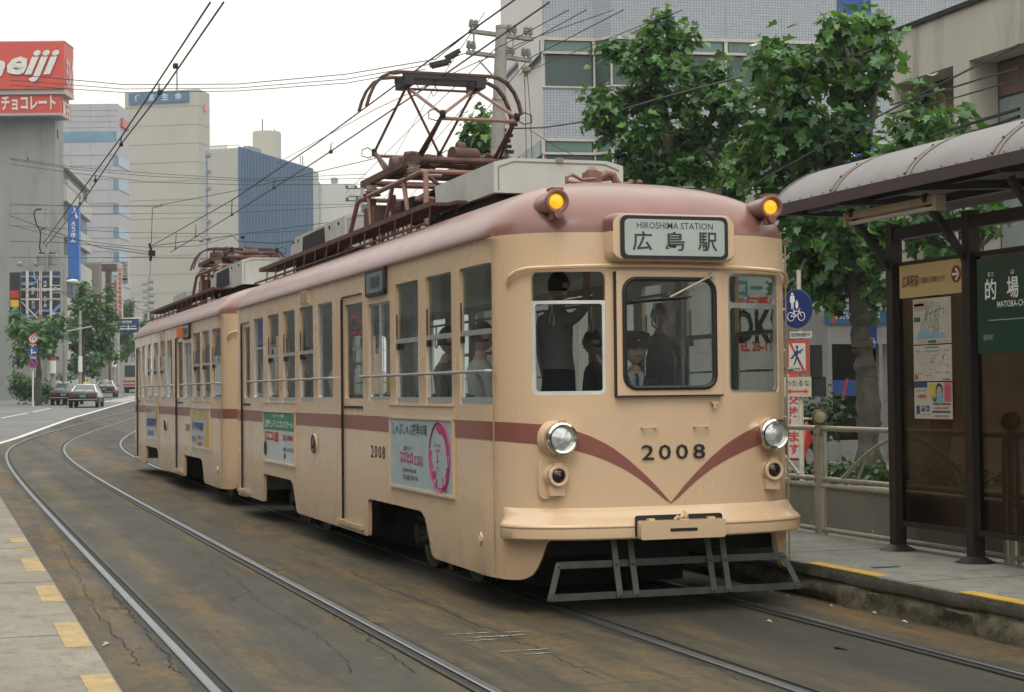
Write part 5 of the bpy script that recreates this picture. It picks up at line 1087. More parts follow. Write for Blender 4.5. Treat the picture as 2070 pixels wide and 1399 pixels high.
# ------------------------------------------------ bank machine booth, wall behind
def pbox(mb, x0, x1, y0, y1, z0, z1, mi=0): return mb.box(x0, x1, y0, y1, z0, z1, mi)
ab = D(1675, 787, 35); ax0, ay = ab.x, ab.y; aw = (D(1800, 787, 35)-ab).length
def pz(py, px=1735, d=35): return D(px, py, d).z
bt = thing('cash_machine_booth', (ax0+aw/2, ay+.8, .14), 'small grey bank cash machine booth with blue signboard, behind the tree trunk', 'booth'); ob = (ax0+aw/2, ay+.8, .14)
f = MB(); BG = M('booth_grey_panel', (.27,.28,.27), .5, .1); f.box(ax0, ax0+aw+.3, ay+.25, ay+2, .14, pz(625)); f.box(ax0, ax0+aw+.3, ay, ay+.25, pz(695), pz(655)); f.box(ax0, ax0+.09, ay, ay+.25, .14, pz(695)); f.box(ax0+aw-.08, ax0+aw, ay, ay+.25, .14, pz(695)); f.box(ax0+.09, ax0+aw, ay+.02, ay+.25, .14, .55)
f.build('booth_body', BG, bt, org=ob)
f = MB(); f.box(ax0-.02, ax0+aw+.1, ay-.04, ay+.1, pz(655), pz(625)); f.build('signboard', M('sign_sky_blue', (.045,.11,.24), .4), bt, org=ob)
f = text_mb('ひろぎんキャッシュサービス', aw*.82, .16, (ax0+aw*.54, ay-.045, pz(637)), (1,0,0), U, None, .01); f.build('signboard_lettering', WHITE, bt, org=ob)
f = MB(); f.add([(ax0+.05,ay-.046,pz(652)),(ax0+.12,ay-.046,pz(652)),(ax0+.25,ay-.046,pz(628)),(ax0+.18,ay-.046,pz(628))], [(0,1,2,3)], 0); f.add([(ax0+.12,ay-.0465,pz(640)),(ax0+.19,ay-.0465,pz(640)),(ax0+.25,ay-.0465,pz(628)),(ax0+.18,ay-.0465,pz(628))], [(0,1,2,3)], 1); f.build('signboard_stripe', [RED, YEL], bt, org=ob)
f = MB(); f.box(ax0+.09, ax0+aw-.08, ay+.12, ay+.13, .55, pz(695)); f.build('booth_glass', GLASSD, bt, org=ob)
f = MB(); f.box(ax0+.10, ax0+aw-.09, ay+.09, ay+.11, pz(800), pz(768)); f.build('window_band', M('band_blue', (.03,.09,.28), .4), bt, org=ob)
f = MB(); f.add([(ax0+.34,ay+.085,pz(803)),(ax0+.40,ay+.085,pz(803)),(ax0+.52,ay+.085,pz(765)),(ax0+.46,ay+.085,pz(765))], [(0,1,2,3)]); f.build('window_band_stripe', RED, bt, org=ob)
f = MB(); bx0 = D(1755,787,34.9).x; bx1 = D(1792,787,34.9).x; f.box(bx0, bx1, ay-.12, ay-.05, pz(705), pz(648)); f.build('projecting_sign', M('sign_deep_blue', (.012,.035,.18), .4), bt, org=ob)
f = text_mb('ひろぎん', (bx1-bx0)*.85, .13, ((bx0+bx1)/2, ay-.123, pz(688)), (1,0,0), U, None, .02); text_mb('キャッシュサービス', (bx1-bx0)*.8, .06, ((bx0+bx1)/2, ay-.123, pz(699)), (1,0,0), U, f); f.build('sign_lettering', WHITE, bt, org=ob)
f = MB(); f.add([(bx0,ay-.1225,pz(648)),(bx0,ay-.1225,pz(668)),(bx1,ay-.1225,pz(650)),(bx1,ay-.1225,pz(648))], [(0,1,2,3)]); f.build('sign_corner', YEL, bt, org=ob)
WALLC = M('stained_cream_render', (.42,.40,.35), .8, 0, .08, 1.2, .15, 30, .006, (1,1,.18), (.17,.14,.09), 1.3, .75)
x0 = D(1560,787,39).x; x1 = D(1700,787,39).x; y_ = D(1600,787,39).y
f = MB(); f.box(x0, x1+6, y_, y_+8, .14, 5.4, 0); f.box(x0, x1-.2, y_-.5, y_, .14, pz(742, 1650, 38), 0); f.box(x0+.4, x1-.2, y_-.51, y_-.49, pz(742,1650,38), pz(735,1650,38), 1); f.box(x0+1.0,x0+1.06,y_-.52,y_-.5,.14,pz(742,1650,38),1)
single('low_building', f, [WALLC, DARKM], 'low cream rendered building with brown water stains beside the cash machine booth', 'building')
# ------------------------------------------------ white building on the right
wx = 14.2; wy0 = XP(1800, 100, wx).y; 
wb = thing('white_building', (wx+6, 5, .14), 'off-white building with deep window recesses above the shelter roof, upper right', 'building'); ow = (wx+6, 5, .14)
zt_ = XP(1806, 70, wx).z; zb_ = XP(1806, 172, wx).z; zl_ = 4.0
f = MB(); wyN = -12
f.box(wx, wx+12, wyN, wy0, zb_, zt_, 0); f.box(wx+.75, wx+12, wyN, wy0, .14, zb_-.002, 0); f.box(wx, wx+.75, wyN, wy0, .14, zl_, 0)
f.box(wx-.06, wx+12, wyN, wy0+.06, zt_, zt_+.10, 1)
for pa, pb in ((1785,1808),(1928,1960)):
    ya, yb_ = XP(pa, 200, wx).y, XP(pb, 200, wx).y; f.box(wx, wx+.75, min(ya, yb_), min(wy0, max(ya, yb_)), zl_, zb_, 0)
yw1, yw2 = XP(1928, 250, wx).y, XP(1810, 250, wx).y
yq = yw1-1.2
ywl = [yq-2.9, yq-6.5]
for y in (ywl[0]-.45, ywl[1]-.45): f.box(wx, wx+.75, y, y+1.2, zl_, zb_, 0)
f.build('wall', [WALLC, DARKM], wb, org=ow)
for a, b in ((yw1, yw2), (ywl[0]+.75, XP(1960,250,wx).y), (ywl[1]+.75, ywl[0]-.45)):
    g = MB(); g.box(wx+.66, wx+.74, min(a,b), max(a,b), zl_, zb_, 0); wd = g.build('window', M('dark_bronze_frame', (.03,.02,.016), .5), wb, org=ow)
    g = MB(); lo_, hi_ = min(a,b), max(a,b); m_ = (lo_+hi_)/2
    for q0, q1 in ((lo_+.06, m_-.03), (m_+.03, hi_-.06)): g.box(wx+.655, wx+.659, q0, q1, zl_+.1, zb_-.75)
    g.build('pane', M('curtained_grey_glass', (.22,.26,.25), .12, 0, .1, 1), wd, org=ow)
    g = MB(); g.box(wx+.655, wx+.659, lo_+.06, hi_-.06, zb_-.7, zb_-.06); g.build('blind', M('tan_blind', (.16,.10,.07), .7), wd, org=ow)
sx0, sx1 = D(1120,787,37.5), D(1572,787,37.5); f = MB(); f.box(sx0.x, sx1.x, sx1.y, sx1.y+6, .14, 6.0, 0); wo = single('shop_building', f, M('white_shop_wall', (.42,.42,.39), .7, 0, .12, 1, dirt=(.2,.2,.17), dscale=1.2, damt=.6), 'white shop front with painted lettering, seen through the right front window of the tram', 'shop')
wl = tuple(wo.location); cx_ = D(1526,787,37.5).x
for s_, w_, h_, py, m_ in (('ローン',1.0,.35,583,M('teal_paint', (.03,.22,.26), .5)),('お気軽に',1.1,.28,612,RED),('OKS',1.15,.75,660,BLACK),('TEL 26-1111',1.1,.22,700,RED)): text_mb(s_, w_, h_, (cx_, sx1.y-.01, D(1522,py,37.5).z), (1,0,0), U, None, .03).build('wall_lettering', m_, wo, org=wl)
# tall blue vertical sign beyond the trees
g = MB(); p0 = D(1712, 400, 41); p1 = D(1778, 400, 41); zA, zB = D(1740, -20, 41).z, D(1740, 410, 41).z; g.box(p0.x, p1.x, p0.y, p0.y+.35, zB, zA, 0)
bs = single('vertical_sign', g, M('deep_blue_board', (.015,.07,.30), .4), 'tall deep blue vertical signboard half hidden behind the tree crowns', 'sign')
bo_ = tuple(bs.location); g = MB()
for k, ch in enumerate('リース'): text_mb(ch, .5, .55, ((p0.x+p1.x)/2, p0.y-.01, zB+1.0+k*1.2), (1,0,0), U, g, .02)
g.build('sign_lettering', WHITE, bs, org=bo_)
g = MB(); g.box(p0.x+.2,p0.x+.3,p0.y+.1,p0.y+.2,.14,zB); g.build('support', DARKM, bs, org=bo_)
# ------------------------------------------------ blue-grey tiled office block
def tile_mat(nm, c1, c2, mort, sw=.11, sh_=.055):
    mt, t, b = nodes(nm); b.inputs['Roughness'].default_value = .45
    tc_ = t.nodes.new('ShaderNodeTexCoord'); sp_ = t.nodes.new('ShaderNodeSeparateXYZ'); t.links.new(tc_.outputs['Object'], sp_.inputs[0])
    cb = t.nodes.new('ShaderNodeCombineXYZ'); t.links.new(math_(t, 'ADD', sp_.outputs['X'], math_(t, 'MULTIPLY', sp_.outputs['Y'], .7)), cb.inputs[0]); t.links.new(sp_.outputs['Z'], cb.inputs[1])
    bk = t.nodes.new('ShaderNodeTexBrick'); bk.inputs['Scale'].default_value = 1; bk.inputs['Brick Width'].default_value = sw; bk.inputs['Row Height'].default_value = sh_; bk.inputs['Mortar Size'].default_value = .007; bk.offset = 0
    bk.inputs['Color1'].default_value = rgb(c1); bk.inputs['Color2'].default_value = rgb(c2); bk.inputs['Mortar'].default_value = rgb(mort); t.links.new(cb.outputs[0], bk.inputs['Vector'])
    n1 = noise(t, .35, 3); c = mixc(t, rng_(t, n1, .3, .7, 0, .15), bk.outputs['Color'], tuple(x*.7 for x in c1)); t.links.new(c, b.inputs['Base Color']); return mt
TILE = tile_mat('blue_grey_wall_tiles', (.30,.33,.375), (.355,.385,.425), (.15,.17,.20), .10, .10)
WT = tile_mat('pale_wall_tiles', (.52,.49,.47), (.56,.53,.51), (.44,.41,.40), .20, .12)
tb = thing('tiled_office_building', (22, 50, 0), 'tall office block clad in blue-grey tiles with window bands, behind the plane trees', 'building', None, 0); ot = (22, 50, 0)
O = Vector((D(1096,100,60).x, D(1096,100,60).y, 0)); a_ = R(8.2); TU = Vector((math.cos(a_), -math.sin(a_), 0)); TV = Vector((math.sin(a_), math.cos(a_), 0))
def TB(mb, u0, u1, v0, v1, z0, z1, mi=0): return mb.obox(O+TU*((u0+u1)/2)+TV*((v0+v1)/2)+Vector((0,0,(z0+z1)/2)), TU, TV, (0,0,1), u1-u0, v1-v0, z1-z0, mi)
u1_ = 1.87; 
def facade(poly, inset=.0): pass
FP = [(0,0),(u1_,0),(u1_+.50,-.52),(17,-.52),(17,9),(0,9)]   # plan of the tower
f = MB(); gl_ = MB(); fm = MB()
lv = [10.47+3.56*k for k in range(-3, 4)]
def band(mb, poly, z0, z1, mi=0, lead=0.):
    P_ = [O+TU*(u)+TV*(v) for u, v in poly]; k = len(P_)
    for i in range(k): j = (i+1) % k; mb.add([P_[i]+Vector((0,0,z0)), P_[j]+Vector((0,0,z0)), P_[j]+Vector((0,0,z1)), P_[i]+Vector((0,0,z1))], [(0,1,2,3)], mi if i != k-1 else 1)
    mb.add([p+Vector((0,0,z1)) for p in P_], [tuple(range(k))], mi); mb.add([p+Vector((0,0,z0)) for p in P_], [tuple(range(k))[::-1]], mi)
FPi = [(.12,.12),(u1_-.05,.12),(u1_+.45,-.40),(16.9,-.40),(16.9,8.9),(.12,8.9)]
zprev = 0
for z in lv:
    band(f, FP, zprev, z-1.75, 0); band(gl_, FPi, z-1.75, z, 0); zprev = z
band(f, FP, zprev, zprev+1.6, 0)
f.build('wall', [TILE, WT], tb, org=ot)
GB = M('green_grey_office_glass', (.045,.075,.072), .12, 0, .25, .35); gl_.build('window_band', [GB, WT], tb, org=ot)
WF = M('cream_window_frame', (.44,.41,.36), .5)
for z in lv:
    fm = MB(); gt = MB(); lt = MB()
    for (ua, va), (ub, vb) in zip(FP[:3], FP[1:4]):
        A = O+TU*ua+TV*va; B = O+TU*ub+TV*vb; dvec = (B-A).normalized(); nn_ = Vector((dvec.y, -dvec.x, 0)); Lw = (B-A).length; n_ = max(1, round(Lw/2.05)) if Lw > 3 else 1
        for zz, hh in ((z-.04,.10),(z-.52,.09),(z-1.74,.06)): fm.obox((A+B)/2+Vector((0,0,zz))+nn_*.01, dvec, nn_, (0,0,1), Lw+.02, .10, hh)
        for i in range(n_+1):
            p = A+dvec*(Lw*i/n_); fm.obox(p+Vector((0,0,z-.28)), dvec, nn_, (0,0,1), .12, .09, .50)
            if Lw < 3 or i % 1 == 0: fm.obox(p+Vector((0,0,z-1.15)), dvec, nn_, (0,0,1), .05, .06, 1.22)
        for i in range(n_):
            p = A+dvec*(Lw*(i+.5)/n_); gt.obox(p+Vector((0,0,z-.28))-nn_*.02, dvec, nn_, (0,0,1), Lw/n_-.22, .02, .34)
            if Lw > 3 and i % 2 == 0: lt.obox(p+Vector((0,0,z-.10))-nn_*.0+dvec*.2, (dvec*.9+Vector((0,0,.25))).normalized(), nn_, (0,0,1), .7, .012, .06)
    w_ = fm.build('window_frame', WF, tb, org=ot); gt.build('transom_pane', M('pale_green_glass', (.09,.17,.15), .15, 0, .2, .8), w_, org=ot)
    if lt.v: lt.build('ceiling_light', M('lit_office_lamp', (.75,.9,.7), .5, emit=.5), w_, org=ot)
fm = MB()
for z0, z1 in zip(lv[:-1], lv[1:]):
    for (ua, va), (ub, vb) in zip(FP[:3], FP[1:4]):
        A = O+TU*ua+TV*va; B = O+TU*ub+TV*vb; dvec = (B-A).normalized(); nn_ = Vector((dvec.y, -dvec.x, 0)); Lw = (B-A).length; n_ = max(1, round(Lw/2.05))
        for i in range(1, n_): fm.obox(A+dvec*(Lw*i/n_)+Vector((0,0,(z0+z1-1.75)/2)), dvec, nn_, (0,0,1), .02, .01, z1-1.75-z0)
fm.build('tile_joint', M('joint_grey', (.22,.22,.20)), tb, org=ot)
# left flank windows, pipes
for z in lv[:5]:
    f = MB(); f.obox(O+TV*2.2-TU*.03+Vector((0,0,z-.3)), TV, TU, (0,0,1), 4.0, .06, .5); f.build('flank_window', M('pale_green_glass', (.09,.17,.15)), tb, org=ot)
# ================================================ trees
def leaf_mat(nm, c1, c2, c3):
    mt = bpy.data.materials.new(nm); mt.use_nodes = True; t = mt.node_tree; b = t.nodes['Principled BSDF']; o = [n for n in t.nodes if n.type == 'OUTPUT_MATERIAL'][0]
    g = t.nodes.new('ShaderNodeNewGeometry'); cr = t.nodes.new('ShaderNodeValToRGB'); e = cr.color_ramp.elements
    e[0].position = 0; e[0].color = rgb(c1); e[1].position = 1; e[1].color = rgb(c3); m_ = e.new(.6); m_.color = rgb(c2); t.links.new(g.outputs['Random Per Island'], cr.inputs[0])
    t.links.new(cr.outputs[0], b.inputs['Base Color']); b.inputs['Roughness'].default_value = .38
    tr = t.nodes.new('ShaderNodeBsdfTranslucent'); hs = mixc(t, .5, cr.outputs[0], (.16,.30,.03)); t.links.new(hs, tr.inputs[0])
    ms = t.nodes.new('ShaderNodeMixShader'); ms.inputs[0].default_value = .28; t.links.new(b.outputs[0], ms.inputs[1]); t.links.new(tr.outputs[0], ms.inputs[2]); t.links.new(ms.outputs[0], o.inputs[0]); return mt
LEAF = leaf_mat('plane_leaf', (.013,.052,.019), (.038,.125,.034), (.13,.29,.06)); LEAFY = leaf_mat('young_leaf', (.17,.26,.05), (.26,.30,.08), (.33,.30,.10)); LEAFF = leaf_mat('far_leaf', (.03,.10,.04), (.06,.15,.05), (.11,.23,.07)); LEAFD = leaf_mat('shrub_leaf', (.015,.045,.018), (.03,.085,.026), (.07,.14,.04))
BARK = M('plane_bark', (.085,.078,.062), .9, 0, .4, 4, .8, 18, .02, None, (.045,.04,.033), 3, .8)
_half = np.array([(0,0,0),(.20,-.07,0),(.50,.12,0),(.31,.33,0),(.50,.64,0),(.21,.60,0),(0,1,0)])
LT = np.vstack([_half, _half[1:6]*[-1,1,1]]); LT[:,2] = np.abs(LT[:,0])*.35-.18*LT[:,1]**2; LT[:,1] -= .15
LF = [[0,1,2,3,4,5,6],[6,11,10,9,8,7,0]]
LQ = np.array([(0,-.1,0),(.42,.35,.1),(0,1,-.12),(-.42,.35,.1)]); LQF = [[0,1,2,3]]
def leaves(blobs, size, dens, seed, quad=False, young=.10, flat=1., mats=None, parent=None, name='crown', org=(0,0,0)):
    """blobs: (centre, radius); leaf-shaped faces spread through each blob's volume"""
    g = np.random.default_rng(seed); T = LQ if quad else LT; F = LQF if quad else LF; allv = []; mi = []
    for c, r in blobs:
        c = np.array(c, float); n = int(dens*(r/size)**2); nt = max(5, n//9)
        td = g.normal(size=(nt, 3)); td /= np.linalg.norm(td, axis=1)[:,None]; tr = r*g.uniform(.45, 1.12, nt)
        k = g.integers(0, nt, n); fr = g.uniform(.35, 1.05, n)
        p = c+td[k]*(tr[k]*fr)[:,None]*[1,1,flat]+g.normal(size=(n, 3))*size*.55
        outw = p-c; outw /= (np.linalg.norm(outw, axis=1)[:,None]+1e-6)
        nr = outw*.55+np.array([0,0,.75])+g.normal(size=(n, 3))*.45; nr /= np.linalg.norm(nr, axis=1)[:,None]
        tip = outw*.6+g.normal(size=(n, 3))*.6+np.array([0,0,-.35]); tip -= nr*(tip*nr).sum(1)[:,None]; tip /= np.linalg.norm(tip, axis=1)[:,None]
        sd_ = np.cross(tip, nr); s_ = size*g.uniform(.55, 1.15, n)
        yv = (fr > .93) & (g.random(n) < young*3.2); s_ = np.where(yv, s_*.45, s_)
        V = p[:,None,:]+(T[None,:,0:1]*sd_[:,None,:]+T[None,:,1:2]*tip[:,None,:]+T[None,:,2:3]*nr[:,None,:])*s_[:,None,None]
        allv.append(V.reshape(-1, 3)); mi.append(yv)
    v = np.vstack(allv)-np.array(org); yv = np.concatenate(mi); n = len(yv); m_ = len(T)
    me = bpy.data.meshes.new(name); fl = np.array([len(f) for f in F]); nf = n*len(F)
    lv_ = (np.arange(n)[:,None]*m_+np.concatenate([np.array(f) for f in F])[None,:]).ravel()
    me.vertices.add(len(v)); me.vertices.foreach_set('co', v.ravel()); me.loops.add(len(lv_)); me.loops.foreach_set('vertex_index', lv_.astype(np.int32))
    me.polygons.add(nf); tot = np.tile(fl, n); st = np.concatenate([[0], np.cumsum(tot)[:-1]]); me.polygons.foreach_set('loop_start', st.astype(np.int32)); me.polygons.foreach_set('loop_total', tot.astype(np.int32))
    me.polygons.foreach_set('material_index', np.repeat(yv.astype(np.int32), len(F))); me.polygons.foreach_set('use_smooth', np.ones(nf, bool)); me.update(calc_edges=True)
    for x in (mats or [LEAF, LEAFY]): me.materials.append(x)
    o = bpy.data.objects.new(name, me); COL.objects.link(o); o.parent = parent; return o
def limb(mb, a, b, r0, r1, seed, wig=.06, n=9):
    g = np.random.default_rng(seed); a, b = Vector(a), Vector(b); L_ = (b-a).length; pts = []; rs = []
    off = Vector((0,0,0))
    for i in range(n+1):
        t = i/n; 
        if 0 < i < n: off = off*.7+Vector(g.normal(size=3))*wig*L_*.25
        pts.append(a+(b-a)*t+off*math.sin(math.pi*t)**.5); rs.append((r0+(r1-r0)*t)*(1+.10*g.normal()))
    mb.tube(pts, rs, 10); return pts
def tree(name, base, d, trunk, blobs, size, dens, seed, label, group='street trees', quad=False, dz=None, mats=None, young=.1):
    base = Vector(base); rt = thing(name, base, label, 'tree', group); g = np.random.default_rng(seed+50)
    mb = MB()
    for j, (pts, r0, r1) in enumerate(trunk):
        P_ = [Vector(p) for p in pts]
        for i, (a, b) in enumerate(zip(P_[:-1], P_[1:])):
            t0, t1 = i/(len(P_)-1), (i+1)/(len(P_)-1); limb(mb, a, b, r0+(r1-r0)*t0, r0+(r1-r0)*t1, seed*31+j*7+i, .05, 6)
            if r0 > .08 and not quad: mb.lathe([(0,-.1),(r0*.75,-.06),(r0*.85,.0),(r0*.7,.08),(0,.12)], b-(b-a)*.08, (b-a).normalized(), 10)
    bl = []
    for px, py, r in blobs:
        dd = d+float(g.normal())*(dz if dz is not None else .6); c = D(px, py, dd); bl.append((tuple(c), r*1.05*dd/FPX))
    k = 0
    if not quad:
        lim = [Vector(p) for pts, _, _ in trunk for p in pts[1:]]
        for c, r in bl:
            q = min(lim, key=lambda p: (p-Vector(c)).length)
            if (q-Vector(c)).length > .3: limb(mb, q, c, .045, .015, seed*97+k, .10, 6)
            for _ in range(4):
                e = Vector(c)+Vector(g.normal(size=3))*r*.55+Vector((0,0,r*.3)); limb(mb, c, e, .014, .005, seed*13+k+_*3, .1, 3)
            k += 1
    mb.build('trunk', BARK, rt, org=base)
    leaves(bl, size, dens, seed, quad, young, .9, mats, rt, 'crown', base); return rt
X9 = 9.8
def tb_(px, X): h_ = YAW+math.atan((px-1035)/FPX); y = (X-CAM[0])/math.tan(h_)+CAM[1]; return (X-CAM[0])*math.sin(YAW)+(y-CAM[1])*math.cos(YAW), (X, y)
d1_, (bx_, by_) = tb_(1355, X9); g1 = lambda px, py, dd=0: D(px, py, d1_+dd)
tree('plane_tree', (bx_, by_, .14), d1_, [([(bx_,by_,.14), g1(1352,600), g1(1358,360), g1(1345,250), g1(1325,150)], .20, .07), ([g1(1357,380), g1(1420,300), g1(1440,230)], .09, .04), ([g1(1350,330), g1(1270,270), g1(1245,230)], .08, .03)],
     [(1338,52,30),(1322,85,32),(1358,95,30),(1292,128,34),(1345,140,38),(1385,150,32),(1262,110,24),(1235,100,20),(1400,75,16),(1250,215,42),(1215,225,34),(1235,262,34),(1298,190,36),(1335,215,44),(1385,215,38),(1430,175,34),(1455,150,26),(1465,205,34),(1480,240,26),(1290,270,42),(1340,285,44),(1395,285,40),(1440,270,34),(1270,330,30),(1310,345,38),(1360,345,36),(1410,340,34),(1258,372,22),(1450,345,30),(1485,300,34),(1500,345,34),(1475,380,34),(1490,200,28),(1520,250,26),(1205,190,20),(1330,395,40),(1380,420,36)],
     .235, 46, 3, 'plane tree rising behind the tram roof in front of the tiled office block')
d2_, (bx2, by2) = tb_(1758, X9); g2 = lambda px, py, dd=0: D(px, py, d2_+dd)
tree('plane_tree', (bx2, by2, .14), d2_, [([(bx2,by2,.14), g2(1757,850), g2(1752,760), g2(1742,700), g2(1738,640), g2(1728,560), g2(1700,480), g2(1690,380), g2(1700,230), g2(1722,120)], .22, .06), ([g2(1730,550), g2(1665,470), g2(1600,440)], .11, .04), ([g2(1735,560), g2(1770,470), g2(1800,420), g2(1870,330)], .10, .04), ([g2(1690,400), g2(1640,300), g2(1590,220)], .10, .04), ([g2(1695,330), g2(1760,260), g2(1770,180)], .08, .03)],
     [(1570,105,36),(1540,135,34),(1600,140,38),(1560,180,42),(1610,200,44),(1640,120,30),(1655,165,28),(1690,60,38),(1730,50,36),(1770,60,34),(1700,105,36),(1745,110,36),(1785,90,26),(1710,160,34),(1755,165,34),(1780,130,24),(1735,215,36),(1580,250,44),(1630,260,44),(1530,255,30),(1515,200,22),(1545,300,34),(1600,310,40),(1660,300,38),(1700,260,30),(1740,285,30),(1510,330,32),(1560,360,36),(1620,365,36),(1680,350,34),(1500,285,22),(1740,345,34),(1790,330,30),(1820,350,20),
      (1620,430,34),(1660,470,34),(1610,500,26),(1640,540,32),(1690,540,28),(1625,570,20),(1680,590,24),(1730,480,34),(1780,450,32),(1720,600,20),(1775,520,30),(1790,580,26),(1600,470,24),(1700,430,30),(1745,400,30),(1750,560,26),(1600,420,34),(1640,480,40),(1620,530,36),(1665,560,38),(1700,500,40),(1740,450,40),(1650,605,24),(1600,590,20),(1760,600,22),(1780,480,40)],
     .235, 46, 5, 'big plane tree with mottled trunk standing between the cash machine booth and the shelter')
d3_ = 26; q3 = D(1890, 787, d3_); g3 = lambda px, py, dd=0: D(px, py, d3_+dd)
tree('plane_tree', (q3.x, q3.y, .14), d3_, [([(q3.x,q3.y,.14), g3(1885,600), g3(1880,440), g3(1870,330)], .17, .06), ([g3(1880,430), g3(1930,330), g3(1945,280)], .06, .03), ([g3(1882,440), g3(1960,520), g3(2010,470)], .06, .03)],
     [(1870,195,26),(1850,225,28),(1890,245,28),(1925,260,28),(1950,235,18),(1845,275,34),(1890,290,34),(1935,300,30),(1965,290,22),(1815,310,28),(1860,335,32),(1910,330,30),(1820,250,20),(1980,320,16),(1870,470,40),(1920,450,30),(1975,440,34),(2010,450,26),(1930,520,34),(1850,420,28)],
     .225, 40, 8, 'smaller plane tree behind the shelter roof, in front of the off-white building')
d4_, (bx4, by4) = tb_(968, X9); g4 = lambda px, py: D(px, py, d4_)
tree('plane_tree', (bx4, by4, .2), d4_, [([(bx4,by4,.2), g4(968,560), g4(966,380), g4(970,260)], .18, .05)],
     [(972,235,14),(962,255,17),(985,262,17),(950,280,20),(975,285,22),(998,290,16),(940,305,18),(965,312,24),(992,312,20),(955,335,24),(985,338,22),(930,325,12),(1015,325,13),(950,360,24),(985,365,24)],
     .25, 44, 11, 'narrow plane tree beside the leaning concrete pole, behind the pantograph')
# shrubs in the planting strip by the kerb
def shrub(px0, px1, py0, py1, d, size, seed, label, group='low shrubs', mats=None, quad=True, young=.03, name='shrub'):
    bl = []; g = np.random.default_rng(seed)
    n = max(3, int((px1-px0)/((py1-py0)*.6)))
    for i in range(n):
        px = px0+(px1-px0)*(i+.5)/n; r = (py1-py0)*.5*float(g.uniform(.75,1.1)); bl.append((tuple(D(px, (py0+py1)/2+float(g.uniform(-.12,.2))*(py1-py0), d+float(g.uniform(-.3,.3)))), r*d/FPX))
    b = GP((px0+px1)/2, d); 
    if d < 40: b.z = .14
    o = leaves(bl, size, 28, seed, quad, young, .95, mats or [LEAFD, LEAFY], None, name, b); o.location = b; return tag(o, label, 'shrub', group)
shrub(1590,1640,940,985,27.5,.10,21,'low green shrub behind the railing just right of the tram front'); shrub(1676,1738,925,990,27,.10,22,'low shrub at the foot of the big plane tree, left of its trunk'); shrub(1738,1840,905,1000,26.5,.10,23,'low shrub right of the big plane trunk, seen through the railing')
shrub(1632,1678,798,900,33,.12,24,'dark round shrub beside the cash machine booth', None); shrub(1840,2060,930,1010,25.5,.10,25,'low shrub seen dimly through the smoked shelter panel')
# ================================================ leaning concrete pole with crossarms
d5 = 44.; P5 = lambda px, py, dd=0: D(px, py, d5+dd)
bp = GP(985, d5); bp.z = .14
pl = thing('utility_pole', bp, 'leaning concrete utility pole with two insulator crossarms, behind the pantograph', 'utility pole')
f = MB(); tp = P5(1014, 56); f.tube([bp, bp+(tp-bp)*.5, tp], [.24,.20,.15], 14); f.lathe([(.16,-.03),(.16,.05),(.0,.06)], tp, (0,0,1), 14); 
for z in (.45,.6,.72,.83): q = bp+(tp-bp)*z; f.lathe([(.185,-.03),(.19,0),(.185,.03)], q, (tp-bp), 12, 1)
f.build('pole_shaft', [CONC, STEELR], pl, org=bp)
for (a, b) in (((950,62),(1078,79)),((945,105),(1074,122))):
    A, B = P5(*a), P5(*b); f = MB(); f.strip([A, B], .09, .09); f.strip([A+Vector((0,.12,0)), B+Vector((0,.12,0))], .03, .09); c_ = f.build('crossarm', M('rusty_galvanised_arm', (.26,.25,.22), .6, .3, .3, 6, dirt=(.20,.10,.04), dscale=4, damt=.6), pl, org=bp)
    for t in (.02,.09,.62,.70,.88,.95):
        f = MB(); q = A+(B-A)*t+Vector((0,-.02,.05)); f.lathe([(.03,0),(.03,.04),(.075,.05),(.08,.09),(.045,.10),(.07,.12),(.07,.16),(.04,.17),(.06,.19),(.05,.24),(0,.25)], q, (0,0,1), 10); f.build('insulator', M('grey_green_insulator', (.20,.22,.20), .3), c_, org=bp)
f = MB(); f.tube([P5(968,122), P5(1002,160)], .025, 5); f.tube([P5(1050,120), P5(1010,160)], .025, 5); f.tube([P5(1038,70), P5(1036,118)], .02, 5); f.tube([P5(958,90), P5(958,62)], .03, 5); f.build('brace', STEELR, pl, org=bp)
f = MB()
for k in range(9): a = (1018+hsh(k)*26-10, 235+k*11); f.tube([P5(1008,240+k*10), P5(a[0]+8,a[1]+4), P5(a[0]+2,a[1]+14)], .012, 4); f.box(*[v for q in [P5(a[0]+6,a[1]+6)] for v in (q.x-.1,q.x+.1,q.y-.05,q.y+.05,q.z-.04,q.z+.04)])
f.build('cable_clamps', DARKM, pl, org=bp)
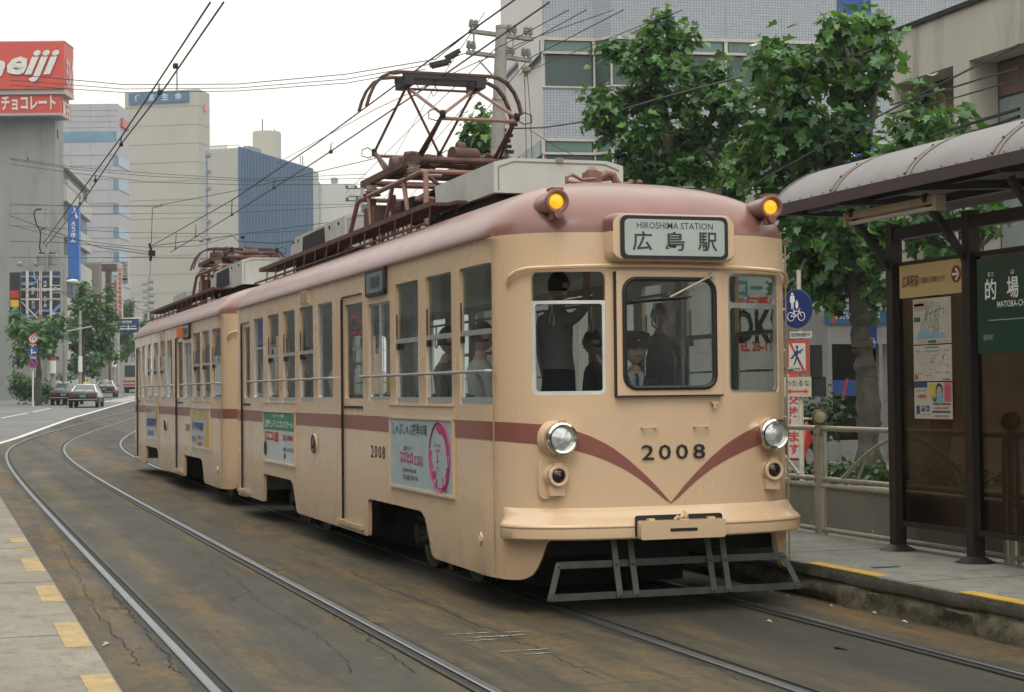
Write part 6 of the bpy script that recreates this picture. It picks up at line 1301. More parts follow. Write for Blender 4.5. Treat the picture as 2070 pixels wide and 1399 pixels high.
# ================================================ far buildings on the left
def hit(px, P0, dv):   # distance along dv from P0 where the picture column px is met
    v = ray(px, 790); a = np.array([[dv.x, -v.x],[dv.y, -v.y]]); s_ = np.linalg.solve(a, np.array([CAM[0]-P0.x, CAM[1]-P0.y])); return float(s_[0])
class Bld:
    def __init__(s, name, px, d, phi, label, cat='building', group=None, gnd=None):
        a = YAW+R(phi); s.fr = Vector((math.cos(a), -math.sin(a), 0)); s.sd = Vector((math.sin(a), math.cos(a), 0)); s.d = d
        s.P = D(px, 790, d); s.P.z = 0; s.z0 = H(s.P.y) if gnd is None else gnd; s.px = px
        s.o = Vector((s.P.x, s.P.y, s.z0)); s.root = thing(name, s.o, label, cat, group)
    def z(s, py, px=None, dd=0): return D(s.px if px is None else px, py, s.d+dd).z
    def u(s, px): return hit(px, s.P, s.fr)          # along the front
    def w(s, px): return hit(px, s.P, s.sd)          # along the side
    def fbox(s, mb, u0, u1, z0, z1, dep, mi=0, v0=0): # box on the front, v from v0 to v0+dep inward
        c = s.P+s.fr*((u0+u1)/2)+s.sd*(v0+dep/2); c.z = (z0+z1)/2; mb.obox(c, s.fr, s.sd, (0,0,1), abs(u1-u0), abs(dep), abs(z1-z0), mi)
    def sbox(s, mb, w0, w1, z0, z1, out, mi=0):       # box proud of the side by out
        c = s.P+s.sd*((w0+w1)/2)+s.fr*(out/2); c.z = (z0+z1)/2; mb.obox(c, s.sd, s.fr, (0,0,1), abs(w1-w0), abs(out), abs(z1-z0), mi)
    def part(s, mb, nm, mats, par=None): return mb.build(nm, mats, par or s.root, org=s.o)
    def ftext(s, body, uc, zc, w_, h_, par, mat, off=.05, bold=.02, shear=0): c = s.P+s.fr*uc-s.sd*off; c.z = zc; return s.part(text_mb(body, w_, h_, c, s.fr, (0,0,1), None, bold, shear=shear), 'lettering', mat, par)
    def stext(s, body, wc, zc, w_, h_, par, mat, off=.05, bold=.02): c = s.P+s.sd*wc+s.fr*off; c.z = zc; return s.part(text_mb(body, w_, h_, c, s.sd, (0,0,1), None, bold), 'lettering', mat, par)
FWH = M('far_off_white_wall', (.42,.415,.39), .8, 0, .05, .3, dirt=(.36,.35,.32), dscale=.4, damt=.4)
FCR = M('far_cream_panel', (.355,.345,.305), .8, 0, .05, .2); FPK = M('far_pale_panel', (.36,.365,.39), .6, 0, .05, .3); FGL = M('far_blue_glass', (.12,.22,.32), .15, 0, .2, .5); FDK = M('far_dark_opening', (.05,.055,.06), .6); FJ = M('far_joint', (.30,.31,.33), .8)
MEIR = M('sign_coral_red', (.52,.060,.045), .5, 0, .06, 2); MEIW = M('raised_white_letters', (.62,.62,.58), .5)
# concrete tower with the red signs
b = Bld('concrete_tower', 113, 135, 0, 'stained bare concrete tower carrying the red signs at the upper left', gnd=1)
f = MB(); b.fbox(f, b.u(-60), 0, 1, b.z(222), b.w(130), 0)
CST = M('stained_tower_concrete', (.27,.28,.275), .85, 0, .12, .5, .2, 8, .03, (1,1,.3), (.16,.16,.15), .8, .7)
b.part(f, 'wall', CST)
f = MB(); b.sbox(f, b.w(117), b.w(119), b.z(275), b.z(258), .05, 0); b.fbox(f, b.u(56), b.u(59), b.z(322), b.z(316), .06, 0, -.03); b.part(f, 'slot_window', FDK)
s1 = Bld('billboard', 132, 133, 0, 'big coral red rooftop sign box with white italic letters, upper of the two', 'sign', None, 18); s1.root.location.z = s1.z(182); s1.o = Vector(s1.root.location)
ws = s1.w(151); f = MB(); s1.fbox(f, s1.u(-75), 0, s1.z(176), s1.z(80), ws, 0); s1.part(f, 'sign_box', MEIR)
f = MB(); s1.fbox(f, s1.u(-75), .05, s1.z(80), s1.z(78), ws, 0); s1.fbox(f, s1.u(-75), .0, s1.z(186), s1.z(176), ws+.0, 0, .2); s1.part(f, 'sign_trim', FWH)
s1.ftext('eiji', s1.u(70), s1.z(131), abs(s1.u(123)-s1.u(17)), (s1.z(98)-s1.z(165)), None, MEIW, .12, .03, .35); s1.ftext('m', s1.u(-14), s1.z(134), abs(s1.u(12)-s1.u(-42)), (s1.z(117)-s1.z(149)), None, MEIW, .12, .03, .35)
f = MB(); f.box(0,0,0,0,0,0) if False else None
s1.stext('ミルク', ws*.52, s1.z(140), ws*.75, s1.z(105)-s1.z(170), None, MEIW, .08, .03)
s2 = Bld('billboard', 124, 133.4, 0, 'coral red sign box with white katakana, lower of the two on the concrete tower', 'sign', None, 16); s2.root.location.z = s2.z(224); s2.o = Vector(s2.root.location)
ws = s2.w(142); f = MB(); s2.fbox(f, s2.u(-75), 0, s2.z(226), s2.z(186), ws, 0); s2.part(f, 'sign_box', MEIR)
s2.ftext('チョコレート', s2.u(60), s2.z(205), abs(s2.u(115)-s2.u(5))*1.0, s2.z(190)-s2.z(219), None, MEIW, .08, .03); s2.stext('菓子', ws*.55, s2.z(212), ws*.7, s2.z(195)-s2.z(225), None, MEIW, .06)
f = MB(); s2.fbox(f, s2.u(-75), .1, s2.z(231), s2.z(226), ws, 0, -.1); s2.part(f, 'sign_trim', STEELR)
# bank building with the tall blue sign, its flank along the street
b = Bld('labour_bank_building', 126, 145, -7.4, 'white banded building with balconies, behind the concrete tower beside the tall blue sign', gnd=1)
wd_ = b.w(177); f = MB(); c0 = b.z(337, 133); 
levels = [(337,372),(405,445),(478,515),(560,600),(640,690)]   # dark storeys at px 133
zz = [(b.z(y1,133), b.z(y0,133)) for y0, y1 in levels]
b.fbox(f, -12, -.3, 1, zz[0][1], wd_, 0); prevz = zz[0][1]+.35
for lo_, hi_ in zz:
    b.sbox(f, 0, wd_, hi_, prevz, .45, 0); prevz = lo_
b.sbox(f, 0, wd_, 1, prevz, .45, 0); b.part(f, 'wall', FWH)
f = MB(); b.sbox(f, .1, wd_-.1, 1.2, zz[0][1], .04, 0); wn = b.part(f, 'window_band', FDK)
for k in range(1, 5):
    f = MB(); lo_, hi_ = zz[k]; 
    for j in range(7): b.sbox(f, wd_*(.35+.09*j), wd_*(.35+.09*j+.065), lo_+.1, hi_-.1, .12, 0)
    b.part(f, 'pane', FGL, wn)
f = MB(); b.sbox(f, 0, wd_*.6, zz[0][0], zz[0][0]+.5, .5, 0); b.part(f, 'balcony_rail', STEELR)
tb2 = Bld('vertical_sign', 161, 134, 0, 'tall blue vertical bank sign with white emblem and kana, on the white banded building', 'sign', None, 2); tb2.root.location.z = tb2.z(566); tb2.o = Vector(tb2.root.location)
f = MB(); tb2.fbox(f, tb2.u(138), 0, tb2.z(566), tb2.z(415), .5, 0); tb2.part(f, 'sign_board', M('far_sign_blue', (.03,.13,.40), .4))
for k, ch in enumerate('ろうきん'): tb2.ftext(ch, tb2.u(149.5), tb2.z(452+11*k), tb2.u(154)-tb2.u(144), tb2.z(0)-tb2.z(9.5), None, WHITE, .03, .03)
f = MB(); 
for a in (((142,441),(151,424)),((151,424),(157,441)),((149,420),(154,426)),((152,434),(154,441))): pa, pb = [D(q[0], q[1], 133.9) for q in a]; f.strip([pa, pb], .06, .14, up=(0,-1,0))
tb2.part(f, 'emblem', WHITE)
# pale office building with wrap-round windows
b = Bld('pale_office_building', 240, 190, 0, 'pale panelled office building with blue window bands, between the bank and the cream tower', gnd=2)
b.P = D(240, 790, 190); ws = b.w(263)
f = MB(); b.fbox(f, b.u(100), 0, 2, b.z(207), ws, 0); b.part(f, 'wall', FPK)
f = MB()
for k in range(6): b.fbox(f, b.u(100), .0, b.z(220+11.5*k)-.03, b.z(220+11.5*k)+.03, .05, 0, -.03)
for px in (146,185,224): b.fbox(f, b.u(px)-.03, b.u(px)+.03, b.z(262), b.z(207), .05, 0, -.03); b.fbox(f, b.u(px)-.03, b.u(px)+.03, 2, b.z(286), .05, 0, -.03)
for k in range(9): b.fbox(f, b.u(100), .0, b.z(311+49*k)-.05, b.z(311+49*k)+.05, .06, 0, -.035); b.fbox(f, b.u(100), 0, b.z(333+49*k)-.04, b.z(333+49*k)+.04, .06, 0, -.035)
b.part(f, 'panel_joint', FJ)
f = MB(); b.fbox(f, b.u(100), b.u(237), b.z(284), b.z(263), .1, 0, -.06); wn = b.part(f, 'window_band', FGL)
for k in range(7):
    f = MB(); z1, z0 = b.z(313+49*k), b.z(332+49*k); b.fbox(f, b.u(231), .05, z0, z1, .12, 0, -.08); b.sbox(f, 0, ws, z0, z1, .08, 0); b.part(f, 'corner_window', FGL)
f = MB(); b.sbox(f, ws*.25, ws*.8, b.z(250), b.z(232), .3, 0); b.part(f, 'wall_emblem', M('far_emblem_red', (.45,.12,.12), .5))
# tall cream tower
b = Bld('cream_tower', 405, 290, 12, 'tall blank cream tower with dark blue sign at its top, left of centre', gnd=3)
ws = b.w(427); f = MB(); b.fbox(f, b.u(255), 0, 3, b.z(177), ws, 0); b.part(f, 'wall', FCR)
f = MB()
for k in range(13): b.fbox(f, b.u(255), 0, b.z(210+38*k)-.05, b.z(210+38*k)+.05, .1, 0, -.05); b.sbox(f, 0, ws, b.z(210+38*k)-.05, b.z(210+38*k)+.05, .05, 0)
b.part(f, 'panel_joint', M('far_cream_joint', (.30,.285,.24), .8))
f = MB(); b.fbox(f, b.u(264), b.u(386), b.z(203), b.z(180), .3, 0, -.25); sb_ = b.part(f, 'rooftop_sign', M('far_sign_navy', (.035,.10,.18), .5))
for ch, px in zip('住友生命', (283,311,338,365)): b.ftext(ch, b.u(px), b.z(190), b.u(px+7)-b.u(px-7), b.z(0)-b.z(14), sb_, M('far_pale_blue_letters', (.36,.50,.62), .5), .30, .03)
f = MB(); b.sbox(f, ws*.42, ws*.62, b.z(218), b.z(205), .3, 0); b.part(f, 'wall_emblem', M('far_emblem_pink', (.55,.20,.22), .5))
f = MB(); q = b.P+b.fr*b.u(347)+b.sd*3; f.tube([(q.x,q.y,b.z(176)),(q.x,q.y,b.z(125))], .12, 5); b.part(f, 'antenna', FDK)
# cream and blue building
b = Bld('blue_clad_building', 485, 250, 17, 'building with a cream end wall and a ribbed bright blue flank, centre left', gnd=3)
ws = b.w(632); f = MB(); b.fbox(f, b.u(418), 0, 3, b.z(297), ws, 0); b.part(f, 'wall', M('far_cream_wall_b', (.35,.345,.31), .8, 0, .04, .3))
f = MB(); b.sbox(f, .0, ws, 3, b.z(297)+.1, .1, 0)
n_ = 52
for k in range(n_+1): b.sbox(f, ws*k/n_-.14, ws*k/n_+.14, 3, b.z(297)+.15, .34, 0)
b.part(f, 'blue_cladding', M('far_blue_cladding', (.028,.092,.185), .45, 0, .10, .4))
f = MB(); b.sbox(f, ws, ws*1.085, 3, b.z(300), .35, 0); b.part(f, 'end_pier', FCR)
f = MB()
for k in range(6): b.fbox(f, b.u(419), b.u(428), b.z(311+34*k), b.z(305+34*k), .3, 0, -.2)
b.fbox(f, b.u(419), b.u(422), 3, b.z(300), .2, 0, -.1); b.part(f, 'escape_landing', M('far_dull_blue', (.16,.20,.25), .7))  # landings in a plain dull blue
f = MB(); b.fbox(f, b.u(464), b.u(477), b.z(297), b.z(283), 4, 0, 5); b.part(f, 'roof_hut', M('far_grey_hut', (.22,.23,.24), .7))
f = MB()
for k in range(14): q = b.P+b.fr*b.u(425+k*2.5)+b.sd*.6; f.tube([(q.x,q.y,b.z(297)),(q.x,q.y,b.z(288))], .05, 4)
q = b.P+b.fr*b.u(425)+b.sd*.6; q2 = b.P+b.sd*.6; f.tube([(q.x,q.y,b.z(290)),(q2.x,q2.y,b.z(290))], .05, 4); b.part(f, 'roof_railing', FJ)
c = D(543, 790, 268); b = Bld('round_tower', 543, 268, 0, 'cream cylindrical rooftop tower with an antenna, above the blue clad building', 'tower', None, 3)
f = MB(); r_ = 28.5*268/FPX; f.lathe([(r_,3),(r_,b.z(268)),(r_*.97,b.z(265.5)),(0,b.z(265))], (c.x,c.y,0), (0,0,1), 40); b.part(f, 'cylinder', FCR)
f = MB(); f.tube([(c.x-.7,c.y,b.z(266)),(c.x-.7,c.y,b.z(238))], .09, 5); f.tube([(c.x+1.2,c.y,b.z(266)),(c.x+1.2,c.y,b.z(258))], .08, 5); b.part(f, 'antenna', FDK)
b = Bld('far_white_building', 728, 380, 4, 'far hazy white building with a narrow blue sign, right of the blue clad building', gnd=4)
f = MB(); b.fbox(f, b.u(640), b.u(716), 4, b.z(370), 20, 0); b.fbox(f, b.u(716)+.01, b.u(735), 4, b.z(378), 19, 0, .3); b.part(f, 'wall', FWH); f = MB(); b.fbox(f, b.u(644), b.u(650), b.z(455), b.z(366), .6, 0, -.6); b.part(f, 'sign', M('far_steel_blue', (.16,.28,.38), .6))
f = MB(); q = D(676,366,378); f.lathe([(0,-.6),(.8,-.5),(.8,.6),(0,.8)], q, (0,0,1), 10); f.tube([D(612,365,378),D(612,315,378)], .12, 4); f.tube([D(607,365,378),D(607,315,378)], .1, 4); b.part(f, 'roof_tank', M('far_grey_hut', (.22,.23,.24)))
# low shops and striped building along the left street
b = Bld('striped_low_building', 207, 165, 0, 'low beige building with fine vertical stripes, beyond the street trees', gnd=2); f = MB(); b.fbox(f, b.u(172), b.u(207), 2, b.z(531), .8, 0); b.fbox(f, b.u(207), b.u(236), 2, b.z(600), .8, 0, .5)
for k in range(12): b.fbox(f, b.u(174+k*2.8)-.03, b.u(174+k*2.8)+.03, b.z(600), b.z(533), .1, 0, -.06)
b.part(f, 'wall', FCR); f = MB(); b.fbox(f, b.u(178), b.u(205), b.z(640), b.z(595), .2, 0, -.1); b.part(f, 'window_band', FDK)
b = Bld('brown_pylon_sign', 221, 155, 0, 'dark brown T-shaped pylon sign above the far street trees', 'sign', gnd=2); f = MB(); b.fbox(f, b.u(206), b.u(236), b.z(548), b.z(533), .6, 0); b.fbox(f, b.u(214), b.u(224), b.z(594), b.z(548), .6, 0); b.fbox(f, b.u(219), b.u(223), 2, b.z(594), .3, 0, .1); b.part(f, 'board', M('far_brown', (.10,.065,.07), .6))
def vsign(px0, px1, py0, py1, d, mat, body, tm, label, name='vertical_sign', th=.3):
    b = Bld(name, (px0+px1)/2, d, 0, label, 'sign', None, 2); b.root.location.z = b.z(py1); b.o = Vector(b.root.location)
    f = MB(); b.fbox(f, b.u(px0), b.u(px1), b.z(py1), b.z(py0), th, 0); b.part(f, 'sign_board', mat); n_ = len(body); st_ = (py1-py0)/n_
    for k, ch in enumerate(body): b.ftext(ch, 0, b.z(py0+st_*(k+.5)), (b.u(px1)-b.u(px0))*.7, (b.z(0)-b.z(st_*.8)), None, tm, .04, .02)
    return b
vsign(239,248,540,643,150,M('far_pink_white', (.55,.48,.47), .6),'広島精機製作所株式会社',RED,'tall narrow pale sign with a column of red characters over the far road sign')
vsign(247,261,528,574,140,FWH,'ヒデヤスポーツ',BLACK,'white vertical sign with black brush characters beside the cream tower')
vsign(231,238,560,650,158,FWH,'旅館',RED,'narrow white vertical sign behind the far tree, left of the red lettered one')
for i, (p0, p1, pt_, d, c_, lab) in enumerate(((-40,62,640,150,(.30,.31,.32),'grey shop building behind the signs at the left edge'),(62,104,655,150.5,(.42,.43,.44),'pale grey shop building behind the road signs'),(104,150,612,152,(.36,.37,.39),'grey office front behind the two taxis'),(150,232,660,185,(.22,.24,.25),'dim shop row behind the street trees'),(232,300,690,215,(.30,.31,.30),'far shop row where the street disappears behind the tram'))):
    b = Bld('shop_building', p1, d, 0, lab, 'building', 'low shops along the far street', 1.5); f = MB(); b.fbox(f, b.u(p0), 0, 1, b.z(pt_), 8, 0); b.part(f, 'wall', M('far_shop_wall_%d' % i, c_, .7, 0, .15, .3))
    f = MB(); z0 = b.z(785)
    for k in range(int((p1-p0)/9)): b.fbox(f, b.u(p0+3+k*9), b.u(p0+9+k*9), b.z(775), b.z(748), .1, 0, -.05)
    for k in range(int((p1-p0)/12)): b.fbox(f, b.u(p0+4+k*12), b.u(p0+11+k*12), b.z(722), b.z(702), .1, 0, -.05)
    b.part(f, 'shop_window', FDK)
    if i in (0, 1, 3):
        f = MB(); b.fbox(f, b.u(p0+2 if i else 50), b.u(p1-3), b.z(745), b.z(728), .3, 0, -.3); sb_ = b.part(f, 'shop_sign', M('far_sign_blue', (.03,.13,.40)) if i != 3 else M('far_pinkish', (.35,.12,.14), .6))
        if i == 1: b.ftext('広島信用', b.u(85), b.z(734), 1.3, .28, sb_, WHITE, .36)
# ================================================ vehicles
TYRE = M('tyre_black', (.015,.015,.015), .8); CARG = M('car_dark_glass', (.05,.07,.08), .18, 0, .1, 3); TAILR = M('tail_lamp_red', (.20,.015,.012), .35); PLATE = M('number_plate_green', (.05,.13,.08), .5)
def sedan(px, d, phi, top, low, label, roof_lamp, lampc):
    """rear three-quarter saloon: loft of cross sections from the tail (v=0) to the nose"""
    b = Bld('taxi', px, d, phi, label, 'taxi', 'taxis driving away'); L_ = 4.6; hw = .84
    pr = lambda u, v, z: b.o+b.fr*u+b.sd*v+Vector((0,0,z))
    st_ = [(0,.42,.80,.74),(.06,.34,.90,.80),(.5,.30,.97,.83),(1.0,.28,.99,.84),(2.6,.27,.95,.84),(3.5,.27,.90,.82),(4.3,.30,.80,.76),(4.55,.38,.68,.66)]
    f = MB(); vs = []; cs = []
    for v, zl_, zh, w_ in st_:
        cs.append([(-w_*.94,zl_),(-w_,zl_+.1),(-w_*1.0,.62),(-w_*.97,zh-.06),(-w_*.86,zh),(w_*.86,zh),(w_*.97,zh-.06),(w_*1.0,.62),(w_,zl_+.1),(w_*.94,zl_)])
    for (v, *_), c in zip(st_, cs): vs += [pr(u, v, z) for u, z in c]
    k = 10
    for i in range(len(st_)-1):
        for j in range(k-1): f.add([vs[i*k+j], vs[i*k+j+1], vs[(i+1)*k+j+1], vs[(i+1)*k+j]], [(0,1,2,3)], 1 if j in (0,1,7,8) or (i < 2 and low is CARG2) else 0, True)
    f.add(vs[:k], [(1,2,7,8)], 1); f.add(vs[:k], [(2,3,4,5,6,7)], 1); f.add(vs[:k], [(0,1,8,9)], 1); f.add(vs[-k:], [tuple(range(k))], 0)
    body = b.part(f, 'body', [top, low])
    g = MB(); cab = [(.75,.97,.70),(1.35,1.36,.60),(1.6,1.40,.59),(2.55,1.40,.59),(2.8,1.36,.60),(3.45,.93,.72)]
    ring_ = [[(-w_,.95),(-w_+.02,z-.04 if z > 1.1 else z),(-w_+.10,z),(w_-.10,z),(w_-.02,z-.04 if z > 1.1 else z),(w_,.95)] for v, z, w_ in cab]
    vv = [[pr(u*(1.12 if z < 1.0 else 1), v, z) for u, z in r_] for (v, _, _), r_ in zip(cab, ring_)]
    for i in range(len(cab)-1):
        for j in range(5):
            gl = (i in (0,4) and j in (1,2,3)) or (j in (0,4) and 0 <= i <= 4)
            g.add([vv[i][j], vv[i][j+1], vv[i+1][j+1], vv[i+1][j]], [(0,1,2,3)], 1 if (i in (0,4) and j == 2) or j in (0,4) else 0, False)
    b.part(g, 'cabin', [top, CARG])
    g = MB()
    for u in (-.57,.57): b.fbox(g, u-.06, u+.06, 0, .001, .01)
    g = MB(); 
    for sgn in (-1, 1):
        for v in (.78,3.6):
            w_ = MB(); w_.lathe([(0,-.09),(.17,-.09),(.20,-.085),(.30,-.09),(.31,-.06),(.31,.08),(.28,.09),(0,.09)], pr(sgn*.76, v, .31), b.fr, 18, mis=[1,1,0,0,0,0,0]); b.part(w_, 'wheel', [TYRE, ALU])
    for sgn in (-1, 1):
        g = MB(); c = pr(sgn*.55, -.012, .71); g.obox(c, b.fr, b.sd, (0,0,1), .42, .05, .11); b.part(g, 'tail_lamp', TAILR)
    g = MB(); g.obox(pr(0,-.02,.69), b.fr, b.sd, (0,0,1), .36,.03,.17); pt_ = b.part(g, 'number_plate', PLATE); b.part(text_mb('55-32', .28, .08, pr(0,-.038,.68), b.fr, (0,0,1)), 'plate_lettering', WHITE, pt_)
    g = MB(); g.obox(pr(0,-.04,.46), b.fr, b.sd, (0,0,1), 1.66,.12,.13, 0); g.obox(pr(0,-.102,.50), b.fr, b.sd, (0,0,1), 1.64,.01,.03, 1); b.part(g, 'bumper', [low, ALU])
    g = MB(); g.obox(pr(-.25,.95,1.0), b.fr, b.sd, (0,0,1), .45,.3,.12); g.obox(pr(.3,.95,1.0), b.fr, b.sd, (0,0,1), .45,.3,.12); b.part(g, 'seat_cover', WHITE)
    g = MB(); c = pr(0,1.9,1.42); g.lathe([(0,0),(.09,.0),(.09,.04),(.06,.10),(0,.11)], c-b.fr*.09, (0,0,1), 12); g.lathe([(.08,.0),(.06,.12),(0,.13)], c+b.fr*.09, (0,0,1), 12); b.part(g, 'roof_lamp', M('taxi_lamp_'+roof_lamp, lampc, .4))
    for sgn in (-1, 1): g = MB(); g.obox(pr(sgn*.93,2.75,.98), b.fr, b.sd, (0,0,1), .16,.06,.11); b.part(g, 'wing_mirror', low)
    return b
CARW = M('car_white', (.62,.61,.56), .3, 0, .02, 2, coat=.4); CARB = M('car_black', (.012,.013,.013), .35); CARG2 = M('car_dark_green_black', (.008,.016,.014), .4); CARGR = M('car_grey', (.10,.10,.105), .3)
sedan(167, 100, -8, CARW, CARG2, 'cream taxi with dark green lower half and yellow roof lamp, nearest of the three', 'yellow', (.7,.42,.03))
sedan(128, 108, -8, CARGR, CARB, 'dark taxi with white roof lamp at the left of the nearest taxi', 'white', (.6,.6,.6))
sedan(211, 140, -9, CARW, CARG2, 'white taxi farther up the road, behind the nearest one', 'amber', (.7,.38,.03))
b = Bld('parked_car', 98, 122, 60, 'black car parked beyond the hedge', 'car'); f = MB(); 
b.fbox(f, -2.0, 2.1, b.z0+.25, b.z0+.85, 1.6, 0); c = b.P+b.sd*.8
f.prism([(-1.1,.85),(-.6,1.3),(.7,1.32),(1.3,.85)], b.o+b.sd*.1, b.fr, (0,0,1), b.sd, 1.4, 1, 0); b.part(f, 'body', [CARB, CARG])
for u in (-1.3,1.35): f = MB(); f.lathe([(0,-.1),(.3,-.1),(.3,.1),(0,.1)], b.o+b.fr*u+Vector((0,0,.3)), b.sd, 14); b.part(f, 'wheel', TYRE)
b = Bld('bus', 249, 170, -8, 'cream and red striped bus far up the road, half hidden by the second tram', 'bus'); f = MB(); hb = 3.0
b.fbox(f, 0, 2.5, b.z0+.4, b.z0+hb, 9, 0); b.fbox(f, -.01, 2.51, b.z0+1.05, b.z0+1.25, 9.02, 1, -.01); b.fbox(f, -.01, 2.51, b.z0+.7, b.z0+.9, 9.02, 1, -.01); b.part(f, 'body', [M('bus_cream', (.48,.45,.38), .4), M('bus_red', (.40,.10,.08), .4)])
f = MB(); b.fbox(f, .15, 2.35, b.z0+1.6, b.z0+2.75, .05, 0, -.03); b.part(f, 'windscreen', CARG); f = MB(); b.fbox(f, .1, .5, b.z0, b.z0+.6, .6, 0, .4); b.part(f, 'wheel', TYRE); f = MB(); b.fbox(f, .1,2.4,b.z0+.35,b.z0+.6,.1,0,-.08); b.part(f, 'bumper', DARKM)
# ================================================ street furniture on the left
def pole_(px, d, pyt, r0, r1, label, group='poles along the far street', name='utility_pole', mat=None, cat='utility pole', lean=0):
    b0 = GP(px, d); tp_ = D(px+lean, pyt, d); rt = thing(name, b0, label, cat, group); f = MB(); f.tube([b0, (b0+tp_)/2, tp_], [r0,(r0+r1)/2,r1], 10); f.build('shaft', mat or CONC, rt, org=b0); return rt, b0, tp_
rt, b0, tp_ = pole_(95, 118, 412, .19, .14, 'grey concrete pole carrying two dark transformers at the left')
for k, px in enumerate((84,109)): f = MB(); c = D(px, 526, 118); f.lathe([(0,-.35),(.32,-.33),(.32,.33),(.25,.40),(0,.42)], c, (0,0,1), 14); f.lathe([(.05,.4),(.05,.6)], c, (0,0,1), 8); f.build('transformer', M('grey_transformer', (.20,.22,.22), .5), rt, org=b0)
f = MB(); f.tube([D(72,424,118),D(68,432,118),D(74,455,118),D(82,470,118),D(80,500,118),D(86,525,118)], .05, 5); f.tube([D(72,424,118),D(84,423,118)], .06, 5); f.tube([D(80,465,118),D(95,460,118)], .04, 5); f.tube([D(78,512,118),D(112,512,118)], .05, 5); f.build('cable_loop', DARKM, rt, org=b0)
rt, b0, tp_ = pole_(131, 112, 545, .17, .13, 'grey concrete pole with a street lamp arm beside the blue bank sign')
f = MB(); f.tube([D(130,568,112),D(140,568,112)], .05, 6); f.build('lamp_arm', STEELR, rt, org=b0); f = MB(); a_, c_ = D(136,568,112), D(157,568,112); f.tube([a_,(a_+c_)/2,c_], [.06,.14,.09], 10); f.build('lamp_head', WHITE, rt, org=b0); f = MB(); a_, c_ = D(144,571,112), D(155,571,112); f.tube([a_,c_], .07, 8); f.build('lamp_glass', M('lamp_glass_pale', (.6,.6,.55), .3), rt, org=b0)
rt, b0, tp_ = pole_(162, 128, 628, .12, .11, 'slender concrete pole in front of the street tree'); f = MB(); f.tube([D(136,670,127.5),D(186,660,127.5)], .06, 6); f.build('arm', STEELR, rt, org=b0); f = MB(); f.tube([D(162,720,127.8),D(162,752,127.8)], .16, 10); f.build('wrapped_poster', WHITE, rt, org=b0)
rt, b0, tp_ = pole_(231, 145, 655, .16, .13, 'concrete pole beside the far blue road sign, with a red and white wrap'); f = MB(); f.tube([D(231,716,144.8),D(231,742,144.8)], .19, 10, 0); f.tube([D(231,714,144.8),D(231,721,144.8)], .195, 10, 1); f.build('wrapped_poster', [WHITE, RED], rt, org=b0)
rt, b0, tp_ = pole_(107, 116, 690, .19, .17, 'thick concrete pole with red and white posters behind the dark taxi'); f = MB(); f.tube([D(107,722,115.8),D(107,755,115.8)], .205, 10, 0); f.tube([D(107,720,115.8),D(107,729,115.8)], .21, 10, 1); f.build('wrapped_poster', [WHITE, RED], rt, org=b0)
rt, b0, tp_ = pole_(300, 230, 560, .22, .16, 'far utility pole with many small fittings above the second tram'); f = MB()
for k in range(10): a_ = D(300+(-1)**k*(4+5*hsh(k)), 568+k*7, 230); f.box(a_.x-.35, a_.x+.35, a_.y-.2, a_.y+.2, a_.z-.18, a_.z+.18)
for k in range(4): f.tube([D(290,572+k*14,230),D(311,572+k*14,230)], .07, 4)
f.build('fittings', M('grey_transformer', (.20,.22,.22)), rt, org=b0)
rt, b0, tp_ = pole_(258, 215, 575, .15, .12, 'thin far pole under the white vertical sign')
rt, b0, tp_ = pole_(732, 150, 376, .17, .14, 'far concrete pole with crossarms, left of the rooftop pantograph tower'); f = MB()
for y_, a_, c_ in ((381,700,742),(406,698,740),(397,705,738)): f.tube([D(a_,y_,150),D(c_,y_,150)], .06, 5)
for px, py in ((701,378),(719,378),(738,378),(702,402),(722,402)): f.lathe([(.06,-.12),(.14,-.1),(.14,.12),(.06,.15)], D(px, py, 150), (0,0,1), 8)
q = D(743,425,150); f.box(q.x-.5,q.x+.5,q.y-.3,q.y+.3,q.z-.5,q.z+.5); f.build('crossarm', M('dark_green_steel', (.06,.10,.09), .6), rt, org=b0)
# overhead direction boards
b = Bld('map_board', 122, 115, 0, 'dark overhead route map board with white streets and blue rivers, at the left edge', 'sign', None, 1); b.root.location.z = b.z(643); b.o = Vector(b.root.location)
f = MB(); b.fbox(f, b.u(43), 0, b.z(643), b.z(548), .12, 0); b.part(f, 'board', M('map_board_slate', (.035,.055,.065), .5))
def mp(pts, w_, mat, nm, lift=.01):
    f = MB()
    for a_, c_ in zip(pts[:-1], pts[1:]): f.strip([D(a_[0],a_[1],88-lift), D(c_[0],c_[1],88-lift)], .004, w_, up=(0,-.01,1) if abs(a_[0]-c_[0]) > abs(a_[1]-c_[1])*.001 else (1,0,0))
    return f
RBL = M('map_river_blue', (.16,.26,.50), .5); RWH = M('map_street_white', (.62,.62,.60), .5); RRD = M('map_line_red', (.50,.10,.08), .5)
def mseg(f, a_, c_, wpx, lift, mi=0):   # flat strip on the board between two picture points
    A, B = Vector(a_), Vector(c_); t_ = (B-A); t_.normalize(); n2_ = Vector((-t_.y, t_.x))*wpx/2
    f.add([D(p.x, p.y, 115-lift) for p in (A-n2_, B-n2_, B+n2_, A+n2_)], [(0,1,2,3)], mi)
f = MB()
for s_ in (((43,559),(60,559),4),((60,559),(122,559),4),((43,572),(70,572),4),((70,572),(80,562),4),((43,639),(68,639),5),((70,636),(80,628),4),((78,628),(105,628),5),((106,632),(122,616),6),((106,634),(106,643),4)): mseg(f, s_[0], s_[1], s_[2], .03)
b.part(f, 'river_pattern', RBL, None)
f = MB()
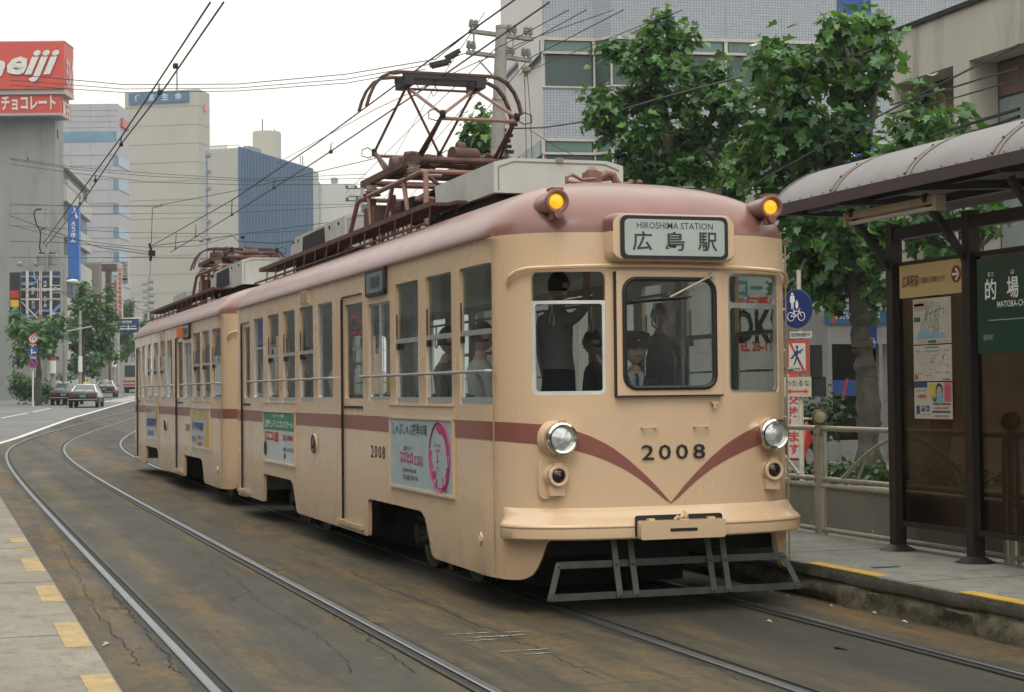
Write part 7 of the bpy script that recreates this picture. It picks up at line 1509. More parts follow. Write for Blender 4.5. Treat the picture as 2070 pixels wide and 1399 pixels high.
for s_ in (((55,548),(55,643),5.5),((82,548),(82,643),5),((103,548),(103,643),5),((43,585),(122,585),4.5),((43,605),(122,605),3.5),((43,610),(76,643),2.5),((69,548),(69,562),1.5),((69,562),(76,568),1.5),((76,568),(76,602),1.2),((43,575),(68,575),1.3),((106,577),(122,577),1.5),((106,591),(122,591),1.5),((106,634),(122,634),3.5)): mseg(f, s_[0], s_[1], s_[2], .05)
b.part(f, 'streets', RWH)
f = MB()
for s_ in (((82,548),(82,643),1.4),((43,584.5),(82,584.5),1.2),((82,605.5),(122,605.5),1.6)): mseg(f, s_[0], s_[1], s_[2], .07)
f.add([D(x,y,114.9) for x,y in ((76,641),(82,634),(88,641),(84,641),(84,643),(80,643),(80,641))], [tuple(range(7))]); b.part(f, 'route_line', RRD)
f = MB()
for ch, px, py in (('八',91,602),('丁',91,610),('堀',91,618),('紙',91,571),('屋',91,579),('町',91,587),('田',67,584),('町',67,592),('三',67,612),('川',67,621),('広',112,583)): q = D(px, py, 114.9); text_mb(ch, .21, .22, q, b.fr, (0,0,1), f, .03)
b.part(f, 'map_lettering', RWH)
b = Bld('signal_panel', 41, 114, 0, 'panel with red, yellow and green blocks at the left edge beside the map board', 'sign', None, 1); b.root.location.z = b.z(643); b.o = Vector(b.root.location)
f = MB(); b.fbox(f, b.u(20), 0, b.z(643), b.z(550), .15, 0); b.part(f, 'board', M('panel_black', (.03,.035,.035), .5))
for y0, y1, m_ in ((587,602,RED),(606,620,YEL),(626,640,M('panel_teal', (.02,.28,.22), .5))): f = MB(); b.fbox(f, b.u(22), -.08, b.z(y1), b.z(y0), .01, 0, -.03); b.part(f, 'colour_block', m_)
rt, b0, tp_ = pole_(62, 121, 505, .19, .15, 'grey pole standing behind the overhead map board'); f = MB()
for px in (40,74): q = D(px, 535, 120.6); f.lathe([(0,-.15),(.2,-.1),(.22,.08),(.1,.2),(0,.22)], q, (0,0,1), 10); f.tube([q+Vector((0,0,.2)), D(62,525,121)], .03, 4)
f.build('lamp', M('grey_transformer', (.20,.22,.22)), rt, org=b0)
# road signs on a white pole
d6 = 105.; b0 = GP(66.5, d6); rs_ = thing('road_sign_pole', b0, 'white pole with three round road signs above the hedge on the left', 'road sign'); f = MB(); f.tube([b0, D(66.5,676,d6)], .045, 8); f.build('pole', WHITE, rs_, org=b0); fr_ = _r.copy()
for py, bc, rc, kind in ((685,WHITE,RED,0),(711,M('sign_blue_bright',(.03,.09,.30),.5),None,1),(734,M('sign_blue_bright',(.03,.09,.30),.5),RED,2)):
    c = D(67, py, d6-.1); f = MB(); f.lathe([(0,-.01),(.29,-.01),(.30,0),(.29,.01),(0,.01)], c, Vector((-_f.x,-_f.y,0)), 24, 0); so = f.build('sign_disc', bc if rc is None or kind == 2 else WHITE, rs_, org=b0)
    q = lambda u, v: c+_r*u+Vector((0,0,v))-_f*.03
    g = MB()
    if kind in (0, 2): g.tube([q(.265*math.cos(a), .265*math.sin(a)) for a in [2*math.pi*k/24 for k in range(24)]], .035, 5, closed=True); 
    if kind == 2: g.strip([q(-.19,.19), q(.19,-.19)], .01, .06, up=(1,0,1))
    if g.v: g.build('sign_ring', RED, so, org=b0)
    g = MB()
    if kind == 1: g.tube([q(-.08,-.18), q(-.08,.1)], .03, 4); g.add([q(-.15,.08), q(-.01,.08), q(-.08,.2)], [(0,1,2)]); g.tube([q(-.08,-.05), q(.1,-.05)], .03, 4); g.add([q(.08,.03), q(.08,-.13), q(.2,-.05)], [(0,1,2)])
    if kind == 0: g.tube([q(-.08,-.12), q(-.08,.08), q(0,.13), q(.08,.08), q(.08,-.02)], .022, 4); g.add([q(.0,-.02), q(.16,-.02), q(.08,-.12)], [(0,1,2)])
    if g.v: g.build('sign_symbol', WHITE if kind == 1 else BLUE, so, org=b0)
    g = MB(); g.obox(c+Vector((0,0,-.37)), _r, Vector((_f.x,_f.y,0)), (0,0,1), .40,.02,.10); g.build('sub_plate', M('sign_plate_cream', (.42,.40,.32)), rs_, org=b0)
b = Bld('overhead_road_sign', 238, 160, 0, 'dark blue overhead road sign with white arrows, just left of the second tram', 'road sign', None, 2); b.root.location.z = b.z(672); b.o = Vector(b.root.location)
f = MB(); b.fbox(f, 0, b.u(281), b.z(672), b.z(645), .1, 0); b.part(f, 'board', M('sign_navy', (.015,.04,.13), .5)); b.ftext('紙屋町', b.u(258), b.z(651), .95, .27, None, WHITE, .02); b.ftext('広島城 広島駅', b.u(259), b.z(659), 1.6, .22, None, WHITE, .02)
f = MB(); 
for s_ in (((246,665),(276,665)),((259,655),(259,668))): f.tube([D(s_[0][0],s_[0][1],159.8),D(s_[1][0],s_[1][1],159.8)], .05, 4)
f.add([D(242,665,159.8),D(247,662,159.8),D(247,668,159.8)], [(0,1,2)]); b.part(f, 'arrow', WHITE); f = MB(); f.tube([D(231,644,160.2),D(285,643,160.2)], .06, 6); b.part(f, 'mast_arm', WHITE)
# hedge, far trees
for i, (a, c, y0, y1, lab) in enumerate(((30,62,748,804,'low hedge with pale flowers at the left edge of the far road'),(58,84,760,806,'low hedge under the road sign pole'),(80,102,764,806,'low hedge in front of the parked black car'))): shrub(a, c, y0, y1, 113, .22, 60+i, lab, 'hedges by the far road', [LEAFF, M('pale_flower', (.55,.55,.45), .7)], True, .06, 'hedge')
def far_tree(px, d, pyt, blobs, seed, lab, r0=.2):
    b0 = GP(px, d); tree('street_tree', b0, d, [([b0, D(px, (pyt+775)/2, d), D(px, pyt, d)], r0, .08)], blobs, .36, 75, seed, lab, 'trees along the far street', True, 1.0, [LEAFF, LEAFF], 0)
far_tree(170, 132, 600, [(172,580,10),(165,600,14),(180,615,16),(158,625,14),(185,640,18),(165,655,17),(200,655,15),(175,680,20),(205,685,18),(155,700,16),(190,705,20),(215,700,14),(165,725,16),(200,728,17),(224,585,7),(222,600,9),(215,620,11),(226,640,12),(222,665,13),(150,740,11),(185,745,14),(145,670,10),(228,720,12)], 31, 'tall green tree between the taxis and the far signs')
far_tree(78, 108, 680, [(48,655,13),(68,668,14),(92,662,16),(112,660,14),(124,645,9),(55,680,16),(82,690,17),(105,685,14),(45,700,13),(40,725,12),(118,678,10),(95,705,11),(30,670,14),(36,640,10)], 32, 'street tree with spreading dark crown beside the road signs at the left')
far_tree(256, 185, 650, [(250,625,9),(262,615,10),(258,640,12),(246,655,12),(262,665,14),(250,685,14),(262,700,14),(248,715,12),(240,640,8)], 33, 'green tree behind the far blue road sign')
far_tree(118, 150, 700, [(120,700,12),(130,720,12),(112,735,12),(128,745,12)], 34, 'small dark tree behind the dark taxi')
far_tree(325, 260, 690, [(300,640,9),(290,655,9)], 35, 'far tree just above the roof end of the second tram')
shrub(118, 150, 752, 775, 128, .25, 70, 'low bush behind the thick pole, left of the taxis', 'hedges by the far road', [LEAFF, LEAFF], True, 0, 'hedge')
# ================================================ overhead wires
WB = M('black_wire', (.02,.02,.02), .6); WBR = M('brown_contact_wire', (.07,.035,.025), .5)
def wire(pts, r, label, mat=WB, group='overhead wires', sag=0, name='overhead_wire'):
    P_ = [Vector(p) for p in pts]
    if sag and len(P_) == 2:
        a, b = P_; P_ = [a+(b-a)*(i/16)-Vector((0,0,sag*4*(i/16)*(1-i/16))) for i in range(17)]
    f = MB(); f.tube(P_, r, 5, caps=False); return single(name, f, mat, label, 'wire', group, org=tuple((P_[0]+P_[-1])/2))
def pw(pts, r, label, **k): wire([D(x, y, d) for x, y, d in pts], r, label, **k)
XL, XR = -2.96, 0.0
def cat_(lower, upper, X, hang, l1, l2, lh):
    lo = [XP(x, y, X) for x, y in lower]; up = [XP(x, y, X) for x, y in upper]
    wire(lo, .009, l1, WBR, 'tramway contact wires'); wire(up, .009, l2, WB, 'tramway contact wires')
    for (a, b), lb in zip(hang, lh):
        A, B = XP(*a, X), XP(*b, X); f = MB(); f.tube([A, B+Vector((0,.03,0))], .004, 4); f.tube([A+Vector((0,.12,0)), B+Vector((0,.05,0))], .004, 4); f.box(B.x-.02,B.x+.02,B.y-.03,B.y+.05,B.z-.02,B.z+.02); single('wire_hanger', f, WB, lb, 'wire hanger', 'hangers between the contact wires', org=tuple(B))
cat_([(1110,5),(900,150),(640,325),(469,434),(345,510)], [(1075,-25),(860,128),(640,290),(470,404),(308,496)], XR, [((672,287),(669,307)),((556,360),(554,380)),((470,403),(469,434)),((397,453),(396,478)),((357,472),(355,502))],
     'lower contact wire over the trams, running down to the suspension point', 'upper messenger wire over the trams, just above the contact wire', ['wire hanger on the tram line, nearest the raised pantograph','wire hanger on the tram line over the blue building, upper one','wire hanger on the tram line at the left edge of the blue building','wire hanger on the tram line over the cream end wall','wire hanger on the tram line nearest the suspension point'])
cat_([(452,5),(335,175),(246,290),(200,360),(160,418),(92,498)], [(425,5),(320,165),(243,280),(190,352),(140,420),(88,492)], XL, [((352,129),(355,133)),((322,168),(323,186)),((246,278),(245,292)),((194,352),(193,365)),((162,395),(162,412))],
     'lower contact wire crossing the sky at the upper left', 'upper messenger wire crossing the sky at the upper left', ['topmost wire hanger against the white sky','wire hanger in front of the cream tower sign','wire hanger left of the cream tower','wire hanger over the pale office building','wire hanger beside the concrete tower'])
c = XP(308, 500, 0); f = MB(); f.tube([D(302,492,62), D(306,508,62), D(304,528,62)], .05, 6); f.box(*[v for q in [D(307,512,62)] for v in (q.x-.12,q.x+.12,q.y-.05,q.y+.05,q.z-.10,q.z+.10)]); f.tube([D(308,420,62),D(306,492,62)], .012, 5); f.tube([D(310,420,62),D(328,416,62)], .014, 5); f.tube([D(304,528,62),D(303,560,62)], .008, 4)
single('wire_suspension', f, DARKM, 'dark suspension fitting where the tram wires meet above the second tram', 'wire fitting')
W_ = [
 ([(20,150,60),(250,171,58),(480,170,56),(700,150,52),(880,120,45),(955,60,44)], .014, 'topmost of the three black cables sagging from the red sign to the concrete pole'),
 ([(20,162,60),(250,180,58),(480,178,56),(700,160,52),(870,130,45),(950,105,44)], .012, 'middle of the three black cables sagging from the red sign to the concrete pole'),
 ([(20,172,60),(250,187,58),(480,184,56),(700,168,52),(860,140,45)], .012, 'lowest of the three black cables sagging from the red sign to the concrete pole'),
 ([(20,320,80),(150,338,80),(300,350,80),(500,362,80),(740,352,80)], .012, 'upper of three thin cables crossing the cream tower at mid height'),
 ([(20,322,80),(150,342,80),(300,356,80),(500,366,80),(760,360,80)], .012, 'middle of three thin cables crossing the cream tower at mid height'),
 ([(20,332,80),(150,350,80),(300,368,80),(500,374,80),(760,372,80)], .012, 'lowest of three thin cables crossing the cream tower at mid height'),
 ([(20,412,90),(180,418,90),(310,417,75),(480,385,70),(640,348,66),(760,320,60)], .014, 'cable rising from the wire suspension across the blue building to the pantograph'),
 ([(20,415,95),(250,415,95),(480,415,95),(720,413,95)], .012, 'level thin cable crossing at the foot of the blue sign emblem'),
 ([(20,432,95),(250,432,95),(480,430,95),(730,416,95)], .012, 'level thin cable a little below the blue sign emblem'),
 ([(20,456,95),(120,462,95),(250,470,90),(480,473,90),(620,466,90)], .014, 'sagging cable crossing the blue building near its base'),
 ([(20,436,70),(90,462,68),(200,500,65),(306,515,62)], .014, 'cable running down from the left edge to the suspension fitting'),
 ([(20,455,70),(120,480,66),(240,496,64),(306,500,62)], .010, 'thin span wire from the left edge to the suspension fitting, upper one'),
 ([(20,488,70),(120,490,66),(240,500,64),(306,510,62)], .012, 'thin span wire from the left edge to the suspension fitting, lower one'),
 ([(20,520,70),(150,521,68),(306,521,62),(420,522,60)], .012, 'level span wire passing below the suspension fitting'),
 ([(306,498,62),(360,490,60),(410,484,58),(470,476,56),(482,488,56),(560,492,55),(640,480,55)], .014, 'span wire with two pale insulators between the suspension fitting and the blue building'),
 ([(306,500,62),(400,497,60),(440,486,58),(480,474,56),(740,440,50)], .010, 'rising span wire over the folded pantograph'),
 ([(88,492,90),(150,560,80),(200,600,80),(300,630,75)], .012, 'cable dropping from the transformer pole toward the far street trees'),
 ([(60,560,85),(130,592,85),(230,606,85),(310,612,85)], .012, 'low cable in front of the far street tree'),
 ([(130,658,110),(200,657,110),(300,658,110)], .03, 'thin level brown bar wire across the far tree'),
 ([(1240,20,44),(1075,78,44),(955,130,44),(760,220,60),(560,330,90)], .012, 'cable from the top right corner over the crossarm end and down behind the pantograph'),
 ([(1150,20,36),(1000,100,44),(840,250,70),(700,390,100)], .012, 'steep cable falling behind the raised pantograph, outermost'),
 ([(1185,20,36),(1040,100,44),(900,260,70),(760,420,100)], .012, 'steep cable falling behind the raised pantograph, middle'),
 ([(1260,20,36),(1070,118,44),(935,280,70),(800,430,100)], .012, 'steep cable falling behind the raised pantograph, innermost'),
 ([(980,25,44),(930,100,44),(870,190,60),(790,330,90)], .010, 'thin cable falling left of the concrete pole'),
 ([(1065,145,44),(1100,130,42),(1300,50,36),(1380,20,34)], .010, 'thin cable rising to the right in front of the tiled block'),
 ([(1035,260,44),(1100,258,42),(1180,246,38),(1330,200,34),(1520,150,30),(1640,100,28)], .020, 'twisted thick cable passing through the plane tree crowns'),
 ([(1070,262,43),(1130,300,42),(1190,328,40)], .010, 'thin stay dropping from the ball insulator to the tiled block'),
 ([(1060,150,43.5),(1062,210,43.5),(1064,330,43.5)], .010, 'vertical thin cable right of the concrete pole, left strand'),
 ([(1066,150,43.5),(1072,230,43.5),(1076,330,43.5)], .010, 'vertical thin cable right of the concrete pole, right strand'),
 ([(2060,90,16),(1900,170,19),(1700,275,23),(1500,385,28)], .012, 'straight black cable crossing the big plane crown down toward the shelter roof'),
 ([(2060,138,18),(1980,160,19),(1900,185,20),(1800,212,22)], .012, 'cable with a loop crossing the off-white building, upper one'),
 ([(2060,160,18),(1940,195,20),(1800,230,22)], .010, 'thin cable crossing the off-white building, middle one'),
 ([(2060,220,18),(1960,250,19),(1880,275,20)], .020, 'thick black cable above the shelter roof at the right, upper one'),
 ([(2060,235,18),(1960,270,19),(1870,300,20)], .018, 'thick black cable just above the shelter roof at the right, lower one'),
 ([(30,592,86),(122,590,86),(200,640,86)], .012, 'cable sloping down in front of the map board'),
]
for pts, r, lab in W_: pw(pts, r*1.0, lab)
for i, (px, py, d, lab) in enumerate(((407,486,58,'dark insulator block on the span wire, left one'),(422,483,58,'pale insulator block on the span wire, right one'),(491,479,56,'small black clamp on the span wire in front of the blue building'))):
    f = MB(); q = D(px, py, d); f.tube([q-_r*.07, q+_r*.07], .055, 8); single('wire_insulator', f, M('tan_insulator', (.22,.20,.14), .5) if i < 2 else BLACK, lab, 'insulator', 'insulators on the span wires')
for i, (a, b_, lab) in enumerate((((900,118),(930,102),'upper black cable box hanging left of the concrete pole'),((868,132),(912,122),'lower black cable box hanging left of the concrete pole'))):
    A, B = D(*a, 44), D(*b_, 44); f = MB(); t_ = (B-A).normalized(); f.obox((A+B)/2, t_, t_.cross(Vector((0,0,1))).normalized(), t_.cross(Vector((0,0,1))).normalized().cross(t_), (B-A).length, .12, .11); f.obox((A+B)/2-Vector((0,0,.08)), t_, t_.cross(Vector((0,0,1))).normalized(), (0,0,1), (B-A).length*.8, .05, .06)
    single('cable_box', f, RUBBER, lab, 'cable box', 'cable splice boxes')
f = MB(); q = D(1064,141,44); f.lathe([(0,-.12),(.12,-.05),(.12,.05),(0,.12)], q, (0,0,1), 12); f.lathe([(0,-.2),(.05,-.12)], q, (0,0,1), 8); single('ball_insulator', f, M('tan_insulator', (.22,.20,.14)), 'round ball insulator hanging from the crossarm, right of the pole', 'insulator')
# ================================================ people
SKIN = M('skin', (.60,.37,.26), .55, 0, .06, 12); HAIR = M('black_hair', (.012,.010,.009), .5); NAVY = M('navy_uniform', (.018,.024,.042), .8); SHIRT = M('white_shirt', (.55,.56,.56), .8); GSH = M('grey_shirt', (.15,.16,.17), .85); TROU = M('dark_trousers', (.025,.027,.032), .8); EYE = M('eye_dark', (.01,.01,.01), .3)
def skin_mesh(V, E, rad, sub=2):
    me = bpy.data.meshes.new('skel'); me.from_pydata([tuple(v) for v in V], E, []); o = bpy.data.objects.new('skel', me); COL.objects.link(o)
    m_ = o.modifiers.new('s', 'SKIN'); m_.use_smooth_shade = True; sv = me.skin_vertices[0].data
    for i, r in enumerate(rad): sv[i].radius = r if isinstance(r, tuple) else (r, r)
    sv[0].use_root = True; o.modifiers.new('b', 'SUBSURF').levels = sub
    r_ = bpy.data.meshes.new_from_object(o.evaluated_get(bpy.context.evaluated_depsgraph_get())); bpy.data.objects.remove(o); bpy.data.meshes.remove(me); return r_
def person(base, face, pose, label, top, bottom, hair=True, cap=False, tie=False, jacket=False, group=None, scale=1., head_turn=0.):
    """one continuous body; x' = the person's right, y' = forward"""
    fz = math.atan2(face[1], face[0])-math.pi/2; rt = thing('person', base, label, 'person', group, fz)
    sit = pose in ('sit', 'drive'); hp = .50 if sit else .92
    V = [(0,0,hp),(0,.01,hp+.18),(0,0,hp+.36),(0,-.01,hp+.50),(0,.0,hp+.575),(0,.02,hp+.66)]; rad = [(.155,.11),(.145,.10),(.165,.105),(.14,.085),(.055,.055),(.055,.06)]
    E = [(0,1),(1,2),(2,3),(3,4),(4,5)]
    # hands targets
    if pose == 'drive': el, hd_ = [(-.25,.10,hp+.20),(.25,.10,hp+.20)], [(-.20,.34,hp+.26),(.20,.34,hp+.24)]
    elif pose == 'sit': el, hd_ = [(-.24,.02,hp+.20),(.24,.02,hp+.20)], [(-.12,.26,hp+.10),(.12,.26,hp+.10)]
    elif pose == 'strap': el, hd_ = [(-.27,.06,hp+.24),(.30,.05,hp+.60)], [(-.26,.10,hp+.0),(.26,.10,hp+.86)]
    else: el, hd_ = [(-.25,-.03,hp+.22),(.25,.03,hp+.22)], [(-.25,.08,hp-.02),(.25,.12,hp-.0)]
    for s_, e, h_ in ((-1, el[0], hd_[0]), (1, el[1], hd_[1])):
        i = len(V); V += [(s_*.175,0,hp+.47), tuple((Vector((s_*.19,0,hp+.45))+Vector(e))/2), e, tuple((Vector(e)+Vector(h_))/2), h_]; rad += [.062,.052,.043,.038,.028]; E += [(3,i),(i,i+1),(i+1,i+2),(i+2,i+3),(i+3,i+4)]
        # palm and fingers
        dv = (Vector(h_)-Vector(e)).normalized(); sdv = dv.cross(Vector((0,0,1))).normalized() if abs(dv.z) < .9 else Vector((0,1,0)); pm = Vector(h_)+dv*.05; j = len(V); V.append(tuple(pm)); rad.append((.036,.018)); E.append((i+4, j))
        for q, (o_, l_) in enumerate(((-.030,.062),(-.010,.075),(.010,.070),(.030,.055))): k = len(V); a_ = pm+dv*.035+sdv*o_; V += [tuple(a_), tuple(a_+dv*l_*.5), tuple(a_+dv*l_+Vector((0,0,-.015)))]; rad += [.010,.009,.007]; E += [(j,k),(k,k+1),(k+1,k+2)]
        k = len(V); a_ = Vector(h_)+dv*.03-sdv*.035*s_; V += [tuple(a_), tuple(a_+dv*.035-sdv*.02*s_)]; rad += [.011,.009]; E += [(i+4,k),(k,k+1)]
    for s_ in (-1, 1):
        i = len(V)
        if sit: pts = [(s_*.10,.02,hp-.02),(s_*.13,.24,hp+.01),(s_*.13,.43,hp),(s_*.13,.45,hp-.24),(s_*.13,.42,.07),(s_*.13,.56,.04)]
        elif pose == 'walk': pts = [(s_*.09,0,hp-.08),(s_*.10,.06*s_,.68),(s_*.10,.12*s_+.03,.48),(s_*.10,.14*s_-.02,.28),(s_*.10,.20*s_-.05,.07),(s_*.10,.20*s_+.10,.035)]
        else: pts = [(s_*.09,0,hp-.08),(s_*.10,.01,.70),(s_*.10,.015,.48),(s_*.10,.0,.28),(s_*.10,-.02,.07),(s_*.11,.12,.035)]
        V += pts; rad += [.095,.085,.062,.055,.042,.035]; E += [(0,i),(i,i+1),(i+1,i+2),(i+2,i+3),(i+3,i+4),(i+4,i+5)]
    me = skin_mesh(V, E, rad, 1); nv = len(me.vertices); 
    for m_ in (top, bottom, SKIN, BLACK): me.materials.append(m_)
    for p in me.polygons:
        c = p.center; mi = 0
        if c.z > hp+.575: mi = 2
        elif c.z < .09 and not (sit and False): mi = 3
        elif (c.z < hp+.02 and abs(c.x) < .2 and not (pose == 'sit' and c.y > .5)) or (sit and c.z < hp+.085 and c.y > .12 and abs(c.x) < .21 and c.z < hp+.07): mi = 1
        for h_ in hd_:
            if (Vector(c)-Vector(h_)).length < .075 or ((Vector(c)-Vector(h_)).length < .17 and (Vector(c)-Vector((hd_[0][0] if c.x < 0 else hd_[1][0], 0, 0))).x**2 < .01 and (Vector(c)-Vector(h_)).dot(Vector(h_)-Vector(el[0] if h_ is hd_[0] else el[1])) > 0): mi = 2
        p.material_index = mi
    bo = bpy.data.objects.new('body', me); COL.objects.link(bo); bo.parent = rt
    # head: one shaped mesh with nose, brow, chin and ears
    hc = Vector((0,.03,hp+.765)); f = MB(); vs = []; nu, nv_ = 20, 15
    for j in range(nv_+1):
        th = math.pi*j/nv_
        for i in range(nu):
            ph = 2*math.pi*i/nu; x = math.sin(th)*math.sin(ph); y = math.sin(th)*math.cos(ph); z = math.cos(th)
            w_ = .077*(1-.22*max(0,-z)**1.2); dp = .096; hh = .118; px_, py_, pz_ = x*w_, y*dp*(1-.12*max(0,-z)), z*hh
            if y > .75 and abs(x) < .28: py_ += .020*math.exp(-((z+.12)/.16)**2)*(1-abs(x)/.28)     # nose
            if y > .6: py_ += .006*math.exp(-((z-.22)/.12)**2)-.006*math.exp(-((z-.06)/.09)**2)*(1 if .2 < abs(x) < .6 else 0)+.006*math.exp(-((z+.75)/.2)**2)
            if y > .7 and abs(x) < .35: py_ += .005*math.exp(-((z+.42)/.07)**2)
            if abs(x) > .9 and abs(z+.02) < .28 and abs(y) < .35: px_ += .016*(1 if x > 0 else -1)
            vs.append(Vector((px_, py_, pz_)))
    tm = Matrix.Rotation(head_turn, 3, 'Z'); vs = [tm @ v+hc for v in vs]
    f.add(vs, [(j*nu+i, j*nu+(i+1) % nu, (j+1)*nu+(i+1) % nu, (j+1)*nu+i) for j in range(nv_) for i in range(nu)], 0, True); hd = f.build('head', SKIN, rt)
    g = MB(); L3 = lambda x, y, z: tm @ Vector((x, y, z))+hc
    for s_ in (-1, 1): g.tube([L3(s_*.018,.090,.008), L3(s_*.030,.092,.011), L3(s_*.042,.086,.007)], .0055, 5); g.tube([L3(s_*.014,.097,.026), L3(s_*.032,.097,.031), L3(s_*.050,.086,.024)], .004, 5)
    g.build('eyes', EYE, hd); g = MB(); g.tube([L3(-.022,.094,-.050), L3(0,.100,-.049), L3(.022,.094,-.050)], .005, 5); g.build('mouth', M('lip', (.25,.09,.07), .5), hd)
    if hair:
        g = MB(); vs2 = []
        for j in range(9):
            th = math.pi*.62*j/8
            for i in range(nu):
                ph = 2*math.pi*i/nu; fr_k = max(0, math.cos(ph)); t2 = th*(1-.42*fr_k**1.5); vs2.append(tm @ Vector((.084*math.sin(t2)*math.sin(ph), .103*math.sin(t2)*math.cos(ph)-.004, .128*math.cos(t2)))+hc)
        g.add(vs2, [(j*nu+i, j*nu+(i+1) % nu, (j+1)*nu+(i+1) % nu, (j+1)*nu+i) for j in range(8) for i in range(nu)], 0, True); g.build('hair', HAIR, rt)
    if cap:
        g = MB(); c = hc+Vector((0,0,.045)); g.lathe([(.094,-.01),(.098,.035),(.118,.065),(.115,.085),(.06,.10),(0,.102)], c, tm @ Vector((0,.12,1)), 24, 0); g.lathe([(.0965,-.012),(.099,.022)], c, tm @ Vector((0,.12,1)), 24, 1)
        vp = []; 
        for i in range(9): a = R(-62+124*i/8); vp += [c+tm @ Vector((.092*math.sin(a), .092*math.cos(a), -.004)), c+tm @ Vector((.115*math.sin(a), .092*math.cos(a)+.055*math.cos(a), -.028))]
        g.add(vp, [(2*i,2*i+1,2*i+3,2*i+2) for i in range(8)], 1, True); g.lathe([(0,.003),(.012,0)], c+tm @ Vector((0,.105,.03)), tm @ Vector((0,1,0)), 8, 2); g.build('peaked_cap', [NAVY, BLACK, YEL], rt)
    if jacket:
        g = MB(); z0 = hp+.30; g.add([(-.055,.118,hp+.54),(.055,.118,hp+.54),(.0,.135,z0)], [(0,1,2)]); g.build('shirt_front', SHIRT, rt)
        g = MB(); 
        for s_ in (-1, 1): g.add([(s_*.02,.07,hp+.60),(s_*.065,.055,hp+.585),(s_*.055,.118,hp+.52),(s_*.008,.125,hp+.545)], [(0,1,2,3)])
        g.build('collar', SHIRT, rt)
    if tie: g = MB(); g.add([(-.012,.140,hp+.555),(.012,.140,hp+.555),(.016,.150,hp+.42),(.026,.150,hp+.30),(0,.150,hp+.26),(-.026,.150,hp+.30),(-.016,.150,hp+.42)], [tuple(range(7))]); g.build('tie', M('dark_tie', (.02,.022,.04), .6), rt)
    rt.scale = (scale,)*3; return rt
dq = D(1305, 700, 12.9); FC = Vector((CAM[0]-dq.x, CAM[1]-dq.y)).normalized()
person((dq.x+.09, .70, D(1305,703,12.7).z-1.265), (-.25,-1), 'drive', 'tram driver in dark uniform, white shirt, tie and peaked cap sitting behind the windscreen', NAVY, NAVY, True, True, True, True, None, 1.0, .15)
person((.80, 1.95, .84), (-.5,-1), 'stand', 'passenger in a grey jacket standing behind the driver', GSH, TROU, group=None, scale=.86)
person((-.22, 1.75, .84), (.9,.4), 'strap', 'passenger in pale grey shirt and dark waistcoat standing behind the left front window', M('pale_grey_shirt', (.30,.31,.32), .85), TROU)
person((-.85, 1.9, .84), (1,0), 'sit', 'seated passenger in a white shirt at the first side window', SHIRT, TROU, group='seated passengers'); person((-.85, 2.9, .84), (1,0), 'sit', 'seated passenger in a grey top at the third side window from the front', GSH, TROU, group='seated passengers')
person((-.85, 7.2, .84), (1,0), 'sit', 'seated passenger in white at the window left of the middle door', SHIRT, TROU, group='seated passengers'); person((-.85, 9.2, .84), (1,0), 'sit', 'seated passenger at the window nearest the rear door', GSH, TROU, group='seated passengers')
person((.85, 3.6, .84), (-1,0), 'sit', 'seated passenger on the far side of the car near the middle door', GSH, TROU, group='seated passengers')
q = GP(118.5, 121); person(q, (CAM[0]-q.x, CAM[1]-q.y), 'walk', 'person in white shirt and dark tie walking on the pavement behind the dark taxi', SHIRT, TROU, tie=True)
q = GP(64, 122); person(q, (CAM[0]-q.x, CAM[1]-q.y), 'stand', 'person in dark clothes standing beside the road sign pole', NAVY, TROU)
# things seen inside the cars
f = MB(); f.box(-1.15,-1.12,3.62,3.86,1.62,1.80); single('notice_card', f, M('yellow_card', (.55,.40,.03), .6), 'small yellow card in the open sliding window of the first tram', 'card')
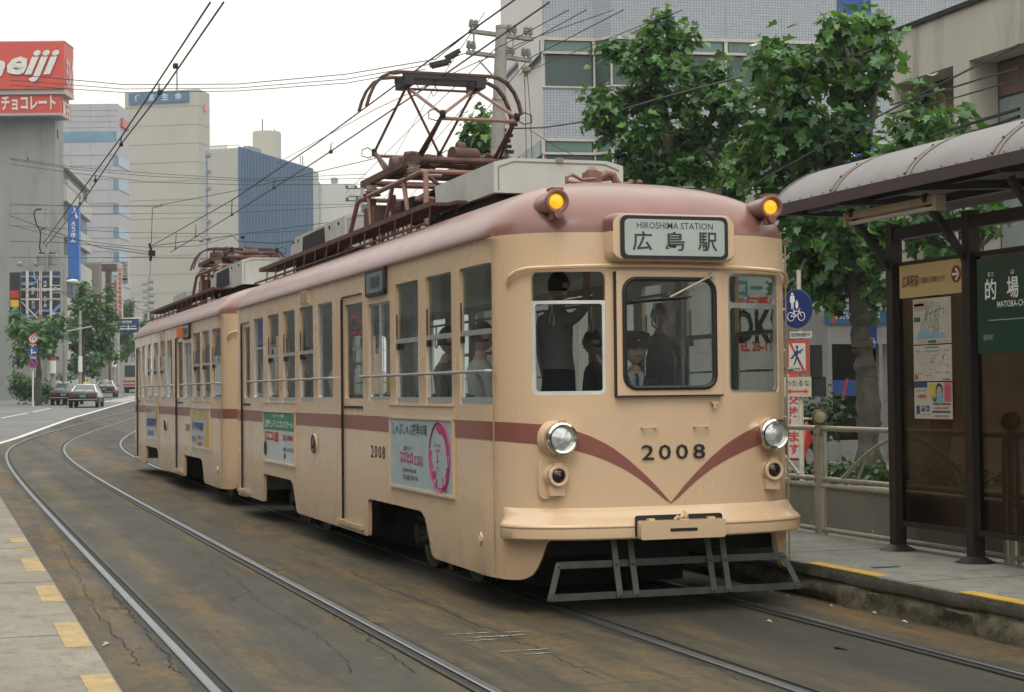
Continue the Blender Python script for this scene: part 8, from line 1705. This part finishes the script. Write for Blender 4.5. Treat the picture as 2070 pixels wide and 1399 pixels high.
# ================================================ air
hz = MB(); hz.box(-400, 600, -60, 1200, -1.2, 75); ho = hz.build('haze', [], normals=True); ho['kind'] = 'stuff'
mt = bpy.data.materials.new('haze_air'); mt.use_nodes = True; t = mt.node_tree; t.nodes.clear(); o = t.nodes.new('ShaderNodeOutputMaterial'); pv = t.nodes.new('ShaderNodeVolumePrincipled'); pv.inputs['Color'].default_value = (.93,.96,1,1); pv.inputs['Density'].default_value = .0004; pv.inputs['Anisotropy'].default_value = .2; t.links.new(pv.outputs[0], o.inputs['Volume'])
ho.data.materials.append(mt)
# the other side of the street, seen only in reflections
for i, (x0, x1, y0, y1, z, c_, lab) in enumerate(((-34,-20,-70,-30,11,(.10,.10,.09),'brown-grey building across the street from the platform'),(-34,-21,-28,6,13,(.08,.085,.09),'dark grey shop building across the street, reflected in the side windows'),(-36,-22,8,40,26,(.13,.12,.11),'beige office building across the street, reflected in the side windows'),(-36,-23,42,75,24,(.09,.08,.075),'brown tiled building farther along the left side of the street'),(-38,-23,77,128,26,(.11,.11,.115),'long grey building beyond the brown tiled one on the left side'),(-40,-24,130,215,26,(.10,.095,.085),'dull brown building at the far end of the left side'),(-18,6,-75,-60,7,(.13,.135,.14),'low grey building behind the photographer'),(8,40,-80,-58,6.5,(.12,.11,.10),'low brown building behind the photographer on the right'))):
    f = MB(); f.box(x0, x1, y0, y1, 0, z); rt = thing('building', ((x0+x1)/2, (y0+y1)/2, 0), lab, 'building', 'buildings behind the photographer'); o_ = tuple(rt.location); f.build('wall', M('rear_wall_%d' % i, c_, .8, 0, .1, .4), rt, org=o_)
    f = MB(); k = 1.0
    while k < z-2.5:
        if x0 < -18.5: f.box(x1, x1+.05, y0+1, y1-1, k, k+1.7)
        else: f.box(x0+1, x1-1, y1, y1+.05, k, k+1.7)
        k += 3.4
    f.build('window_band', FDK, rt, org=o_)
    if x0 < -18.5 and y0 > 120:
        for j in range(int((y1-y0)/14)):
            g = MB(); ya = y0+3+j*14; zc = 4+3*hsh(i*7+j); g.box(x1+.06, x1+.3, ya, ya+3.5, zc, zc+1.3+2*hsh(j+i)); g.build('shop_sign', [RED, WHITE, BLUE][(i+j) % 3], rt, org=o_)
